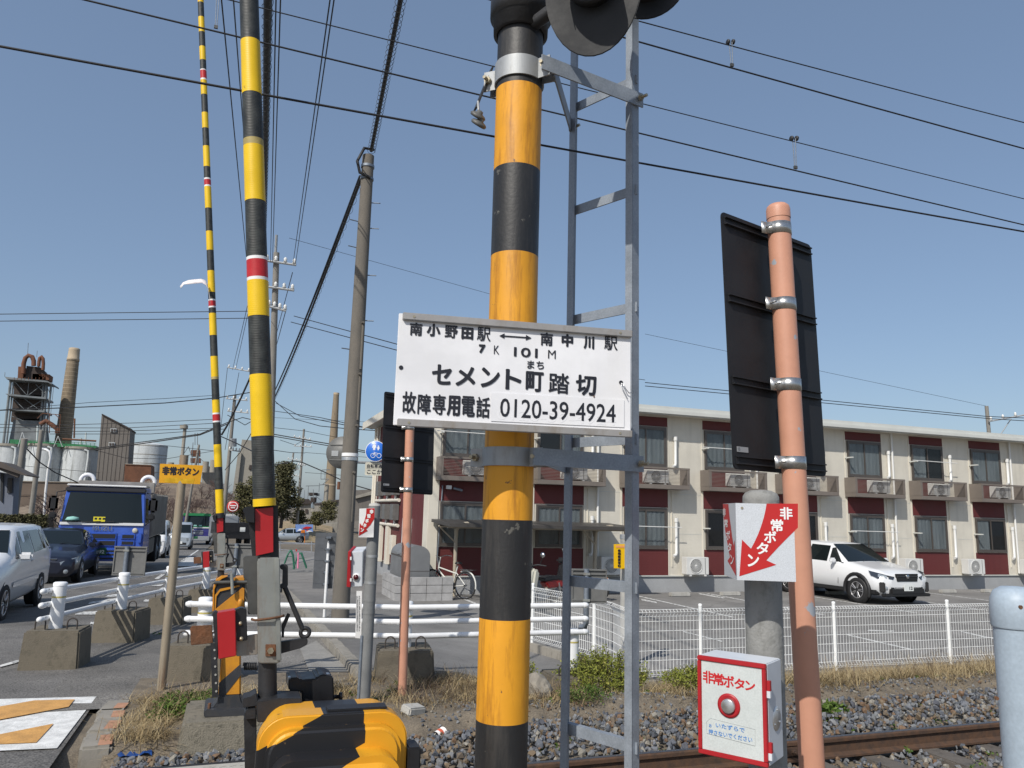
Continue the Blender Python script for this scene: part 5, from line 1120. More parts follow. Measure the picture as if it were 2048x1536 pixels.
for r_ in range(3):
    x = wx0
    k = 0
    while x < wx1-.05:
        L_ = min(.39, wx1-x); MB().bb(x, x+L_-.008, 18.75, 18.87, -.42+r_*.19, -.42+r_*.19+.182).build('block', 'cinder', bw, .006); x += .39
    y = 18.88
    while y < 20.2: MB().bb(wx0, wx0+.12, y, y+.38, -.42+r_*.19, -.42+r_*.19+.182).build('block', 'cinder', bw, .006); y += .39
mat('shelter_post', (.42, .37, .29), .5, var=.08, vscale=4); mat('shelter_roof', (.06, .055, .05), .5, var=.15, vscale=3)
st = thing('bicycle_shelter', 'low brown roofed bicycle shelter in front of the apartment windows', 'shelter', (7.6, 19.6, -.4))
px0, px1 = PY(911, 1100, 19.7).x, PY(1190, 1100, 19.7).x; zs = PY(911, 1047, 19.7).z
for x in (px0, px1):
    MB().tube([V(x, 19.7, -.42), V(x, 19.7, zs-.35), V(x, 19.66, zs-.15), V(x, 19.4, zs-.02), V(x, 18.7, zs+.02)], .05, 12).build('post', 'shelter_post', st)
    MB().tube([V(x, 19.7, zs-.35), V(x, 19.8, zs-.1), V(x, 20.1, zs-.04)], .04, 10).build('brace', 'shelter_post', st); MB().cyl((x, 19.69, zs-.5), (x-.55, 19.4, zs-.06), .02, n=8).build('strut', 'shelter_post', st)
mb = MB(); x0, x1 = px0-.55, px1+.62
mb.add([V(x0, 18.35, zs-.06), V(x1, 18.35, zs-.06), V(x1, 20.2, zs+.02), V(x0, 20.2, zs+.02), V(x0, 18.35, zs+.02), V(x1, 18.35, zs+.02), V(x1, 20.2, zs+.1), V(x0, 20.2, zs+.1)], [(0, 3, 2, 1), (4, 5, 6, 7), (0, 1, 5, 4), (1, 2, 6, 5), (2, 3, 7, 6), (3, 0, 4, 7)]); mb.build('roof', 'shelter_roof', st)
for y in (18.7, 19.4): MB().bb(x0+.05, x1-.05, y, y+.06, zs-.1, zs-.062).build('purlin', 'shelter_post', st)
# ---- bicycle and scooters
mat('tyre', (.015, .015, .016), .8); mat('chrome', (.6, .6, .6), .2, metal=1.); mat('bike_frame', (.62, .62, .58), .35)
def wheel_ring(name, c, ax, r, parent, tube=.018, spokes=14):
    ax = Vector(ax).normalized(); e1 = ax.cross(Z).normalized(); e2 = ax.cross(e1)
    w_ = MB().tube([c+e1*(r*math.cos(R(15*k)))+e2*(r*math.sin(R(15*k))) for k in range(24)], tube, 8, True).build(name, 'tyre', parent, local=True)
    MB().tube([c+e1*((r-tube)*math.cos(R(15*k)))+e2*((r-tube)*math.sin(R(15*k))) for k in range(24)], tube*.55, 6, True).build('rim', 'chrome', w_, local=True)
    mb = MB()
    for k in range(spokes): a = R(360/spokes*k); mb.cyl(c, c+e1*((r-tube)*math.cos(a))+e2*((r-tube)*math.sin(a)), .0025, n=4)
    mb.cyl(c-ax*.04, c+ax*.04, .025, n=10); mb.build('spokes', 'chrome', w_, local=True, kind='stuff')
bp0 = PY(930, 1188, 18.9)
bk = thing('bicycle', 'white city bicycle parked at the shelter post', 'bicycle', (bp0.x, bp0.y, -.4), R(125))
wheel_ring('wheel', V(0, 0, .33), (0, 1, 0), .32, bk); wheel_ring('wheel', V(1.08, 0, .33), (0, 1, 0), .32, bk)
for a, b, r_ in (((0, 0, .33), (.42, 0, .28), .014), ((.42, 0, .28), (.26, 0, .8), .016), ((.42, 0, .28), (.9, 0, .66), .02), ((.3, 0, .6), (.88, 0, .72), .018), ((.9, 0, .66), (.84, 0, .98), .018), ((0, 0, .33), (.3, 0, .62), .012), ((1.08, .05, .33), (.92, .05, .66), .012), ((1.08, -.05, .33), (.92, -.05, .66), .012)):
    MB().cyl(a, b, r_, n=10).build('frame_tube', 'bike_frame', bk, local=True)
MB().tube([V(.7, .27, 1.0), V(.82, .2, 1.02), V(.86, 0, .98), V(.82, -.2, 1.02), V(.7, -.27, 1.0)], .011, 8).build('handlebar', 'chrome', bk, local=True)
MB().lathe([(.001, .06), (.06, .055), (.1, .02), (.09, 0), (.001, -.01)], V(.24, 0, .84), n=16).build('saddle', 'black_plastic', bk, local=True)
MB().tube([V(-.33*math.cos(R(q)), 0, .33+.36*math.sin(R(q))) for q in range(-10, 130, 14)], .022, 6).build('mudguard', 'bike_frame', bk, local=True)
MB().box((-.08, 0, .72), (.4, .16, .012)).build('rack', 'chrome', bk, local=True); MB().cyl((.42, -.03, .28), (.42, .03, .28), .09, n=16).build('chain_case', 'black_plastic', bk, local=True)
mat('scooter_cream', (.50, .49, .42), .35, coat=.3); mat('scooter_red', (.35, .02, .02), .3, coat=.4); mat('amber', (.6, .16, .01), .3); mat('seat_black', (.02, .02, .022), .5)
mp0 = PY(1080, 1195, 16.6)
ms = thing('moped', 'step through moped with cream leg shield parked by the white fence corner', 'moped', (mp0.x, mp0.y, -.4), R(205))
wheel_ring('wheel', V(.58, 0, .27), (0, 1, 0), .25, ms, .03, 12); wheel_ring('wheel', V(-.6, 0, .27), (0, 1, 0), .25, ms, .03, 12)
MB().prism([(.38, .28), (.5, .3), (.46, .6), (.40, .92), (.3, .95), (.2, .85), (.26, .6), (.3, .35)], (0, -.2, 0), (1, 0, 0), (0, 0, 1), (0, 1, 0), .4).build('leg_shield', 'scooter_cream', ms, .06, local=True)
MB().tube([V(.36, 0, .85), V(.2, 0, .5), V(-.1, 0, .42), V(-.45, 0, .5)], .06, 10).build('frame', 'scooter_cream', ms, local=True)
MB().prism([(-.75, .5), (-.2, .48), (-.05, .62), (-.5, .66), (-.8, .6)], (0, -.12, 0), (1, 0, 0), (0, 0, 1), (0, 1, 0), .24).build('rear_body', 'scooter_red', ms, .03, local=True)
MB().prism([(-.62, .66), (-.02, .64), (.02, .72), (-.3, .76), (-.62, .74)], (0, -.13, 0), (1, 0, 0), (0, 0, 1), (0, 1, 0), .26).build('seat', 'seat_black', ms, .03, local=True)
MB().tube([V(.2, .36, 1.0), V(.3, .2, 1.02), V(.36, 0, .98), V(.3, -.2, 1.02), V(.2, -.36, 1.0)], .016, 8).build('handlebar', 'black_iron', ms, local=True); MB().box((.38, 0, .98), (.2, .2, .14)).build('headlamp_nacelle', 'black_plastic', ms, .05, local=True)
for s in (-1, 1):
    MB().cyl((.28, s*.24, 1.02), (.3, s*.34, 1.2), .008, n=6).build('mirror_stalk', 'black_iron', ms, local=True); MB().lathe([(.001, .01), (.06, .006), (.062, -.02), (.001, -.03)], V(.3, s*.34, 1.24), (-1, 0, .0), 18).build('mirror', 'chrome', ms, local=True)
    MB().cyl((-.6, s*.1, .27), (-.5, s*.1, .6), .03, n=10).build('shock_absorber', 'chrome', ms, local=True); MB().box((-.78, s*.14, .58), (.05, .06, .06)).build('turn_signal', 'amber', ms, .015, local=True)
MB().box((.02, 0, .3), (.42, .2, .2)).build('engine', 'galv', ms, .05, local=True); MB().cyl((.1, -.16, .2), (-.75, -.18, .28), .045, n=12).build('muffler', 'chrome', ms, local=True); MB().box((-.84, 0, .5), (.01, .2, .12)).build('number_plate', 'white_paint', ms, local=True)
m2 = copy_tree(ms); q = PY(1150, 1178, 18.4); m2.location = (q.x, q.y, -.4); m2.rotation_euler = (0, 0, R(160)); tag(m2, 'dark moped half hidden behind the ladder and grey board', 'moped')
for ch in m2.children:
    if ch.name.split('.')[0] in ('leg_shield', 'frame', 'rear_body'):
        ch.data = ch.data.copy(); ch.data.materials.clear(); ch.data.materials.append(MAT['black_plastic'])
# ================================================================== VEHICLES
mat('car_white', (.72, .73, .74), .25, coat=.8); mat('car_silver', (.42, .47, .52), .3, metal=.35, coat=.6); mat('car_navy', (.006, .009, .022), .3, coat=.5); mat('van_white', (.74, .745, .75), .28, coat=.6)
mat('car_glass', (.008, .012, .013), .05, spec=.45); mat('cladding', (.016, .016, .017), .55); mat('headlamp', (.35, .38, .40), .08, metal=.3, coat=1.); mat('lamp_dark', (.03, .035, .045), .08, coat=1.)
mat('plate_white', (.7, .72, .7), .5); mat('plate_green', (.01, .10, .04), .5); mat('truck_blue', (.035, .10, .46), .32, coat=.5, var=.12, vscale=3); mat('alloy', (.45, .45, .46), .3, metal=.8)
mat('truck_green', (.02, .20, .07), .35, coat=.4); mat('truck_indigo', (.03, .03, .17), .35, coat=.4); mat('bumper_grey', (.35, .37, .39), .4, metal=.4)
def lerp(a, b, t): return a+(b-a)*t
def interp(st, x):
    for a, b in zip(st, st[1:]):
        if a[0] >= x >= b[0]: t = (a[0]-x)/(a[0]-b[0]) if a[0] != b[0] else 0; return [lerp(p, q, t) for p, q in zip(a, b)]
    return list(st[0] if x > st[0][0] else st[-1])
def car(name, label, cat, loc, rz, paint, st, wheels, wr, windows, shield, extras=None, rear=None, group=None, clad=False, alloy='alloy'):
    """st: stations front to rear (x, zlow, zbelt, ztop, wlow, wbelt, wtop); local x forward, y left"""
    t = thing(name, label, cat, loc, rz, group)
    S2 = []
    for a, b in zip(st, st[1:]):
        for k in range(3): S2.append([lerp(p, q, k/3) for p, q in zip(a, b)])
    S2.append(list(st[-1])); mb = MB(); ring = []; n = 0
    for x, zl, zb, zt, wl, wb, wt in S2:
        half = [(wl*.86, zl), (wl, zl+.10), (wb*1.012, lerp(zl, zb, .55)), (wb, zb), (lerp(wb, wt, .92), lerp(zb, zt, .92)), (wt*.84, zt-.004), (wt*.45, zt+.012), (0, zt+.016)]
        pts = [(-y, z) for y, z in half]+[(y, z) for y, z in reversed(half[:-1])]; n = len(pts); ring += [V(x, -y, z) for y, z in pts]
    k = len(S2); fs = [(j*n+i, j*n+i+1, (j+1)*n+i+1, (j+1)*n+i) for j in range(k-1) for i in range(n-1)]+[(j*n+n-1, j*n, (j+1)*n, (j+1)*n+n-1) for j in range(k-1)]
    mb.add(ring, fs, True); mb.add(ring[:n], [tuple(range(n))], False); mb.add(ring[-n:], [tuple(range(n-1, -1, -1))], False); body = mb.build('body', paint, t, local=True)
    bm = bmesh.new(); bm.from_mesh(body.data); bmesh.ops.remove_doubles(bm, verts=bm.verts, dist=1e-4); bmesh.ops.recalc_face_normals(bm, faces=bm.faces); bm.to_mesh(body.data); bm.free()
    def ysurf(x, z):
        _, zl, zb, zt, wl, wb, wt = interp(st, x); 
        if z <= zb: return lerp(wb*1.012, wb, max(0, (z-lerp(zl, zb, .55))/(zb-lerp(zl, zb, .55)+1e-6))) if z > lerp(zl, zb, .55) else wb*1.012
        return lerp(wb, wt, min(1, (z-zb)/(zt-zb+1e-6)))
    def side(nm_, m_, poly, off=.012, s=(-1, 1), par=t):
        for q in s:
            P = [V(x, q*(ysurf(x, z)+off), z) for x, z in poly]; mb = MB(); mb.add(P, [tuple(range(len(P))) if q < 0 else tuple(range(len(P)-1, -1, -1))]); mb.build(nm_, m_, par, local=True)
    for w_ in windows: side('side_window', 'car_glass', w_, .006)
    if shield:
        (xa, za, ya_), (xb, zb_, yb_) = shield; mb = MB(); vs = []
        for i in range(7):
            f = i/6*2-1; bow = .05*(1-f*f); vs += [V(xa+bow, f*ya_, za), V(xb+bow*.7, f*yb_, zb_)]
        mb.add(vs, [(2*i, 2*i+2, 2*i+3, 2*i+1) for i in range(6)], True); mb.build('windscreen', 'car_glass', t, local=True)
        for s in (-.35, .25): MB().cyl((xa+.06, s*ya_, za+.01), (lerp(xa, xb, .3)+.06, s*ya_+.35, lerp(za, zb_, .12)+.02), .008, n=6).build('wiper', 'black_plastic', t, local=True)
    if rear: mb = MB(); (xa, za, ya_), (xb, zb_, yb_) = rear; mb.add([V(xa, -ya_, za), V(xa, ya_, za), V(xb, yb_, zb_), V(xb, -yb_, zb_)], [(0, 3, 2, 1)]); mb.build('rear_window', 'car_glass', t, local=True)
    for x in wheels:
        for s in (-1, 1):
            y = s*(ysurf(x, wr*1.3)-.02)
            MB().lathe([(wr*1.16, -.02), (wr*1.16, .016), (wr*.3, .017)], (x, y, wr), (0, s, 0), 28).build('wheel_arch', 'cladding', t, local=True)
            if clad:
                pts = [V(x+wr*1.27*math.cos(R(q)), y+s*.015, wr+wr*1.27*math.sin(R(q))) for q in range(-20, 201, 15)]; MB().tube(pts, .05, 6).build('arch_cladding', 'cladding', t, local=True)
            wl_ = MB().lathe([(wr*.64, .022), (wr*.7, .032), (wr*.93, .03), (wr, .005), (wr, -.17), (wr*.9, -.19), (wr*.3, -.19)], (x, y, wr), (0, s, 0), 32).build('wheel', 'tyre', t, local=True)
            MB().lathe([(.001, .006), (wr*.2, .006), (wr*.62, -.012), (wr*.66, .02)], (x, y, wr), (0, s, 0), 28).build('hub', 'cladding' if alloy == 'alloy' else alloy, wl_, local=True)
            mb = MB()
            for q in range(5):
                for e_ in (-9, 9):
                    a = R(72*q+e_); c0 = V(x+.05*math.cos(a), y+s*.016, wr+.05*math.sin(a)); c1 = V(x+wr*.63*math.cos(a), y+s*.02, wr+wr*.63*math.sin(a)); mb.cyl(c0, c1, .014, n=6)
            mb.tube([V(x+wr*.64*math.cos(R(15*q)), y+s*.022, wr+wr*.64*math.sin(R(15*q))) for q in range(24)], .012, 6, True); mb.build('rim', 'alloy', wl_, local=True)
    t['_'] = 0; del t['_']
    return t, side, ysurf
def mirror(t, x, y, z, paint, s=1, big=1.):
    for q in (-1, 1):
        MB().box((x, q*(y+.11), z), (.10*big, .20*big, .14*big)).build('door_mirror', paint, t, .035*big, local=True)
def front_plate(t, x, z, m, txt=None, col='ink', w_=.33, h_=.165):
    p = MB().box((x, 0, z), (.012, w_, h_)).build('number_plate', m, t, .002, local=True)
    if txt: MB().text(txt, V(x+.0065, 0, z), V(0, 1, 0), V(0, 0, 1), .01, -h_*.32, w_*.36, h_*.52, .006).build('plate_number', col, p, local=True)
def lampq(t, name, m, pts):
    for s in (-1, 1):
        P = [V(x, s*y, z) for x, y, z in pts]; mb = MB(); mb.add(P, [tuple(range(len(P))) if s > 0 else tuple(range(len(P)-1, -1, -1))]); o = mb.build(name, m, t, local=True); md = o.modifiers.new('s', 'SOLIDIFY'); md.thickness = .02; md.offset = 0
# ---- white crossover in the parking lot
fl, fr = G(1715, 1205, -.4), G(1797, 1203, -.4); fm_ = (fl+fr)/2
# front axle runs from (camera-left) to right; the nose points to the camera's right-front
crz = R(-88)
hdv = V(math.cos(crz), math.sin(crz), 0)
stc = [(2.2, .42, .62, .70, .52, .55, .4), (2.12, .26, .72, .80, .78, .80, .6), (1.9, .24, .80, .90, .86, .88, .7), (1.35, .26, .88, .99, .88, .895, .74), (.95, .28, .94, 1.06, .885, .90, .74), (.55, .28, .97, 1.32, .885, .90, .66), (.18, .28, .98, 1.53, .885, .90, .60), (-.6, .28, 1.0, 1.575, .885, .90, .60), (-1.4, .3, 1.03, 1.54, .885, .89, .58), (-1.95, .34, 1.07, 1.40, .86, .87, .56), (-2.2, .42, 1.0, 1.10, .80, .80, .55)]
cl, cs, cy = car('crossover_car', 'white crossover car with black wheel arches in the parking lot', 'car', (0, 0, -.4), crz, 'car_white', stc, (1.36, -1.31), .335,
    [[(.80, 1.03), (.36, 1.03), (.30, 1.40), (.42, 1.42)], [(.28, 1.03), (-.50, 1.05), (-.50, 1.48), (.22, 1.46)], [(-.56, 1.05), (-1.28, 1.08), (-1.3, 1.46), (-.56, 1.49)], [(-1.36, 1.10), (-1.85, 1.2), (-1.6, 1.40), (-1.38, 1.45)]],
    ((.96, 1.055, .76), (.24, 1.515, .56)), clad=True)
ax_f = cl.matrix_basis @ V(1.36, -.9, .335)    # near front wheel
cl.location = (cl.location+V(fl.x, fl.y, 0)-V(ax_f.x, ax_f.y, 0)); cl.location.z = -.4
mirror(cl, .62, .88, 1.07, 'car_white')
MB().box((0, 0, .32), (4.0, 1.80, .13)).build('sill', 'cladding', cl, .03, local=True)
lampq(cl, 'headlamp', 'lamp_dark', [(2.205, .44, .74), (2.16, .60, .77), (2.0, .84, .84), (1.78, .905, .88), (1.86, .905, .76), (2.04, .86, .70), (2.21, .50, .67)])
lampq(cl, 'headlamp_lens', 'headlamp', [(2.15, .66, .765), (2.03, .83, .81), (2.04, .85, .73), (2.16, .66, .70)])
MB().prism([(-.36, .62), (.36, .62), (.40, .82), (-.40, .82)], (2.17, 0, 0), (0, 1, 0), (0, 0, 1), (1, 0, 0), .05).build('grille', 'cladding', cl, .01, local=True)
MB().box((2.225, 0, .75), (.02, .74, .025)).build('grille_bar', 'lamp_dark', cl, local=True); MB().lathe([(.001, .012), (.05, .008), (.055, 0)], (2.235, 0, .75), (1, 0, 0), 16).build('badge', 'chrome', cl, local=True)
MB().box((2.15, 0, .37), (.18, 1.2, .2)).build('lower_bumper', 'cladding', cl, .04, local=True); MB().box((2.15, 0, .27), (.16, 1.62, .08)).build('lower_lip', 'cladding', cl, .02, local=True)
for s in (-1, 1):
    MB().box((2.07, s*.72, .47), (.14, .26, .26), Matrix.Rotation(R(-32*s), 3, 'Z')).build('fog_lamp_surround', 'cladding', cl, .02, local=True)
    MB().lathe([(.001, .01), (.045, .008), (.05, 0)], (2.15, s*.70, .45), (1, s*.6, 0), 14).build('fog_lamp', 'headlamp', cl, local=True)
    MB().box((-.42, s*.905, .92), (.16, .03, .035)).build('door_handle', 'car_white', cl, .01, local=True)
cs('door_seam', 'cladding', [(-.52, .42), (-.535, .42), (-.535, 1.0), (-.52, 1.0)], .008); cs('door_seam', 'cladding', [(.72, .45), (.705, .45), (.69, 1.0), (.705, 1.0)], .008); cs('window_line', 'cladding', [(.86, 1.005), (-1.8, 1.06), (-1.8, 1.085), (.86, 1.03)], .009)
front_plate(cl, 2.25, .46, 'plate_white', '12')
# ---- queue on the road (all face the camera)
Q = R(-90)
def road_at(px, py, side=0):
    p = on_ground(px, py); return p
stv = [(2.05, .30, .70, .80, .70, .72, .55), (1.95, .22, .82, .92, .80, .82, .68), (1.2, .22, .95, 1.05, .835, .84, .72), (.95, .22, .98, 1.12, .835, .84, .70), (.42, .22, 1.0, 1.46, .835, .84, .64), (.0, .22, 1.0, 1.52, .835, .84, .64), (-1.6, .24, 1.02, 1.52, .835, .84, .64), (-1.98, .26, 1.0, 1.42, .83, .83, .62), (-2.1, .34, .95, 1.05, .80, .80, .6)]
pv = on_ground(80, 1211)
van, vs_, vy = car('wagon', 'white compact wagon at the left edge, first in the traffic queue', 'car', (pv.x-.9, pv.y-1.2, hz(pv.x, pv.y)+.02), Q, 'van_white', stv, (1.28, -1.25), .31,
    [[(.78, 1.02), (.44, 1.02), (.36, 1.36)], [(.38, 1.02), (-.46, 1.03), (-.46, 1.43), (.26, 1.43)], [(-.53, 1.03), (-1.22, 1.05), (-1.22, 1.43), (-.53, 1.43)], [(-1.3, 1.06), (-1.88, 1.08), (-1.74, 1.41), (-1.3, 1.43)]], ((.98, 1.10, .74), (.42, 1.46, .60)), alloy='alloy')
van.rotation_euler = (0, R(-1.6)*0, Q)
mirror(van, .62, .83, 1.02, 'car_white', big=1.05)
vs_('window_trim', 'cladding', [(.82, .985), (-1.92, 1.03), (-1.92, 1.055), (.82, 1.015)], .009)
vs_('door_seam', 'cladding', [(-.49, .35), (-.5, .35), (-.5, 1.45), (-.49, 1.45)], .008)
vs_('side_moulding', 'van_white', [(.9, .52), (-.95, .52), (-.95, .60), (.9, .60)], .014)
for s in (-1, 1): MB().box((-.36, s*.855, .90), (.16, .03, .04)).build('door_handle', 'van_white', van, .01, local=True)
lampq(van, 'headlamp', 'headlamp', [(2.07, .42, .74), (1.95, .84, .80), (1.97, .84, .64), (2.08, .44, .62)])
sts = [(2.28, .30, .50, .58, .55, .58, .45), (2.18, .20, .62, .70, .80, .82, .62), (1.85, .18, .72, .82, .87, .88, .70), (1.0, .18, .86, .96, .89, .895, .74), (.72, .18, .90, 1.0, .89, .895, .72), (.1, .18, .92, 1.36, .89, .895, .60), (-.4, .18, .93, 1.41, .89, .895, .58), (-1.1, .2, .94, 1.34, .89, .895, .58), (-1.7, .22, .96, 1.04, .88, .885, .66), (-2.25, .3, .92, .98, .82, .82, .6)]
pS = on_ground(186, 1163)
sed, ss_, sy_ = car('sedan', 'dark navy sedan waiting behind the white wagon', 'car', (pS.x-1.22, pS.y+1.35, hz(pS.x, pS.y)), Q, 'car_navy', sts, (1.38, -1.35), .325,
    [[(.62, .96), (-.35, .97), (-.38, 1.34), (.10, 1.31)], [(-.42, .97), (-1.2, .98), (-1.05, 1.30), (-.42, 1.34)]], ((.76, 1.0, .76), (.12, 1.35, .58)))
mirror(sed, .55, .88, .98, 'car_navy')
lampq(sed, 'headlamp', 'headlamp', [(2.27, .50, .59), (2.05, .88, .72), (1.9, .915, .74), (2.08, .885, .58), (2.28, .52, .51)])
MB().prism([(-.30, .50), (.30, .50), (.40, .66), (-.40, .66)], (2.2, 0, 0), (0, 1, 0), (0, 0, 1), (1, 0, 0), .04).build('grille', 'cladding', sed, .01, local=True); MB().tube([V(2.25, -.32, .49), V(2.25, .32, .49), V(2.24, .42, .67), V(2.24, -.42, .67)], .012, 6, True).build('grille_surround', 'chrome', sed, local=True)
for s in (-1, 1): MB().lathe([(.001, .01), (.05, .008), (.06, 0)], (2.24, s*.66, .34), (1, s*.4, 0), 14).build('fog_lamp', 'headlamp', sed, local=True)
front_plate(sed, 2.27, .36, 'plate_white')
# ---- blue dump truck
def truck_cab(t, blue, W=2.48, zf=.55, zt=2.78, dep=2.2, roofm='car_white', lower='truck_blue', glass0=1.62, glass1=2.5):
    h = W/2
    def prof(x0): return [(-h, x0), (h, x0)]
    # shell: side profile swept across, slightly narrowed to the top
    P = [(0., zf), (.02, 1.2), (.0, glass0-.05), (-.10, glass1+.05), (-.22, zt-.06), (-.45, zt), (-dep, zt), (-dep, zf)]
    mb = MB(); n = len(P)
    wv = lambda z: h-(.0 if z < glass0 else .10*(z-glass0)/(zt-glass0))
    vs = [V(x, -wv(z), z) for x, z in P]+[V(x, wv(z), z) for x, z in P]; mb.add(vs, [tuple(range(n)), tuple(range(2*n-1, n-1, -1))]+[(i, n+i, n+(i+1) % n, (i+1) % n) for i in range(n)])
    o = mb.build('cab_shell', blue, t, .03, local=True); 
    g = MB(); vs = []
    for i in range(9):
        f = i/8*2-1; b = .05*(1-f*f)-.02*abs(f)**6; vs += [V(.015+b, f*(wv(glass0)-.05), glass0-.02), V(-.09+b, f*(wv(glass1)-.06), glass1+.06)]
    g.add(vs, [(2*i, 2*i+2, 2*i+3, 2*i+1) for i in range(8)], True); g.build('windscreen', 'car_glass', t, local=True)
    for s in (-1, 1):
        MB().add([V(-.25, s*(wv(glass0+.05)+.006), glass0+.02), V(-1.15, s*(wv(glass0)+.006), glass0-.02), V(-1.15, s*(wv(glass1)+.008), glass1-.08), V(-.32, s*(wv(glass1)+.008), glass1-.08)], [(0, 1, 2, 3)] if s < 0 else [(3, 2, 1, 0)]).build('side_window', 'car_glass', t, local=True)
    return wv
def wheel6(t, x, y, r, w_=.3):
    for s in (-1, 1):
        wl_ = MB().lathe([(.001, .0), (r*.52, .0), (r*.56, .02), (r*.93, .02), (r, -.02), (r, -w_), (r*.5, -w_)], (x, s*y, r), (0, s, 0), 28).build('wheel', 'tyre', t, local=True)
        MB().lathe([(.001, .06), (r*.18, .06), (r*.22, .01), (r*.5, .004)], (x, s*y, r), (0, s, 0), 20).build('hub', 'galv_dull', wl_, local=True)
pT = on_ground(303, 1138)
tk = thing('dump_truck', 'large blue dump truck with grey tipper body in the traffic queue', 'truck', (D(203, 1060, 25).x+.05, D(203, 1060, 25).y-.3, hz(-4, 27)), Q)
wv = truck_cab(tk, 'truck_blue')
mat('visor_dark', (.03, .03, .035), .4)
MB().box((-.14, 0, 2.66), (.2, 2.36, .14)).build('roof_visor', 'visor_dark', tk, .03, local=True); MB().box((-.8, 0, 2.80), (1.3, 2.34, .06)).build('roof_panel', 'car_white', tk, .02, local=True)
MB().box((.03, 0, 1.575), (.05, 2.42, .085)).build('white_band', 'car_white', tk, .005, local=True)
lett = MB().text('ISUZU', V(.056, -.26, 1.37), V(0, 1, 0), V(0, 0, 1), 0, 0, .56, .13, .004).build('lettering', 'chrome', tk, local=True)
MB().lathe([(.001, .012), (.07, .01), (.08, 0)], (.045, .97, 1.38), (1, 0, 0), 18).build('round_badge', 'sign_cream', tk, local=True)
for y0, y1, z0, z1 in ((-.42, .42, 1.12, 1.26), (-.42, .42, .90, 1.04), (-.98, -.72, 1.14, 1.24), (.62, .96, 1.13, 1.24), (.62, .96, .93, 1.03), (-.98, -.66, .93, 1.03)):
    fr_ = MB().box((.03, (y0+y1)/2, (z0+z1)/2), (.05, y1-y0+.08, z1-z0+.07)).build('grille_frame', 'truck_blue', tk, .012, local=True); MB().box((.055, (y0+y1)/2, (z0+z1)/2), (.012, y1-y0, z1-z0)).build('grille_opening', 'cladding', fr_, local=True)
MB().box((.06, 0, .62), (.22, 2.46, .42)).build('bumper', 'truck_blue', tk, .04, local=True)
for z in (.50, .62, .73): MB().box((.172, .1, z), (.012, .9, .05)).build('bumper_slot', 'cladding', tk, local=True)
for s in (-1, 1): MB().box((.15, s*.92, .60), (.06, .46, .2)).build('headlamp', 'headlamp', tk, .03, local=True); MB().box((.07, s*1.14, 1.15), (.06, .12, .34)).build('corner_lamp', 'truck_blue', tk, .02, local=True)
front_plate(tk, .18, .72, 'plate_green', '92', 'plate_white', .44, .22)
mat('sheet_yellow', (.70, .62, .03), .6); mat('sheet_teal', (.25, .50, .46), .8)
c = MB().box((.062, -.10, 1.72), (.006, .34, .16)).build('yellow_card', 'sheet_yellow', tk, local=True)
for q in (-.2, -.08, .03): MB().box((.068, q, 1.74), (.004, .07, .06)).build('card_mark', 'ink', tk, local=True)
MB().lathe([(.001, .12), (.16, .09), (.22, .0), (.001, -.01)], V(.03, -.86, 1.68), n=12).build('dashboard_cloth', 'sheet_teal', tk, local=True)
for s in (-1, 1):
    MB().tube([V(-.2, s*1.2, 2.6), V(.08, s*1.38, 2.55), V(.1, s*1.42, 1.7), V(-.05, s*1.24, 1.55)], .018, 8).build('mirror_arm', 'black_iron', tk, local=True); MB().box((.1, s*1.44, 2.2), (.12, .26, .46)).build('mirror', 'black_plastic', tk, .06, local=True); MB().box((.1, s*1.42, 1.82), (.12, .22, .2)).build('lower_mirror', 'black_plastic', tk, .04, local=True)
    MB().tube([V(.075, s*.2-.4, 1.62), V(.085, s*.2+.15, 1.66)], .012, 6).build('wiper', 'black_plastic', tk, local=True)
mat('tipper_grey', (.30, .285, .26), .6, metal=.3, var=.2, vscale=2)
bodyT = MB().bb(-8.6, -2.4, -1.22, 1.22, 1.05, 2.62).build('tipper_body', 'tipper_grey', tk, .03, local=True)
for k in range(16):
    x = -2.55-k*.39
    for s in (-1, 1): MB().bb(x-.05, x+.05, s*1.221, s*1.26, 1.1, 2.6).build('side_rib', 'tipper_grey', bodyT, local=True)
MB().bb(-2.5, -2.39, -1.22, 1.22, 2.62, 3.0).build('headboard', 'tipper_grey', bodyT, .02, local=True)
MB().bb(-2.9, -2.7, -1.05, 1.05, 2.86, 2.98).build('cover_beam', 'van_white', bodyT, .02, local=True)
for s in (-1, 1):
    MB().tube([V(-2.55+.0, s*.98+.21*math.cos(R(q)), 3.0+.21*math.sin(R(q))) for q in range(-50, 231, 20)], .07, 8).build('cover_hoop', 'van_white', bodyT, local=True)
MB().tube([V(-2.6, -.9, 3.1), V(-2.5, 0, 2.85), V(-2.6, .6, 3.0)], .02, 6).build('cover_cable', 'black_iron', bodyT, local=True)
MB().bb(-8.4, -.6, -.45, .45, .7, 1.0).build('chassis', 'black_iron', tk, local=True)
for x in (-1.45, -5.8, -7.1): wheel6(tk, x, 1.2, .5)
for s in (-1, 1): MB().bb(-4.9, -2.6, s*.85, s*1.18, .45, 1.0).build('side_guard', 'black_iron', tk, .02, local=True)
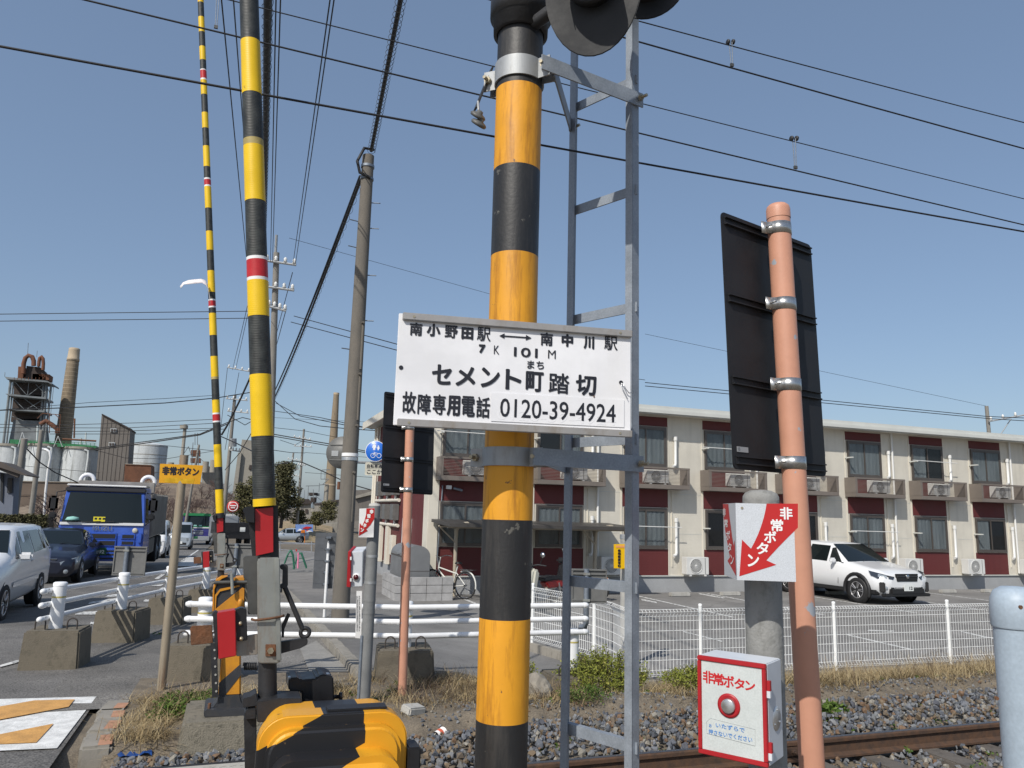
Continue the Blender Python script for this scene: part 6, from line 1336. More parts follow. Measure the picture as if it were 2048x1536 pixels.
# ---- second white van, silver van, green truck, far crossover, lorry tail
def boxvan(label, px, py, paint, hgt, rz=Q, dx=0., side=1):
    p = on_ground(px, py)
    s_ = [(1.68, .3, .75, .85, .62, .64, .5), (1.6, .2, .9, 1.0, .70, .72, .6), (1.3, .18, 1.02, 1.18, .735, .74, .66), (.85, .18, 1.04, hgt-.1, .735, .74, .62), (.55, .18, 1.04, hgt, .735, .74, .61), (-1.5, .2, 1.04, hgt, .735, .74, .61), (-1.68, .25, 1.0, hgt-.15, .72, .72, .58)]
    c, sd_, _ = car('van', label, 'van', (p.x+dx, p.y+1.3, hz(p.x, p.y)), rz, paint, s_, (1.2, -1.1), .28, [[(1.05, 1.07), (.22, 1.07), (.22, hgt-.22), (.86, hgt-.22)], [(.14, 1.07), (-.65, 1.07), (-.65, hgt-.22), (.14, hgt-.22)], [(-.75, 1.07), (-1.5, 1.07), (-1.5, hgt-.22), (-.75, hgt-.22)]], ((1.31, 1.17, .66), (.87, hgt-.13, .58)))
    mirror(c, .95, .74, 1.15, paint, big=.9); lampq(c, 'headlamp', 'headlamp', [(1.71, .40, .82), (1.62, .72, .86), (1.63, .72, .66), (1.72, .42, .64)])
    MB().box((1.66, 0, .42), (.06, .9, .2)).build('lower_grille', 'cladding', c, .02, local=True); front_plate(c, 1.7, .5, 'plate_white'); return c
boxvan('white van directly behind the blue dump truck', 330, 1116, 'van_white', 1.85, dx=-.75)
boxvan('silver small van in front of the green cab truck', 380, 1099, 'car_silver', 1.88, dx=-.7)
pG = on_ground(410, 1090)
gt = thing('green_truck', 'distant truck with green windscreen top and indigo cab at the end of the queue', 'truck', (pG.x-.9, pG.y, hz(pG.x, pG.y)), Q)
truck_cab(gt, 'truck_indigo', zt=2.85)
MB().box((-.1, 0, 2.74), (.3, 2.4, .26)).build('green_visor', 'truck_green', gt, .04, local=True); MB().box((.04, 0, 1.57), (.04, 2.4, .09)).build('white_band', 'car_white', gt, local=True); MB().box((.0, 0, 1.66), (.12, 2.36, .08)).build('green_band', 'truck_green', gt, local=True)
for z in (1.0, 1.14, 1.28): MB().box((.05, 0, z), (.04, 1.3, .07)).build('grille_bar', 'bumper_grey', gt, .01, local=True)
MB().box((.08, 0, .6), (.2, 2.46, .42)).build('bumper', 'bumper_grey', gt, .04, local=True); front_plate(gt, .19, .68, 'plate_green', None, 'ink', .44, .22)
for s in (-1, 1): MB().box((.16, s*.92, .6), (.06, .4, .18)).build('headlamp', 'headlamp', gt, .02, local=True); MB().tube([V(-.2, s*1.2, 2.6), V(.1, s*1.4, 2.5), V(.1, s*1.4, 1.8)], .02, 6).build('mirror_arm', 'black_iron', gt, local=True); MB().box((.1, s*1.42, 2.1), (.12, .24, .5)).build('mirror', 'black_plastic', gt, .04, local=True)
MB().bb(-7.5, -2.4, -1.2, 1.2, 1.0, 2.5).build('load_body', 'tipper_grey', gt, .03, local=True)
for x in (-1.4, -5.6, -6.7): wheel6(gt, x, 1.2, .5)
for q in (-.6, -.1, .35): MB().box((.07, q, 1.76), (.006, .26, .12)).build('dashboard_card', 'sheet_teal', gt, local=True)
pF = on_ground(575, 1086)
sf = [tuple(v) for v in stc]
c2, _, _ = car('crossover_car', 'far silver blue crossover crossing the road beyond the barriers', 'car', (pF.x, pF.y+1, hz(pF.x, pF.y)), R(182), 'car_silver', sf, (1.36, -1.31), .335, [[(.80, 1.03), (.30, 1.03), (.30, 1.40), (.42, 1.42)], [(.24, 1.03), (-.50, 1.05), (-.50, 1.48), (.22, 1.46)], [(-.56, 1.05), (-1.28, 1.08), (-1.3, 1.46), (-.56, 1.49)]], ((.96, 1.055, .76), (.24, 1.515, .56)), clad=True)
mirror(c2, .62, .88, 1.07, 'car_white'); lampq(c2, 'headlamp', 'lamp_dark', [(2.205, .44, .74), (1.9, .9, .86), (1.95, .9, .74), (2.21, .5, .67)])
pL = PY(473, 1092, 66)
lt = thing('flatbed_lorry', 'dark lorry tail with small white label behind the far barrier arm', 'truck', (pL.x, pL.y, hz(pL.x, pL.y)), R(100))
MB().bb(-.05, 0, -1.15, 1.15, .75, 2.0).build('tailboard', 'black_plastic', lt, .01, local=True); MB().bb(.02, 5.5, -1.18, 1.18, 1.0, 1.25).build('flatbed', 'black_iron', lt, .02, local=True)
for s in (-1, 1): MB().bb(.05, 5.5, s*1.14, s*1.18, 1.26, 1.95).build('side_board', 'black_iron', lt, local=True)
for x in (1.2, 4.6): wheel6(lt, x, 1.15, .45)
MB().bb(-.07, -.052, -.55, -.15, 1.3, 1.65).build('white_label', 'plate_white', lt, local=True); MB().bb(5.6, 7.2, -1.1, 1.1, .6, 2.45).build('cab', 'bumper_grey', lt, .1, local=True)
# ================================================================== CEMENT PLANT AND OTHER FAR THINGS
stained('silo_white', (.52, .55, .56), (.12, .12, .10), .8, 1.1, .75, .06, bump=.0)
stained('brick_stack', (.24, .19, .13), (.10, .08, .055), .9, .9, .7, .3, bump=.0); mat('stack_cap', (.42, .34, .24), .85, var=.12, vscale=.4)
stained('corrugated_grey', (.16, .145, .13), (.10, .09, .08), .8, 1.2, .6, .1, bump=0); mat('rust_far', (.17, .07, .035), .85, col2=(.11, .05, .03), vscale=.5); mat('steel_far', (.17, .19, .20), .7, var=.3, vscale=.4); mat('dark_far', (.035, .03, .03), .8, col2=(.07, .05, .04), vscale=.3)
mat('walkway_green', (.03, .20, .08), .7, var=.3, vscale=.6); mat('plant_brown', (.15, .115, .09), .9, var=.2, vscale=.2); stained('plant_concrete', (.30, .28, .24), (.14, .13, .11), .9, .6, .6, .2, bump=0); mat('duct_rust', (.18, .07, .035), .8, col2=(.10, .045, .028), vscale=.6)
def ppl(pts, Y): return [PY(x, y, Y) for x, y in pts]
def slab(mb, pts, Y, th):
    P = ppl(pts, Y); n = len(P); return mb.add(P+[p+V(0, th, 0) for p in P], [tuple(range(n-1, -1, -1)), tuple(range(n, 2*n))]+[(i, (i+1) % n, n+(i+1) % n, n+i) for i in range(n)])
def bar(mb, a, b, Y, wpx, dy=0.): return mb.cyl(PY(*a, Y)+V(0, dy, 0), PY(*b, Y)+V(0, dy, 0), wpx/2*proj(PY(*a, Y))[2]/FPX, n=6, smooth=False)
def vcyl(name, m, px, py0, py1, wpx, Y, parent, w1=None, n=36):
    a = PY(px, py1, Y); b = V(a.x, Y, PY(px, py0, Y).z); k = proj(a)[2]/FPX; MB().cyl(a, b, wpx/2*k, (w1 or wpx)/2*k, n=n).build(name, m, parent); return a, b, k
# preheater tower
YT = 250.; S7 = 6.98
def tp(x, y): return (x/S7, 680+y/S7)
tw = thing('preheater_tower', 'rusty steel cement tower with cross bracing and curved ducts on top', 'tower', V(PY(55, 900, YT).x, YT, -2))
MB_ = MB(); slab(MB_, [tp(60, 1700), tp(190, 1110), tp(570, 1130), tp(620, 1700)], YT+1, 9); MB_.build('lower_block', 'steel_far', tw)
for pts in ([(185, 600), (610, 600), (600, 770), (200, 760)], [(190, 830), (590, 830), (570, 980), (170, 950)], [(170, 1020), (540, 1020), (500, 1100), (240, 1100)]):
    m_ = MB(); slab(m_, [tp(*p) for p in pts], YT+3, 6); m_.build('vessel', 'dark_far', tw)
for x0, y0, x1, y1, w_ in ((150, 560, 40, 1500, 5.), (190, 560, 85, 1500, 3.5), (610, 590, 540, 1500, 4.), (650, 600, 590, 1500, 5.), (715, 620, 620, 1500, 4.5), (405, 570, 385, 770, 1.2)):
    m_ = MB(); bar(m_, tp(x0, y0), tp(x1, y1), YT, w_); m_.build('column', 'steel_far', tw)
for x0, y0, x1, y1 in ((215, 590, 375, 770), (620, 600, 400, 770), (500, 620, 620, 740), (190, 820, 345, 975), (590, 840, 360, 975), (330, 810, 560, 985), (160, 1060, 330, 1130), (520, 1100, 640, 1010), (520, 360, 650, 460), (655, 640, 700, 760), (650, 840, 690, 960)):
    m_ = MB(); bar(m_, tp(x0, y0), tp(x1, y1), YT-.5, 1.3); m_.build('brace', 'steel_far', tw)
for pts in ([(65, 510), (90, 545), (660, 590), (720, 620), (720, 600), (660, 570), (95, 515)], [(75, 750), (110, 775), (640, 825), (640, 800), (110, 750)], [(110, 975), (620, 1010), (620, 985), (130, 960)]):
    m_ = MB(); slab(m_, [tp(*p) for p in pts], YT-2, 10); m_.build('floor_deck', 'steel_far', tw)
for pts, m_n in (([(255, 370), (330, 370), (320, 540), (245, 540)], 'rust_far'), ([(370, 360), (560, 380), (640, 470), (640, 560), (360, 545)], 'dark_far'), ([(455, 470), (690, 480), (680, 560), (450, 545)], 'rust_far')):
    m_ = MB(); slab(m_, [tp(*p) for p in pts], YT-1, 5); m_.build('upper_vessel', m_n, tw)
k = proj(PY(50, 720, YT))[2]/FPX
for pts, rr_ in (([(325, 470), (330, 330), (355, 250), (400, 215), (450, 235), (470, 290), (470, 360)], 4.2), ([(600, 420), (605, 330), (600, 260), (580, 230), (555, 250), (545, 300), (540, 370)], 3.2)):
    MB().tube(ppl([tp(*p) for p in pts], YT-2), rr_*k, 12).build('curved_duct', 'duct_rust', tw)
for x0, y0, x1, y1 in ((380, 200, 350, 420), (395, 40, 385, 200), (520, 150, 512, 240), (70, 450, 65, 510), (750, 640, 705, 1050)): m_ = MB(); bar(m_, tp(x0, y0), tp(x1, y1), YT-1, 1.); m_.build('mast', 'steel_far', tw)
m_ = MB(); slab(m_, [tp(150, 1140), tp(205, 575), tp(630, 600), tp(590, 1140)], YT+6, 4); m_.build('core', 'dark_far', tw)
for k_ in range(9):
    m_ = MB(); bar(m_, tp(200+k_*50, 520), tp(196+k_*50, 560), YT-3, 1.); m_.build('rail_post', 'rust_far', tw)
# kiln duct and gantry beside it
m_ = MB(); m_.tube(ppl([tp(560, 1180), tp(640, 1130), tp(720, 1180), tp(800, 1240), tp(800, 1300)], YT-6), 4.5*k, 12); o = m_.build('kiln_duct', 'duct_rust'); tag(o, 'rusty kiln duct between the cement tower and the big chimney', 'duct')
gy = thing('pipe_gantry', 'thin rusty gantry in front of the big chimney', 'gantry', V(PY(118, 880, YT-8).x, YT-8, -2))
for a, b in (((520, 1095), (600, 1020)), ((600, 1025), (850, 1045)), ((845, 1045), (830, 1290)), ((770, 1040), (830, 1095)), ((690, 1025), (690, 1300))): m_ = MB(); bar(m_, tp(*a), tp(*b), YT-8, 1.5); m_.build('beam', 'rust_far', gy)
# chimneys
ch = thing('chimney', 'tall brick coloured chimney with paler cap beside the rusty cement tower', 'chimney', V(PY(122, 900, 262).x, 262, -2), 0, 'plant chimneys')
a, b = PY(123.5, 905, 262), PY(141.5, 722, 262); b = V(a.x, 262, b.z); kk = proj(a)[2]/FPX
MB().cyl(a, b, 15.5*kk, 11.0*kk, n=40).build('shaft', 'brick_stack', ch); zz_ = PY(143, 697, 262).z
MB().lathe([(11.*kk, 0), (11.6*kk, 0), (11.6*kk, .8), (11.*kk, .9), (10.2*kk, zz_-b.z-.6), (10.2*kk, zz_-b.z), (8.*kk, zz_-b.z+.2), (7*kk, zz_-b.z)], b, n=40).build('cap', 'stack_cap', ch)
for q in range(22):
    t_ = q/22; MB().cyl(a.lerp(b, t_)+V(0, 0, .3), a.lerp(b, t_)+V(0, 0, .45), (15.5-4.5*t_)*kk+.03, n=40, caps=False).build('iron_hoop', 'stack_cap', ch)
c2_ = thing('chimney', 'slim distant chimney left of the thick utility pole', 'chimney', V(PY(657, 1010, 300).x, 300, -2), 0, 'plant chimneys')
a, b = PY(657, 1030, 300), PY(676, 790, 300); b = V(a.x, 300, b.z); kk = proj(a)[2]/FPX
MB().cyl(a, b, 12.5*kk, 5.6*kk, n=32).build('shaft', 'brick_stack', c2_); MB().cyl(b, b+V(0, 0, .8), 5.9*kk, n=32).build('cap', 'stack_cap', c2_)
for q in (.06, .1, .24): MB().cyl(a.lerp(b, q), a.lerp(b, q)+V(0, 0, .6), (12.5-6.9*q)*kk+.15, n=32, caps=False).build('iron_hoop', 'stack_cap', c2_)
# silos
YS = 200.
for i, (cx, w_, y0, y1, nm_) in enumerate(((4, 70, 893, 965, 'leftmost, cut by the picture edge'), (76, 69, 893, 963, 'middle of the three'), (150, 68, 899, 963, 'right one below the green walkway'))):
    t = thing('silo', 'white streaked cement silo, %s' % nm_, 'silo', V(PY(cx, 1000, YS).x, YS, -3), 0, 'cement silos')
    a, b, kk = vcyl('shell', 'silo_white', cx, y0, y1+50, w_, YS, t, n=48); MB().cyl(b, b+V(0, 0, .5), w_/2*kk+.3, n=48).build('roof_rim', 'plant_concrete', t)
    MB().tube([b+V(w_/2*kk*.3, -w_/2*kk*1.02, -.2), b+V(w_/2*kk*.5, -w_/2*kk*1.02, -.4), b+V(w_/2*kk*.55, -w_/2*kk, -2), b+V(w_/2*kk*.5, -w_/2*kk, -9)], .25, 8).build('down_pipe', 'silo_white', t)
wk = thing('roof_walkway', 'green railed walkway along the tops of the silos', 'walkway', V(PY(100, 893, YS-3).x, YS-3, 9))
S5 = 5.12
def sp5(x, y): return (x/S5, 840+y/S5)
m_ = MB(); slab(m_, [sp5(100, 250), sp5(985, 290), sp5(985, 265), sp5(100, 200)], YS-3, 6); m_.build('deck', 'walkway_green', wk)
for k_ in range(22): x = 105+k_*41; m_ = MB(); bar(m_, sp5(x, 200+x*.04), sp5(x, 240+x*.04), YS-4, .9); m_.build('rail_post', 'walkway_green', wk)
for q in (0, 18): m_ = MB(); bar(m_, sp5(100, 200+q), sp5(985, 238+q), YS-4, .9); m_.build('rail', 'walkway_green', wk)
for x in (230, 595): 
    for s in (-1, 1): m_ = MB(); bar(m_, sp5(x, 165 if x > 300 else 120), sp5(x+s*45, 275), YS-5, 1.4); m_.build('a_frame', 'silo_white', wk)
m_ = MB(); bar(m_, sp5(640, 195), sp5(985, 215), YS-2, 4); m_.build('rusty_pipe', 'rust_far', wk)
for x, y0, y1, w_ in ((765, -15, 185, 3.4), (830, 185, 280, 4), (880, 130, 240, 3), (385, 60, 220, 3.4)): m_ = MB(); bar(m_, sp5(x, y0), sp5(x-6, y1), YS+4, w_); m_.build('vent_stack', 'rust_far' if x == 765 else 'silo_white', wk)
# grey slant-roof building, tank, brown works, thin stack
sb = thing('hopper_building', 'tall grey building with slanting roof and two small windows right of the silos', 'building', V(PY(222, 960, 185).x, 185, -3))
m_ = MB(); slab(m_, [(187, 1010), (203.5, 829.5), (260.5, 858), (250, 1010)], 185, 9); m_.build('wall', 'corrugated_grey', sb); m_ = MB(); slab(m_, [(202.5, 828.5), (204.5, 827.5), (262, 857), (261, 859.5)], 184.6, 10); m_.build('roof_edge', 'dark_far', sb)
for k_ in range(7): x = 192+k_*8.3; m_ = MB(); bar(m_, (x, 1000), (x+15, 832+k_*4.1+2), 184.95, .5); m_.build('seam', 'dark_far', sb)
for x, y in ((226.5, 860), (223, 888)):
    f_ = MB(); slab(f_, [(x-6, y+4), (x-5.5, y-3.5), (x+6.5, y-3), (x+6, y+4.5)], 184.7, .4); o = f_.build('window', 'silo_white', sb)
    for q in (-2.7, 2.9): g_ = MB(); slab(g_, [(x+q-2, y+2.8), (x+q-1.8, y-2), (x+q+2.2, y-1.8), (x+q+2, y+3)], 184.6, .1); g_.build('pane', 'dark_far', o)
tk2 = thing('storage_tank', 'pale round storage tank right of the slant roofed building', 'tank', V(PY(291, 960, 210).x, 210, -3)); a, b, kk = vcyl('shell', 'silo_white', 290, 890, 960, 72, 210, tk2, n=48); MB().lathe([(36*kk, 0), (20*kk, .5), (.01, .8)], b, n=40).build('roof', 'silo_white', tk2)
for k_ in range(4): MB().cyl(a.lerp(b, .2+.25*k_), a.lerp(b, .2+.25*k_)+V(0, 0, .15), 36.3*kk, n=48, caps=False).build('hoop', 'plant_concrete', tk2)
def simple(name, label, cat, pts, Y, th, m, **kw):
    t = thing(name, label, cat, V(PY(*pts[0], Y).x, Y, -3), 0, kw.get('group')); m_ = MB(); slab(m_, pts, Y, th); m_.build('wall', m, t); return t
t = simple('works_building', 'low brown works building below the white silos', 'building', [(18, 1045), (28, 961), (168, 964), (165, 1045)], 175, 12, 'plant_brown'); m_ = MB(); bar(m_, (28, 962), (168, 965), 174.8, 1.6); m_.build('parapet', 'plant_concrete', t); m_ = MB(); bar(m_, (24, 990), (150, 990), 174.8, 1); m_.build('pipe_run', 'dark_far', t)
t = simple('works_building', 'reddish brown works wall below the pale round tank', 'building', [(245, 1010), (250, 928), (302, 930), (302, 1010)], 180, 8, 'rust_far'); m_ = MB(); bar(m_, (250, 928), (302, 930), 179.8, 1.4); m_.build('roof_edge', 'plant_concrete', t)
t = thing('vent_pipe', 'slim grey vent pipe with ring top standing behind the yellow emergency sign', 'pipe', V(PY(358, 960, 185).x, 185, -3)); vcyl('pipe', 'plant_concrete', 357.5, 848, 985, 6.5, 185, t, n=16); a = PY(360.5, 853, 185); MB().cyl(V(PY(357.5, 960, 185).x, 185, a.z-.4), V(PY(357.5, 960, 185).x, 185, a.z+.3), .85, n=16).build('ring', 'plant_concrete', t)
t = thing('loading_tower', 'small rusty loading tower behind the yellow emergency sign', 'tower', V(PY(390, 960, 190).x, 190, -3))
for a, b, w_ in (((386, 885), (383, 940), 1.6), ((398, 888), (396, 940), 1.6), ((390, 866), (390, 890), 1.5), ((395, 866), (395, 890), 1.5), ((358, 922), (377, 893), 1.5), ((377, 893), (384, 915), 1.5), ((398, 915), (420, 935), 1.2)): m_ = MB(); bar(m_, a, b, 190, w_); m_.build('leg', 'steel_far', t)
for pts in ([(382, 912), (400, 912), (400, 900), (382, 900)], [(381, 925), (401, 925), (401, 916), (381, 916)]): m_ = MB(); slab(m_, pts, 190, 3); m_.build('hopper', 'rust_far', t)
t = simple('concrete_silo', 'grey stained concrete silo block behind the far barrier arm', 'silo', [(402, 1010), (405, 932), (436, 934), (434, 1010)], 195, 8, 'plant_concrete')
for x in (340, 365, 410, 425): vcyl('small_tank', 'plant_concrete', x, 918+x % 9, 945, 12, 188, t, n=14)
t = simple('concrete_building', 'pale tall concrete building between the two barrier arms', 'building', [(470, 1000), (484, 879), (506, 881), (520, 1000)], 215, 12, 'plant_concrete'); m_ = MB(); slab(m_, [(463, 1000), (476, 905), (483, 905), (472, 1000)], 214, 3); m_.build('side_bay', 'plant_concrete', t); m_ = MB(); slab(m_, [(497, 938), (499, 930), (504, 930), (503, 939)], 214.6, .3); m_.build('window', 'dark_far', t)
# works beyond the thick utility pole
t = thing('plant_works', 'tangled steel plant structure left of the slim chimney', 'industrial plant', V(PY(628, 1040, 240).x, 240, -3))
S6 = 7.68
def sp6(x, y): return (600+x/S6, 880+y/S6)
for a, b, w_ in (((90, 705), (300, 700), 1.6), ((130, 700), (115, 980), 1.2), ((300, 660), (290, 800), 1.4), ((340, 460), (455, 455), 1.8), ((325, 470), (320, 600), 1.2), ((320, 600), (440, 600), 1.6), ((385, 480), (380, 600), 1), ((300, 690), (440, 680), 1.6), ((440, 600), (350, 680), 1.6), ((205, 760), (205, 900), 1.4), ((70, 770), (60, 1000), 1), ((10, 940), (130, 1000), 1.2), ((0, 1110), (110, 1110), 1.2), ((240, 860), (330, 930), 1.4)): m_ = MB(); bar(m_, sp6(*a), sp6(*b), 240, w_); m_.build('beam', 'steel_far', t)
for x, y0, y1, w_, mm in ((395, 690, 930, 9, 'plant_concrete'), (205, 880, 960, 12, 'dark_far'), (230, 960, 1060, 10, 'steel_far'), (165, 1040, 1180, 13, 'plant_concrete'), (200, 810, 850, 18, 'dark_far'), (160, 820, 860, 9, 'steel_far'), (275, 820, 860, 6, 'steel_far'), (590, 640, 760, 6, 'rust_far')):
    a = sp6(x, y0); b = sp6(x, y1); vcyl('vessel', mm, a[0], a[1], b[1], w_, 242, t, n=14)
for x, y0, y1, w_ in ((205, 1060, 1100, 22), (150, 1180, 1240, 9)): a = sp6(x, y0); b = sp6(x, y1); vcyl('tank', 'plant_concrete', a[0], a[1], b[1], w_, 238, t, n=16)
t = simple('works_shed', 'cream concrete shed with sloping roof left of the thick utility pole', 'building', [sp6(305, 1290), sp6(305, 990), sp6(600, 940), sp6(600, 1290)], 150, 10, 'plant_concrete'); m_ = MB(); slab(m_, [sp6(300, 995), sp6(300, 975), sp6(600, 915), sp6(600, 945)], 149.5, 11); m_.build('roof', 'dark_far', t)
t = simple('corrugated_shed', 'grey corrugated shed right of the thick utility pole', 'building', [sp6(800, 1240), sp6(860, 770), sp6(1100, 760), sp6(1130, 1240)], 120, 14, 'corrugated_grey'); m_ = MB(); slab(m_, [sp6(850, 900), sp6(860, 860), sp6(1100, 790), sp6(1100, 840)], 119.5, 1); m_.build('roof_edge', 'plant_concrete', t)
hs = simple('far_house', 'small pale house behind the pines beyond the barrier', 'house', [(598, 1050), (600, 1008), (622, 1006), (622, 1050)], 140, 8, 'plant_concrete'); m_ = MB(); slab(m_, [(596, 1009), (606, 998), (618, 998), (625, 1007)], 139.5, 9); m_.build('roof', 'dark_far', hs)
for x in (604, 613): m_ = MB(); slab(m_, [(x-2.5, 1026), (x-2.5, 1018), (x+2.5, 1018), (x+2.5, 1026)], 139.8, .15); m_.build('window', 'dark_far', hs)
t = simple('retaining_wall', 'tan sloping concrete ramp wall beyond the far crossover car', 'wall', [sp6(330, 1420), sp6(340, 1280), sp6(600, 1275), sp6(600, 1420)], 110, 2, 'plant_concrete')
# banner, signs, far rail, frames
mat('banner_blue', (.16, .27, .55), .6, var=.2, vscale=1.5); mat('cone_orange', (.65, .18, .01), .5); mat('frame_green', (.02, .13, .08), .5); mat('pink', (.75, .22, .38), .5)
t = simple('blue_banner', 'blue banner with red and white marks beyond the far crossover car', 'banner', [(592, 1064), (591, 1049), (626, 1049), (626, 1064)], 88, .2, 'banner_blue')
for pts, mm in (([(604, 1057), (612, 1053), (624, 1054), (615, 1058)], 'red_ink'), ([(611, 1062), (616, 1059.5), (622, 1062)], 'red_ink'), ([(594, 1062), (600, 1057), (606, 1061)], 'white_paint'), ([(612, 1064), (618, 1060), (625, 1063)], 'white_paint')): m_ = MB(); slab(m_, pts, 87.9, .05); m_.build('print', mm, t)
t = thing('orange_sign', 'small orange sign on a thin orange post in front of the blue banner', 'sign', PY(609, 1086, 70)); m_ = MB(); bar(m_, (609.5, 1060), (609.5, 1087), 70, 1.4); m_.build('post', 'cone_orange', t); m_ = MB(); slab(m_, [(602, 1066), (603, 1060), (610, 1060), (609, 1066)], 69.8, .1); m_.build('plate', 'cone_orange', t)
t = thing('far_guard_rail', 'distant pale guard rail crossing the road end beyond the trestles', 'guard rail', PY(600, 1100, 50))
for y0, y1 in ((1084, 1088), (1087.5, 1088.5), (1099, 1105)): m_ = MB(); bar(m_, (557, y0), (634, y1), 50, 1.7); m_.build('rail', 'galv_bright', t)
for x in (560, 623): m_ = MB(); bar(m_, (x, 1083), (x, 1104), 50, 2.4); m_.build('post', 'galv_bright', t)
SZ = 10.97
def s9(x, y): return (550+x/SZ, 1040+y/SZ)
for i, (pts, lab) in enumerate((([(205, 960), (270, 780), (325, 680), (350, 680), (390, 780), (420, 1080)], 'green pipe trestle barrier on the footpath, left of the pink one'), ([(400, 1070), (470, 870), (520, 740), (580, 740), (620, 860), (690, 1060)], 'green pipe trestle barrier on the footpath beside the pink post'))):
    t = thing('trestle', lab, 'trestle barrier', PY(*s9(300+200*i, 1060), 29)); MB().tube(ppl([s9(*p) for p in pts], 29), .028, 8).build('frame', 'frame_green', t); MB().tube([p+V(.05, .5, 0) for p in ppl([s9(*p) for p in pts], 29)], .028, 8).build('frame', 'frame_green', t)
    m_ = MB(); bar(m_, s9(pts[1][0]+10, 800+40*i), s9(pts[4][0]-10, 800+40*i), 29, 1.6); m_.build('cross_bar', 'frame_green', t)
t = thing('pink_post', 'pink delineator post between the green trestles', 'post', PY(*s9(500, 1070), 28.5)); m_ = MB(); bar(m_, s9(512, 715), s9(500, 1060), 28.5, 3.2); m_.build('tube', 'pink', t); m_ = MB(); bar(m_, s9(468, 640), s9(470, 690), 28.5, 3); m_.build('lamp', 'red_ink', t)
t = thing('traffic_sign', 'round red and white road sign far beyond the barrier arms', 'sign', PY(466, 1040, 80)); c = PY(466, 1013, 80); MB().lathe([(.001, .02), (.55, .02), (.56, 0)], c, (0, -1, 0), 24).build('disc', 'sign_red', t); MB().lathe([(.38, .03), (.45, .03)], c, (0, -1, 0), 24).build('ring', 'white_paint', t); MB().box(c+V(0, -.05, .08), (.6, .02, .1)).build('bar', 'white_paint', t); MB().box(c+V(0, -.05, -.12), (.4, .02, .08)).build('bar', 'white_paint', t); m_ = MB(); bar(m_, (466, 1018), (465, 1060), 80.1, 1.6); m_.build('post', 'galv_dull', t)
t = thing('works_hut', 'pale hut with pointed roof beyond the red round sign', 'hut', PY(460, 1048, 95)); m_ = MB(); slab(m_, [(449, 1048), (449, 1022), (476, 1022), (476, 1048)], 95, 4); m_.build('wall', 'silo_white', t); m_ = MB(); slab(m_, [(447, 1023), (457, 1012), (462, 1012), (478, 1023)], 94.8, 4.4); m_.build('roof', 'steel_far', t)
t = thing('direction_sign', 'small orange arrow board beside the near barrier arm', 'sign', PY(477, 1060, 75)); m_ = MB(); slab(m_, [(471, 1056), (471, 1048), (485, 1048), (485, 1056)], 75, .1); m_.build('board', 'faded_pink', t); m_ = MB(); slab(m_, [(473, 1053), (473, 1051.5), (479, 1051.5), (479, 1049.5), (483, 1052.2), (479, 1055), (479, 1053)], 74.9, .05); m_.build('arrow', 'red_ink', t)
# ---- house and hedge at the left edge
mat('house_wall', (.16, .18, .23), .8, var=.12, vscale=1.5); mat('house_roof', (.09, .075, .065), .8, var=.2, vscale=2)
S8 = 8.53
def sp8(x, y): return (x/S8, 900+y/S8)
hs = thing('roadside_house', 'dim roadside house with brown eaves at the left edge', 'house', PY(10, 1040, 34))
for nm_, mm, pts, dy, th in (('wall', 'house_wall', [(-300, 1150), (-300, 330), (250, 420), (205, 1150)], 0, .8), ('roof', 'house_roof', [(-300, 180), (0, 195), (470, 430), (440, 445), (0, 300), (-300, 290)], -1.2, 2.0), ('soffit', 'house_roof', [(-300, 292), (0, 302), (330, 395), (300, 470), (0, 345), (-300, 330)], -1.1, .2), ('window', 'room_dark', [(120, 730), (130, 480), (215, 480), (205, 730)], -.05, .03), ('door', 'room_dark', [(0, 860), (10, 400), (60, 410), (40, 900)], -.05, .03)):
    m_ = MB(); slab(m_, [sp8(*p) for p in pts], 34+dy, th); m_.build(nm_, mm, hs)
for x in (150, 170, 190): m_ = MB(); bar(m_, sp8(x, 720), sp8(x+6, 490), 33.9, .8); m_.build('window_bar', 'corrugated_grey', hs)
# ================================================================== POLES AND WIRES
stained('far_pole', (.25, .235, .21), (.15, .14, .12), .9, 3, .5, .2, bump=0); mat('porcelain', (.7, .7, .68), .3)
def upole(label, top, base, d_, r0, r1, arms=(), extra=None):
    """top/base photo points at axis distance d_"""
    Pt = D(*top, d_); b = V(Pt.x, Pt.y, hz(Pt.x, Pt.y)); t = thing('utility_pole', label, 'utility pole', b, 0, 'utility poles')
    lean = D(*base, d_)-Pt
    foot = Pt+lean*((Pt.z-b.z)/max(.1, -lean.z)); foot.z = b.z-.1
    MB().cyl(foot, Pt, r0, r1, n=16).build('shaft', 'far_pole', t)
    for x0, y0, x1, y1 in arms:
        a, c = D(x0, y0, d_-.2), D(x1, y1, d_-.2); MB().cyl(a, c, .05, n=6, smooth=False).build('crossarm', 'galv', t)
        for q in (.06, .35, .65, .94):
            p = a.lerp(c, q); MB().lathe([(.03, 0), (.09, .03), (.05, .1), (.08, .14), (.03, .22), (.001, .23)], p+V(0, 0, .04), n=10).build('insulator', 'porcelain', t)
    return t
upole('far utility pole directly behind the near barrier arm, with two long crossarms', (553, 505), (537, 1000), 32, .17, .12, ((530, 521, 592, 530), (531, 573, 588, 581), (536, 612, 572, 622)))
m_ = MB(); m_.cyl(D(553, 470, 32), D(551, 508, 32), .06, n=10); o = m_.build('pole_top_pin', 'galv', bpy.data.objects['utility_pole.001']); 
t = upole('far utility pole crowded with crossarms between the two barrier arms', (470, 790), (449, 1010), 62, .18, .12, ((452, 797, 495, 801), (455, 822, 497, 826), (455, 735, 500, 743), (458, 900, 480, 903)))
m_ = MB(); m_.cyl(D(466, 893, 61.5), D(466, 877, 61.5), .28, n=16); m_.build('transformer', 'galv', t)
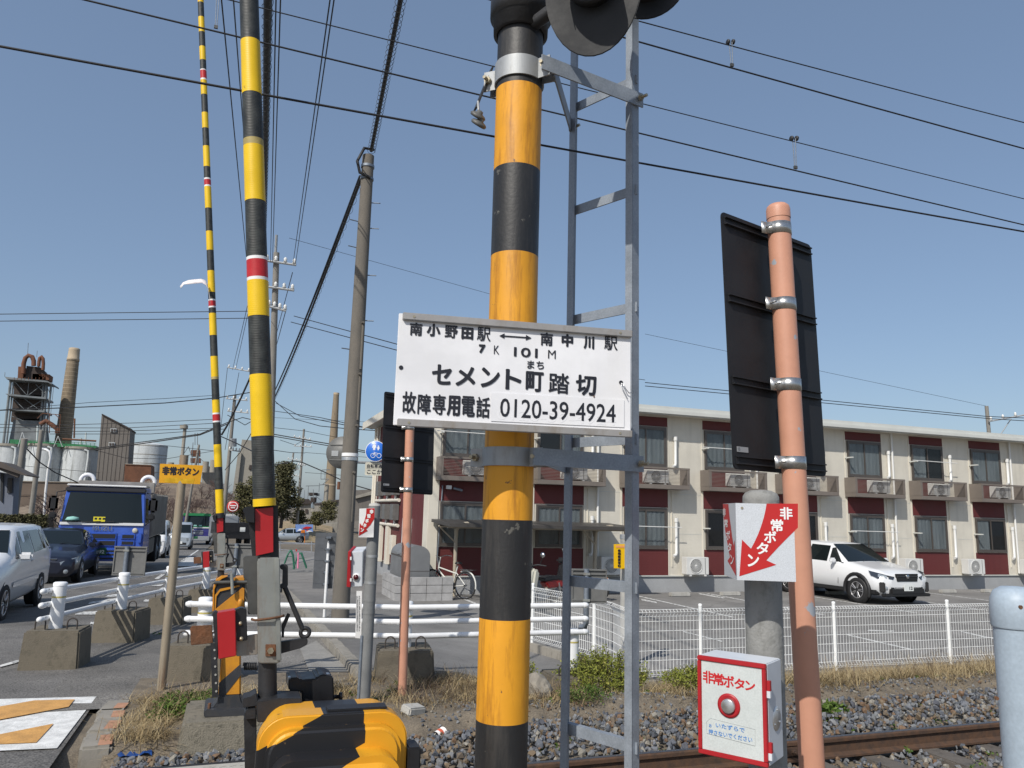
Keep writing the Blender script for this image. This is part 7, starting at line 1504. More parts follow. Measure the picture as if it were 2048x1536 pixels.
t = upole('distant utility pole right of the near barrier arm', (608, 858), (593, 1060), 92, .19, .12, ((587, 874, 622, 880), (588, 892, 624, 894), (596, 930, 611, 931)))
upole('leaning distant utility pole beside the pine tree', (587, 905), (568, 1055), 110, .18, .12, ((575, 918, 603, 921), (576, 937, 602, 940), (578, 950, 600, 953)))
upole('grey pole in front of the roadside house', (49, 877), (27, 1045), 31, .16, .12)
upole('slim grey pole in front of the white silos', (83.5, 860), (61, 1040), 40, .15, .11)
upole('thin leaning pole behind the yellow emergency sign', (398, 890), (362, 1100), 70, .13, .1)
t = upole('utility pole rising behind the apartment roof at right', (1973, 812), (1981, 900), 45, .14, .1, ((1977, 843, 2060, 828),)); m_ = MB(); m_.cyl(D(1999, 872, 45), D(2022, 838, 45), .03, n=6); m_.build('stay_rod', 'galv', t)
t = thing('street_lamp', 'pale curved arm street lamp in front of the white silos', 'street lamp', D(87, 1040, 60)); MB().tube([D(*p, 60) for p in ((87, 1040), (91, 985), (96, 940), (101, 915), (99, 903), (92, 899), (84, 899))], .09, 8).build('pole', 'white_pipe', t); MB().box(D(84, 899.5, 60), (.7, .3, .12)).build('lamp_head', 'galv', t)
# ---- railway wires (along the track)
def rail_wire(label, p0, p1, Y, r, ext=1.0):
    a, b = PY(*p0, Y), PY(*p1, Y); u = b-a; a, b = a-u*.4, b+u*ext
    o = MB().tube(sag(a, b, .02, 8), r, 6).build('overhead_wire', 'wire'); return tag(o, label, 'overhead wire', 'railway overhead wires'), a, b
rail_wire('thick railway feeder wire held by the pole insulator', (0, 86), (2048, 456), 2.56, .004)
_, a1, b1 = rail_wire('contact wire of the far catenary crossing the sky above the barrier', (350, 40), (2048, 446), 4.9, .0058)
_, a2, b2 = rail_wire('messenger wire of the far catenary', (515, 11), (2048, 394), 5.0, .004)
rail_wire('messenger wire of the near catenary at upper right', (1320, 50), (2048, 240), 3.4, .0034)
rail_wire('contact wire of the near catenary at upper right', (1260, 75), (2048, 292), 3.4, .0046)
for (xa, ya), (xb, yb), Y, lab in (((1588, 277), (1591, 337), 4.95, 'on the far catenary, lower one'), ((1461, 84), (1464, 132), 3.4, 'on the near catenary, upper one'), ((437, -25), (432, 56), 4.92, 'at the top left beside the far barrier arm')):
    t = thing('wire_hanger', 'small metal loop hanger '+lab, 'wire hanger', PY(xb, yb, Y)); kx = proj(PY(xa, ya, Y))[2]/FPX
    for s in (-1, 1):
        MB().cyl(PY(xa+s*3, ya, Y), PY(xb+s*1.5, yb, Y), .9*kx, n=6).build('rod', 'galv_dull', t); MB().lathe([(.001, -2*kx), (5*kx, -2*kx), (5.5*kx, 0), (5*kx, 2*kx), (.001, 2*kx)], PY(xa+s*5, ya, Y), (1, 0, 0), 14).build('roller', 'black_iron', t)
    MB().box(PY(xb, yb-2, Y), (7*kx, 4*kx, 6*kx)).build('clip', 'steel_dark', t)
# ---- distribution lines along the road, passing over the camera
def span(label, near, zn, farp, d_, r, s=0., group='road power lines', n=16):
    a = G(*near, zn); b = D(*farp, d_); u = (a-b); a = b+u*1.35
    o = MB().tube(sag(a, b, s, n), r, 6).build('overhead_cable', 'wire'); return tag(o, label, 'cable', group)
span('power line left of the near barrier arm, outer one', (443, 0), 9, (505, 640), 40, .011)
span('power line left of the near barrier arm, inner one', (467, 0), 9, (500, 430), 36, .011)
for k_, (x0, xf) in enumerate(((552, 541), (561, 545))): span('power line just right of the near barrier arm, %s of the pair' % ('left', 'right')[k_], (x0, 0), 9, (xf, 525), 32, .011)
for k_, (x0, xf) in enumerate(((660, 586), (668, 591))): span('power line left of the thick utility pole, %s of the slanting pair' % ('left', 'right')[k_], (x0, 0), 9, (xf, 528), 32, .011)
# bundled black cable with spiral hangers
def spiral_cable(label, a, b, r, rs, turns, s=.0):
    t = thing('bundled_cable', label, 'cable', (a+b)/2, 0, 'bundled cables'); path = sag(a, b, s, 20); MB().tube(path, r, 8).build('cable', 'wire', t)
    u = (b-a).normalized(); e1 = u.cross(Z).normalized(); e2 = u.cross(e1); pts = []
    for k_ in range(turns*10+1):
        q = k_/(turns*10); i = min(int(q*20), 19); p = path[i].lerp(path[i+1], q*20-i); an = 2*math.pi*k_/10; pts.append(p+(e1*math.cos(an)+e2*math.sin(an))*rs-V(0, 0, rs*.5))
    MB().tube(pts, .004, 4).build('spiral_hanger', 'wire', t); return t
a = G(536, -10, 8.0); b = D(528, 480, 26); a = b+(a-b)*1.2; spiral_cable('thick black bundled cable right beside the near barrier arm', a, b, .055, .07, 70)
pt5 = V(b5.x+.05, b5.y, z5+.12)
a = G(803, -10, 8.6); a = pt5+(a-pt5)*1.3; spiral_cable('black spiral hung cable rising from the top of the thick utility pole', a, pt5, .035, .075, 46)
pd = D(547, 800, 40); spiral_cable('black spiral hung cable from the thick utility pole down to the far poles', V(b5.x-.1, b5.y+.1, z5-.45), pd, .03, .06, 60, .25)
o = MB().tube(sag(V(b5.x-.12, b5.y+.1, z5-.4), D(538, 805, 42), .3), .028, 6).build('overhead_cable', 'wire'); tag(o, 'plain black cable beside the spiral cable left of the thick utility pole', 'cable')
o = MB().tube([D(*p, 45) for p in ((530, 690), (505, 745), (480, 800), (455, 850), (443, 870))], .06, 6).build('overhead_cable', 'wire'); tag(o, 'thick drooping black cable between the two barrier arms', 'cable')
# lines sideways
CAB = []
def line(pts, d0, d1, px_w, s=0.):
    out = []
    for (p, q), d_ in zip(pts, [lerp(d0, d1, i/(len(pts)-1)) for i in range(len(pts))]): out.append(D(p, q, d_))
    w_ = px_w/2*(d0+d1)/2/FPX
    o = MB().tube(sag(out[0], out[1], s, 12) if len(out) == 2 else out, w_, 5).build('overhead_cable', 'wire'); CAB.append((o, pts[0], pts[-1])); return tag(o, 'thin overhead cable', 'cable', 'thin far cables')
for pts, d0, d1, w_ in ((((-60, 629), (535, 622)), 30, 32, 1.6), (((-60, 643), (535, 636)), 30, 32, 1.6), (((588, 632), (800, 690)), 32, 26, 1.7), (((582, 644), (800, 702)), 32, 26, 1.7), (((800, 690), (1290, 760)), 26, 40, 1.4), (((1290, 765), (1975, 833), (2100, 838)), 40, 45, 1.5), (((1290, 772), (1975, 837), (2100, 845)), 40, 45, 1.5),
        (((578, 476), (980, 588)), 34, 40, .8), (((1290, 668), (1972, 812)), 40, 45, .7), (((-60, 823), (170, 814), (330, 806), (432, 796), (500, 785)), 50, 60, 2), (((0, 820), (180, 805), (330, 797), (440, 790)), 50, 60, 1.),
        (((-60, 848), (120, 850), (300, 845), (440, 838)), 60, 62, 1.2), (((-60, 855), (250, 856), (440, 846)), 60, 62, 1.2), (((-60, 865), (250, 862), (440, 856)), 60, 62, 1.2), (((100, 868), (300, 868), (450, 858)), 60, 62, 1.2), (((190, 900), (300, 885), (400, 870), (455, 848)), 60, 62, 2.2), (((190, 897), (300, 882), (400, 868), (455, 845)), 60, 62, 2.),
        (((49, 893), (80, 925), (110, 945), (155, 965)), 31, 33, 2.4), (((190, 900), (250, 916), (330, 918), (440, 900)), 60, 62, 1.), (((320, 890), (440, 903)), 70, 62, 1.), (((10, 928), (110, 938), (200, 945)), 60, 60, .9),
        (((550, 802), (590, 838), (640, 852), (700, 858), (770, 862)), 45, 30, 1.6), (((552, 806), (600, 832), (690, 850), (770, 860)), 45, 30, 1.6), (((548, 822), (640, 835), (745, 858)), 45, 30, 1.4), (((545, 868), (590, 876), (660, 888), (745, 905)), 60, 60, 2.), (((545, 872), (660, 892), (745, 908)), 60, 60, 1.8), (((545, 900), (580, 905), (610, 906)), 60, 80, 1.2), (((548, 930), (590, 922), (605, 925), (640, 940), (700, 968), (760, 985)), 60, 60, 2.2),
        (((545, 855), (610, 862), (680, 876)), 70, 80, .9), (((546, 835), (600, 838), (760, 845)), 60, 60, .7), (((610, 945), (745, 955)), 90, 90, .8), (((610, 905), (740, 915)), 90, 90, .8), (((560, 880), (590, 890), (608, 880)), 90, 92, 1.), (((440, 872), (470, 885), (510, 905)), 60, 50, 2.4), (((455, 830), (490, 850), (515, 836)), 60, 58, 1.6), (((455, 845), (485, 835), (515, 842)), 60, 58, 1.6), (((450, 940), (480, 905), (512, 850)), 60, 50, 1.6), (((455, 735), (440, 870)), 62, 60, 1.), (((478, 745), (450, 900)), 62, 60, 1.), (((505, 585), (472, 735)), 34, 62, 1.), (((500, 590), (465, 740)), 34, 62, 1.),
        (((585, 545), (560, 640), (545, 700)), 32, 60, 1.2), (((572, 620), (545, 720)), 32, 60, 1.2)):
    line(pts, d0, d1, w_)

def spot(x, y):
    if x < 20: return 'left edge'
    if x < 130: return 'white silos'
    if x < 340: return 'slant roofed building'
    if x < 520: return 'poles between barrier arms'
    if x < 600: return 'pole behind near arm' if y < 720 else 'poles right of near arm'
    if x < 720: return 'slim chimney'
    if x < 900: return 'name sign' if y < 800 else 'apartment end wall'
    if x < 1400: return 'ladder'
    return 'pole behind apartment roof'
by = {}
for o, p, q in CAB: by.setdefault((spot(*p), spot(*q)), []).append((p[1]+q[1], o))
for (p, q), lst in by.items():
    lst.sort(key=lambda e_: e_[0]); n = len(lst)
    for k, (_, o) in enumerate(lst):
        w_ = '' if n == 1 else ', '+(['upper', 'lower'] if n == 2 else ['topmost', 'second from top', 'third from top', 'fourth from top', 'fifth from top', 'sixth from top', 'seventh from top', 'eighth from top', 'ninth from top', 'lowest'])[k if k < n-1 else -1]
        o['label'] = 'thin cable from %s to %s%s' % (p, q, w_) if p != q else 'thin short cable at %s%s' % (p, w_)
# ================================================================== BALLAST
def island_mat(name, cols, rough=.85, bump=0., trans=0.):
    m = bpy.data.materials.new(name); m.use_nodes = True; MAT[name] = m; t = m.node_tree; N = t.nodes; L = t.links; b = N['Principled BSDF']; b.inputs['Roughness'].default_value = rough; b.inputs['Specular IOR Level'].default_value = .25
    g_ = N.new('ShaderNodeNewGeometry'); oi = N.new('ShaderNodeObjectInfo'); ad = N.new('ShaderNodeMath'); ad.operation = 'ADD'; L.new(g_.outputs['Random Per Island'], ad.inputs[0]); L.new(oi.outputs['Random'], ad.inputs[1]); fr_ = N.new('ShaderNodeMath'); fr_.operation = 'FRACT'; L.new(ad.outputs[0], fr_.inputs[0])
    rp = N.new('ShaderNodeValToRGB'); rp.color_ramp.interpolation = 'CONSTANT' if len(cols) > 6 else 'LINEAR'; L.new(fr_.outputs[0], rp.inputs[0])
    while len(rp.color_ramp.elements) < len(cols): rp.color_ramp.elements.new(.5)
    for i, c in enumerate(cols): rp.color_ramp.elements[i].position = i/len(cols) if len(cols) > 6 else i/(len(cols)-1); rp.color_ramp.elements[i].color = (*c, 1)
    n = N.new('ShaderNodeTexNoise'); n.inputs['Scale'].default_value = 45; n.inputs['Detail'].default_value = 3; tc = N.new('ShaderNodeTexCoord'); L.new(tc.outputs['Object'], n.inputs['Vector'])
    mr = N.new('ShaderNodeMapRange'); mr.inputs[1].default_value = .3; mr.inputs[2].default_value = .7; mr.inputs[3].default_value = .75; mr.inputs[4].default_value = 1.25; L.new(n.outputs['Fac'], mr.inputs[0])
    mx = N.new('ShaderNodeMix'); mx.data_type = 'RGBA'; mx.blend_type = 'MULTIPLY'; mx.inputs['Factor'].default_value = 1; L.new(rp.outputs[0], mx.inputs['A']); L.new(mr.outputs[0], mx.inputs['B']); L.new(mx.outputs['Result'], b.inputs['Base Color'])
    if bump: bp = N.new('ShaderNodeBump'); bp.inputs['Strength'].default_value = bump; bp.inputs['Distance'].default_value = .01; L.new(n.outputs['Fac'], bp.inputs['Height']); L.new(bp.outputs[0], b.inputs['Normal'])
    return m
island_mat('ballast_stone', [(.17, .11, .07), (.15, .12, .09), (0.090, 0.099, 0.113), (0.153, 0.161, 0.179), (0.116, 0.125, 0.144), (0.206, 0.210, 0.215), (0.139, 0.135, 0.125), (0.179, 0.135, 0.090), (0.081, 0.085, 0.099), (0.170, 0.175, 0.179), (0.251, 0.233, 0.198), (0.125, 0.135, 0.153)], .85, .3)
rb = random.Random(21)
def stone_mesh(i):
    bm = bmesh.new(); q = random.Random(100+i); sx, sy, sz = q.uniform(.8, 1.25), q.uniform(.7, 1.0), q.uniform(.55, .85)
    for k in range(13):
        a = Vector((q.gauss(0, 1), q.gauss(0, 1), q.gauss(0, 1))).normalized()*q.uniform(.8, 1.05); bm.verts.new((a.x*sx, a.y*sy, a.z*sz))
    r_ = bmesh.ops.convex_hull(bm, input=bm.verts); bmesh.ops.delete(bm, geom=[v for v in bm.verts if not v.link_faces], context='VERTS')
    me = bpy.data.meshes.new('stone'); bm.to_mesh(me); bm.free(); me.materials.append(MAT['ballast_stone']); return me
SM_ = [stone_mesh(i) for i in range(10)]
SV = [([v.co.copy() for v in m_.vertices], [tuple(p.vertices) for p in m_.polygons]) for m_ in SM_]
bed = MB(); mb = bed; mb.add([V(-.7, 3.3, -.2), V(26, 3.3, -.2), V(26, 6.2, -.2), V(-.7, 6.2, -.2)], [(0, 1, 2, 3)]); bedo = mb.build('ballast_bed', 'dirt', kind='structure')
stones = []
def shoulder(x, y): return -.135+.085*sm((y-5.55)/.6)-.05*sm((y-ymax(x)+.15)/.3)
def put(x, y, z, s): stones.append((V(x, y, z), s, rb.randrange(10), (rb.uniform(0, 6.3), rb.uniform(0, 6.3), rb.uniform(0, 6.3))))
x0_, x1_ = -.62, 13.
for k in range(9500):
    x = rb.uniform(x0_, x1_); y = rb.uniform(5.52 if x > .36 else 6.07, ymax(x)+.06+.1*noise.noise(V(x*1.3, 0, 0))); 
    if x > 9 and rb.random() < .4: continue
    put(x, y, shoulder(x, y)+rb.uniform(-.04, .012), rb.choice((rb.uniform(.014, .026), rb.uniform(.02, .042))))
for k in range(2600):
    x = rb.uniform(2.2, 10.5); y = rb.uniform(4.42, 5.36); put(x, y, -.165+rb.uniform(-.03, .02)-(.03 if (x-.1) % .62 < .21 else 0), rb.uniform(.016, .036))
for k in range(1500):   # strays on the bank
    x = rb.uniform(1.6, 12); y = ymax(x)+abs(rb.gauss(0, .45)); put(x, y, hbank(x, y)+.004, rb.uniform(.01, .024))
def vis(p):
    a = proj(p); return 0 <= a[0] <= 2048 and 0 <= a[1] <= 1536
vs_i = sorted([i for i, s in enumerate(stones) if vis(s[0]) and s[0].z > shoulder(s[0].x, s[0].y)-.012], key=lambda i: -stones[i][1]/proj(stones[i][0])[2])[:290]
chosen = set(vs_i); big = MB()
from mathutils import Euler
for i, (p, s, v, e_) in enumerate(stones):
    Rm = Euler(e_).to_matrix()
    if i in chosen:
        o = bpy.data.objects.new('stone', SM_[v]); COL.objects.link(o); o.parent = bedo; o.location = p-bedo.location; o.scale = (s, s, s); o.rotation_euler = e_
    else:
        M_ = Rm*s; big.add([p+M_ @ q for q in SV[v][0]], SV[v][1])
big.build('ballast_stones', 'ballast_stone', bedo, kind='stuff')
# pebbly soil on the bank
peb = MB()
for k in range(2600):
    x = rb.uniform(-.6, 9); y = rb.uniform(6.75, 8.85); 
    M_ = Euler((rb.uniform(0, 6), rb.uniform(0, 6), rb.uniform(0, 6))).to_matrix()*rb.uniform(.004, .012); p = V(x, y, hbank(x, y)+.002); v = rb.randrange(10); peb.add([p+M_ @ q for q in SV[v][0]], SV[v][1])
o = peb.build('pebbles', 'ballast_stone'); tag(o, 'small loose pebbles strewn over the track bank', 'pebbles', None, 'stuff')
# ================================================================== GRASS AND SHRUBS
island_mat('straw', [(.22, .155, .075), (.34, .26, .14), (.45, .365, .215), (.27, .20, .10), (.16, .11, .055)], .8); island_mat('twig', [(.05, .035, .025), (.10, .07, .05), (.14, .10, .07)], .9)
island_mat('leaf_green', [(.035, .075, .012), (.07, .12, .02), (.11, .16, .03), (.05, .10, .018)], .7); island_mat('leaf_yellow', [(.11, .13, .02), (.20, .22, .035), (.16, .19, .035), (.28, .27, .06)], .7)
def blade(mb, p, az, L_, lean, w_, curl):
    d_ = V(math.cos(az), math.sin(az), 0); sd_ = V(-d_.y, d_.x, 0)*w_; n = 4; vs = []; q = p.copy(); ang = lean
    for k in range(n+1):
        f = 1-k/n*.8; vs += [q-sd_*f, q+sd_*f]; q = q+(d_*math.sin(ang)+Z*math.cos(ang))*(L_/n); ang += curl/n
        if q.z < p.z+.004: q.z = p.z+.004+.003*k
    mb.add(vs, [(2*k, 2*k+1, 2*k+3, 2*k+2) for k in range(n)], True)
def blocked(x, y): return (f0.x-.1 < x < f1.x+.12 and 6.4 < y < 7.25) or (1.95 > x > 1.6 and abs(y-8.2) < .25)
def tuft(mb, c, n, spread, L0, L1, flat, w_=.0022):
    az0 = rb.uniform(0, 6.3)
    for k in range(n):
        x, y = c[0]+rb.gauss(0, spread), c[1]+rb.gauss(0, spread)
        if blocked(x, y) or y > 8.86: continue
        blade(mb, V(x, y, hbank(x, y)-.003), az0+rb.gauss(0, 1.0), rb.uniform(L0, L1), rb.uniform(0, .5)+flat*rb.uniform(.3, 1), w_*rb.uniform(.7, 1.4), rb.uniform(.3, 1.9))
dg = MB()
for k in range(150): tuft(dg, (rb.uniform(-.6, .2), rb.uniform(6.55, 8.0)), 40, .09, .08, .26, 1.25)
for k in range(60): tuft(dg, (rb.uniform(.3, 1.25), rb.uniform(7.0, 8.0)), 34, .07, .08, .22, .7)
for k in range(120): tuft(dg, (rb.uniform(1.4, 3.4), rb.uniform(6.9, 8.6)), 34, .09, .08, .24, .9)
for k in range(330): tuft(dg, (rb.uniform(4.6, 12.5), min(8.82, 7.15+abs(rb.gauss(.9, .5)))), 52, .09, .12, .36, .75)
for k in range(300): tuft(dg, (rb.uniform(4.4, 12.5), rb.uniform(6.85, 8.3)), 44, .1, .10, .30, 1.0)
for k in range(60): tuft(dg, (rb.uniform(7.5, 12), rb.uniform(8.3, 8.8)), 22, .06, .25, .5, .25)
for k in range(150): tuft(dg, (rb.uniform(2.3, 5.2), rb.uniform(6.85, 8.2)), 26, .09, .06, .18, 1.3)
o = dg.build('dry_grass', 'straw'); tag(o, 'dry straw coloured grass matted along the track bank and fence', 'dry grass', None, 'stuff')
tg = MB()
for k in range(160):
    x, y = rb.uniform(1.55, 3.3), rb.uniform(7.0, 8.3); tuft(tg, (x, y), 7, .05, .1, .34, .6, .0018)
for k in range(70): x, y = rb.uniform(4, 12), rb.uniform(6.9, 8.7); tuft(tg, (x, y), 5, .03, .25, .6, .05, .0018)
for k in range(40): x, y = rb.uniform(-.5, .1), rb.uniform(7.2, 8.1); tuft(tg, (x, y), 6, .03, .12, .34, .2, .0018)
for k in range(30): x, y = rb.uniform(2.4, 9), rb.uniform(4.6, 6.4); 
o = tg.build('dead_stalks', 'twig'); tag(o, 'dark dead stalks and twigs among the dry grass', 'dead stalks', None, 'stuff')
def leafcloud(mb, c, n, rx, ry, rz_, s, flat=False, low=.15):
    for k in range(n):
        a = Vector((rb.gauss(0, 1), rb.gauss(0, 1), rb.gauss(0, 1))).normalized()*rb.random()**.4; p = V(c[0]+a.x*rx, c[1]+a.y*ry, c[2]+rz_*(a.z*.5+.5))
        u = Vector((rb.gauss(0, 1), rb.gauss(0, 1), rb.gauss(0, .6))).normalized(); w_ = u.cross(Vector((rb.gauss(0, 1), rb.gauss(0, 1), rb.gauss(0, 1)))).normalized(); L_ = s*rb.uniform(.6, 1.4)
        mb.add([p-u*L_*.5, p+w_*L_*.28, p+u*L_*.5, p-w_*L_*.28], [(0, 1, 2, 3)])
def shrub(label, c, r, h, n, m_, s, stems=60):
    z = hbank(c[0], c[1]); t = thing('shrub', label, 'shrub', (c[0], c[1], z)); fo_ = MB(); sm_ = MB()
    for k in range(stems):
        az = rb.uniform(0, 6.3); rr_ = rb.random()**.6*r; tipp = V(c[0]+rr_*math.cos(az), c[1]+rr_*.7*math.sin(az), z+h*(1-.55*(rr_/r)**2)*rb.uniform(.75, 1.08)); b0 = V(c[0]+rr_*.45*math.cos(az), c[1]+rr_*.35*math.sin(az), z); mid = b0.lerp(tipp, .5)+V(rb.gauss(0, .03), rb.gauss(0, .03), .04)
        sm_.tube([b0, mid, tipp], .0025, 4)
        for q in range(n//stems):
            f = rb.random()**.6; p = b0.lerp(mid, f*2) if f < .5 else mid.lerp(tipp, f*2-1); p = p+V(rb.gauss(0, .028), rb.gauss(0, .028), rb.gauss(0, .02)); u = Vector((rb.gauss(0, 1), rb.gauss(0, 1), rb.gauss(.3, .7))).normalized(); w_ = u.cross(Vector((rb.gauss(0, 1), rb.gauss(0, 1), rb.gauss(0, 1)))).normalized(); L_ = s*rb.uniform(.6, 1.5)
            fo_.add([p, p+u*L_*.45+w_*L_*.2, p+u*L_, p+u*L_*.45-w_*L_*.2], [(0, 1, 2, 3)])
    sm_.build('stems', 'twig', t, kind='stuff'); fo_.build('foliage', m_, t, kind='stuff'); return t
shrub('bushy yellow green shrub between the ladder stringers, below the warning post', (4.15, 8.25), .62, .56, 9000, 'leaf_yellow', .032, 150)
shrub('small yellow green shrub left of the ladder, against the rail block', (3.05, 8.35), .3, .42, 2600, 'leaf_yellow', .03, 50)
shrub('low green shrub right of the ladder at the ballast edge', (4.75, 7.35), .42, .22, 3600, 'leaf_yellow', .028, 70)
shrub('low green weed patch at the foot of the ladder', (3.3, 7.0), .3, .10, 1300, 'leaf_green', .022, 40)
shrub('tuft of green leaves on the ballast beside the salmon pole', (5.62, 6.3), .12, .16, 420, 'leaf_green', .06, 24)
gw = MB()
for k in range(110):
    x, y = rb.uniform(-.45, .15), rb.uniform(7.1, 7.85); z = hbank(x, y); leafcloud(gw, (x, y, z), 26, .07, .07, .10, .028)
for k in range(30):
    x, y = rb.choice(((1.55, 7.5), (2.0, 9.2), (.5, 7.6), (-1.0, 12.4), (-.6, 14.2)))
    x += rb.gauss(0, .16); y += rb.gauss(0, .14); z = max(hz(x, y), hbank(x, y) if y < 8.9 else -9); leafcloud(gw, (x, y, z), 24, .06, .06, .05, .024)
for k in range(150):
    x, y = rb.uniform(2.2, 11), rb.choice((rb.uniform(4.5, 5.3), rb.uniform(5.6, 6.5), rb.uniform(6.9, 8.6))); z = hbank(x, y) if y > 6.8 else -.13; leafcloud(gw, (x, y, z), 14, .05, .05, .05, .024)
o = gw.build('green_weeds', 'leaf_green'); tag(o, 'small green weeds sprouting on the bank and ballast', 'weeds', None, 'stuff')
# ---- boulder, slab, litter
mat('boulder', (.20, .18, .15), .9, col2=(.30, .27, .22), vscale=7, bump=.6, bscale=25)
bm = bmesh.new(); bmesh.ops.create_icosphere(bm, subdivisions=3, radius=.17)
for v in bm.verts: v.co *= 1+.28*noise.noise(v.co*6)+.1*noise.noise(v.co*15); v.co.z *= .85; v.co.x *= .8
me = bpy.data.meshes.new('boulder'); bm.to_mesh(me); bm.free(); o = bpy.data.objects.new('boulder', me); COL.objects.link(o); me.materials.append(MAT['boulder']); pb_ = on_ground(1076, 1395); o.location = (pb_.x, pb_.y, hbank(pb_.x, pb_.y)+.08); tag(o, 'rough tan boulder beside the striped pole below the rail block', 'boulder')
pb_ = on_ground(826, 1428); o = MB().box((pb_.x, pb_.y, hbank(pb_.x, pb_.y)+.03), (.19, .13, .07), Euler((.15, .1, .5)).to_matrix()).build('stone_slab', 'concrete_pale', None, .012); tag(o, 'small grey stone slab lying beside the yellow machine case', 'stone')
mat('cup_white', (.75, .72, .70), .6); mat('cup_red', (.6, .12, .06), .6); mat('wrap_blue', (.02, .07, .25), .3); mat('wrap_silver', (.5, .52, .55), .25, metal=.7)
pb_ = on_ground(872, 1452); t = thing('paper_cup', 'crushed white and orange paper cup on the bank by the striped pole', 'litter', (pb_.x, pb_.y, hbank(pb_.x, pb_.y)+.03), R(20)); MB().lathe([(.034, 0), (.042, .1), (.044, .1)], (0, 0, 0), (1, .3, .1), 16).build('cup', 'cup_white', t, local=True); MB().lathe([(.0375, .03), (.0405, .065)], (0, 0, 0), (1, .3, .1), 16).build('print', 'cup_red', t, local=True)
pb_ = G(268, 1512, -.06); t = thing('snack_wrapper', 'crumpled blue and silver snack wrapper on the ballast at lower left', 'litter', (pb_.x, pb_.y, -.07), R(15)); vs = []
for j in range(7):
    for i in range(9): vs.append(V(-.11+.0275*i, -.06+.02*j, .03+.035*noise.noise(V(i*.7, j*.8, 5))))
MB().add(vs, [(j*9+i, j*9+i+1, (j+1)*9+i+1, (j+1)*9+i) for j in range(6) for i in range(8)], True).build('film', 'wrap_blue', t, local=True); MB().add([v+V(0, 0, .003) for v in vs if True][45:63], [(i, i+1, 9+i+1, 9+i) for i in range(8)], True).build('silver_seam', 'wrap_silver', t, local=True)
# ================================================================== TREES AND HILL
mat('hill_earth', (.14, .105, .075), .95, col2=(.22, .17, .12), vscale=.25, fine=.3, fscale=3, bump=.6, bscale=2)
def ridge(name, Y0, Y1, pts, mname, n=10):
    """pts: (photo x, photo y of the crest) at the far edge Y1"""
    mb = MB(); C_ = [PY(x, y, Y1) for x, y in pts]; k = len(C_); vs = []
    for j in range(n+1):
        f = j/n
        for c in C_:
            x = c.x*(1+(f-1)*(1-Y0/Y1)); y = Y0+(Y1-Y0)*f; h0 = hz(x, Y0)-.1; vs.append(V(x, y, lerp(h0, c.z, sm(f))+(.5*noise.noise(V(x*.25, y*.25, 1)) if 0 < j else 0)))
    mb.add(vs, [(j*k+i, j*k+i+1, (j+1)*k+i+1, (j+1)*k+i) for j in range(n) for i in range(k-1)], True); return mb.build(name, mname, kind='structure')
ridge('hill', 98, 165, [(-80, 1040), (60, 1010), (150, 985), (200, 975), (250, 968), (300, 962), (345, 958), (390, 962), (430, 972), (470, 992), (510, 1015), (560, 1030), (620, 1040)], 'hill_earth')
mat('mound_tan', (.32, .23, .14), .95, col2=(.22, .18, .10), vscale=.6, fine=.3, fscale=4)
ridge('mound', 90, 112, [(520, 1060), (545, 1046), (575, 1042), (610, 1046), (640, 1050), (665, 1056)], 'mound_tan')
mat('bark', (.11, .09, .075), .9, col2=(.06, .05, .042), vscale=3); mat('twig_far', (.12, .085, .075), .9)
def bare_tree(seed, H_):
    q = random.Random(seed); tr = MB(); tw_ = MB()
    def grow(p, d_, L_, r_, lev):
        mid = p+d_*(L_*.5)+V(q.gauss(0, .05), q.gauss(0, .05), 0)*L_; e_ = p+d_*L_+V(q.gauss(0, .06), q.gauss(0, .06), 0)*L_
        (tr if lev < 2 else tw_).tube([p, mid, e_], [r_, r_*.8, r_*.6], 5 if lev < 2 else 3, caps=False)
        if lev == 5: return
        for k in range(3 if lev < 3 else 3):
            nd = (d_+Vector((q.gauss(0, .5), q.gauss(0, .5), q.gauss(.12, .3)))).normalized(); grow(p.lerp(e_, q.uniform(.55, 1)), nd, L_*q.uniform(.6, .8), r_*.56, lev+1)
    grow(V(0, 0, -.3), V(q.gauss(0, .08), q.gauss(0, .08), 1).normalized(), H_*.33, H_*.026, 0)
    return tr, tw_
protos = []
for s in range(4):
    t = thing('bare_tree', 'bare leafless tree on the brown hillside behind the traffic', 'tree', (0, 0, 0), 0, 'bare trees on the hillside'); a, b = bare_tree(40+s, 6.5); a.build('trunk', 'bark', t, local=True); b.build('branches', 'twig_far', t, local=True, kind='stuff'); protos.append(t)
k = 0
rt = random.Random(5)
for px, py, Y in [(108, 1045, 70), (125, 1048, 66), (150, 1040, 85), (92, 1044, 80)]+[(rt.uniform(205, 455), rt.uniform(985, 1035), rt.uniform(104, 160)) for _ in range(44)]:
    p = PY(px, py, Y); o = protos[k] if k < 4 else copy_tree(protos[k % 4]); k += 1
    zg = hz(p.x, p.y)+(4.2*sm((Y-98)/67) if Y > 98 else 0); o.location = (p.x, p.y, zg-.2); s = rt.uniform(.7, 1.15); o.scale = (s, s, s); o.rotation_euler = (0, 0, rt.uniform(0, 6.3))
    o['label'] = 'bare leafless tree on the brown hillside behind the traffic'; o['group'] = 'bare trees on the hillside'
    if Y < 98: o['label'] = 'bare roadside tree between the slim poles and the blue truck'; o['group'] = 'bare roadside trees'
island_mat('pine_leaf', [(.05, .052, .025), (.085, .082, .04), (.12, .112, .056), (.065, .066, .032)], .8); island_mat('olive_leaf', [(.07, .075, .03), (.12, .115, .05), (.09, .085, .04), (.16, .14, .07)], .8)
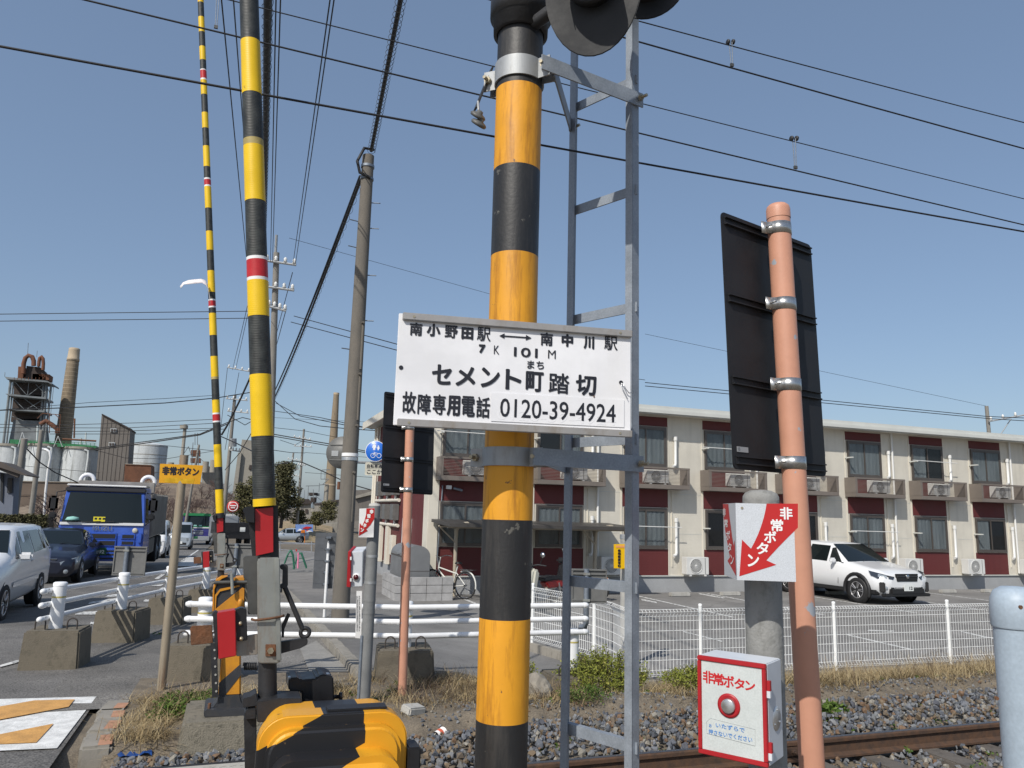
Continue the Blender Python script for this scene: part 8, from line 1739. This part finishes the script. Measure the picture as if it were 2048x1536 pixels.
def leafy(label, px, py, Y, H_, Wd, m_, n, s, seed, name='tree'):
    p = PY(px, py, Y); q = random.Random(seed); b = V(p.x, p.y, p.z); t = thing(name, label, 'tree', b); MB().tube([b-V(0, 0, .5), b+V(q.gauss(0, .1), 0, H_*.4), b+V(q.gauss(0, .2), 0, H_*.85)], [H_*.03, H_*.02, H_*.008], 8).build('trunk', 'bark', t)
    lm_ = MB(); cr = MB(); cl_ = []
    for k in range(44):
        f = q.uniform(.12, .98); w_ = Wd*(1-.75*max(0, f-.45)/.55)*(.55+.45*min(1, f/.4)); az = q.uniform(0, 6.3); c = b+V(math.cos(az)*w_*q.uniform(.3, 1)*.8, math.sin(az)*w_*q.uniform(.3, 1)*.8, H_*f); cl_.append(c); lm_.tube([b+V(0, 0, H_*f*.8), c], .05, 4)
    lm_.build('limbs', 'bark', t, kind='stuff')
    for c in cl_: leafcloud(cr, (c.x, c.y, c.z-H_*.09), n//44, Wd*.46, Wd*.46, H_*.2, s)
    cr.build('crown', m_, t, kind='stuff'); return t
leafy('dark green pine right of the near barrier arm', 562, 1048, 96, 7.0, 2.3, 'pine_leaf', 7800, .28, 1, 'pine_tree')
leafy('olive green tree between the two barrier arms', 508, 1052, 92, 5.6, 2.6, 'olive_leaf', 4200, .26, 2)
leafy('smaller olive tree close to the red round sign', 486, 1052, 90, 4.4, 1.8, 'olive_leaf', 3000, .26, 3)
leafy('dark evergreen bush below the leaning distant pole', 597, 1050, 100, 1.7, 1.2, 'olive_leaf', 1400, .25, 4)
leafy('dark shrub in front of the plant works', 632, 1052, 104, 1.8, 1.3, 'olive_leaf', 1500, .24, 5)
leafy('pale olive shrub against the cream works shed', 656, 1048, 120, 3.4, 1.8, 'olive_leaf', 3000, .24, 6)
# hedge
hd_ = thing('hedge', 'dark clipped hedge below the roadside house at the left edge', 'hedge', PY(40, 1055, 32)); m_ = MB(); slab(m_, [(-80, 1060), (-80, 1033), (92, 1035), (94, 1062)], 32, 1.2); m_.build('core', 'dark_far', hd_)
hm = MB(); a, b = PY(-80, 1045, 31.9), PY(93, 1047, 31.9); hh = PY(40, 1032, 31.9).z-PY(40, 1060, 31.9).z
for k in range(5000): p = a.lerp(b, rb.random()); leafcloud(hm, (p.x, p.y+rb.choice((0, 0, rb.uniform(0, 1.2))), p.z-hh/2+rb.random()*hh), 1, .05, .08, .1, .09)
hm.build('leaves', 'pine_leaf', hd_, kind='stuff')
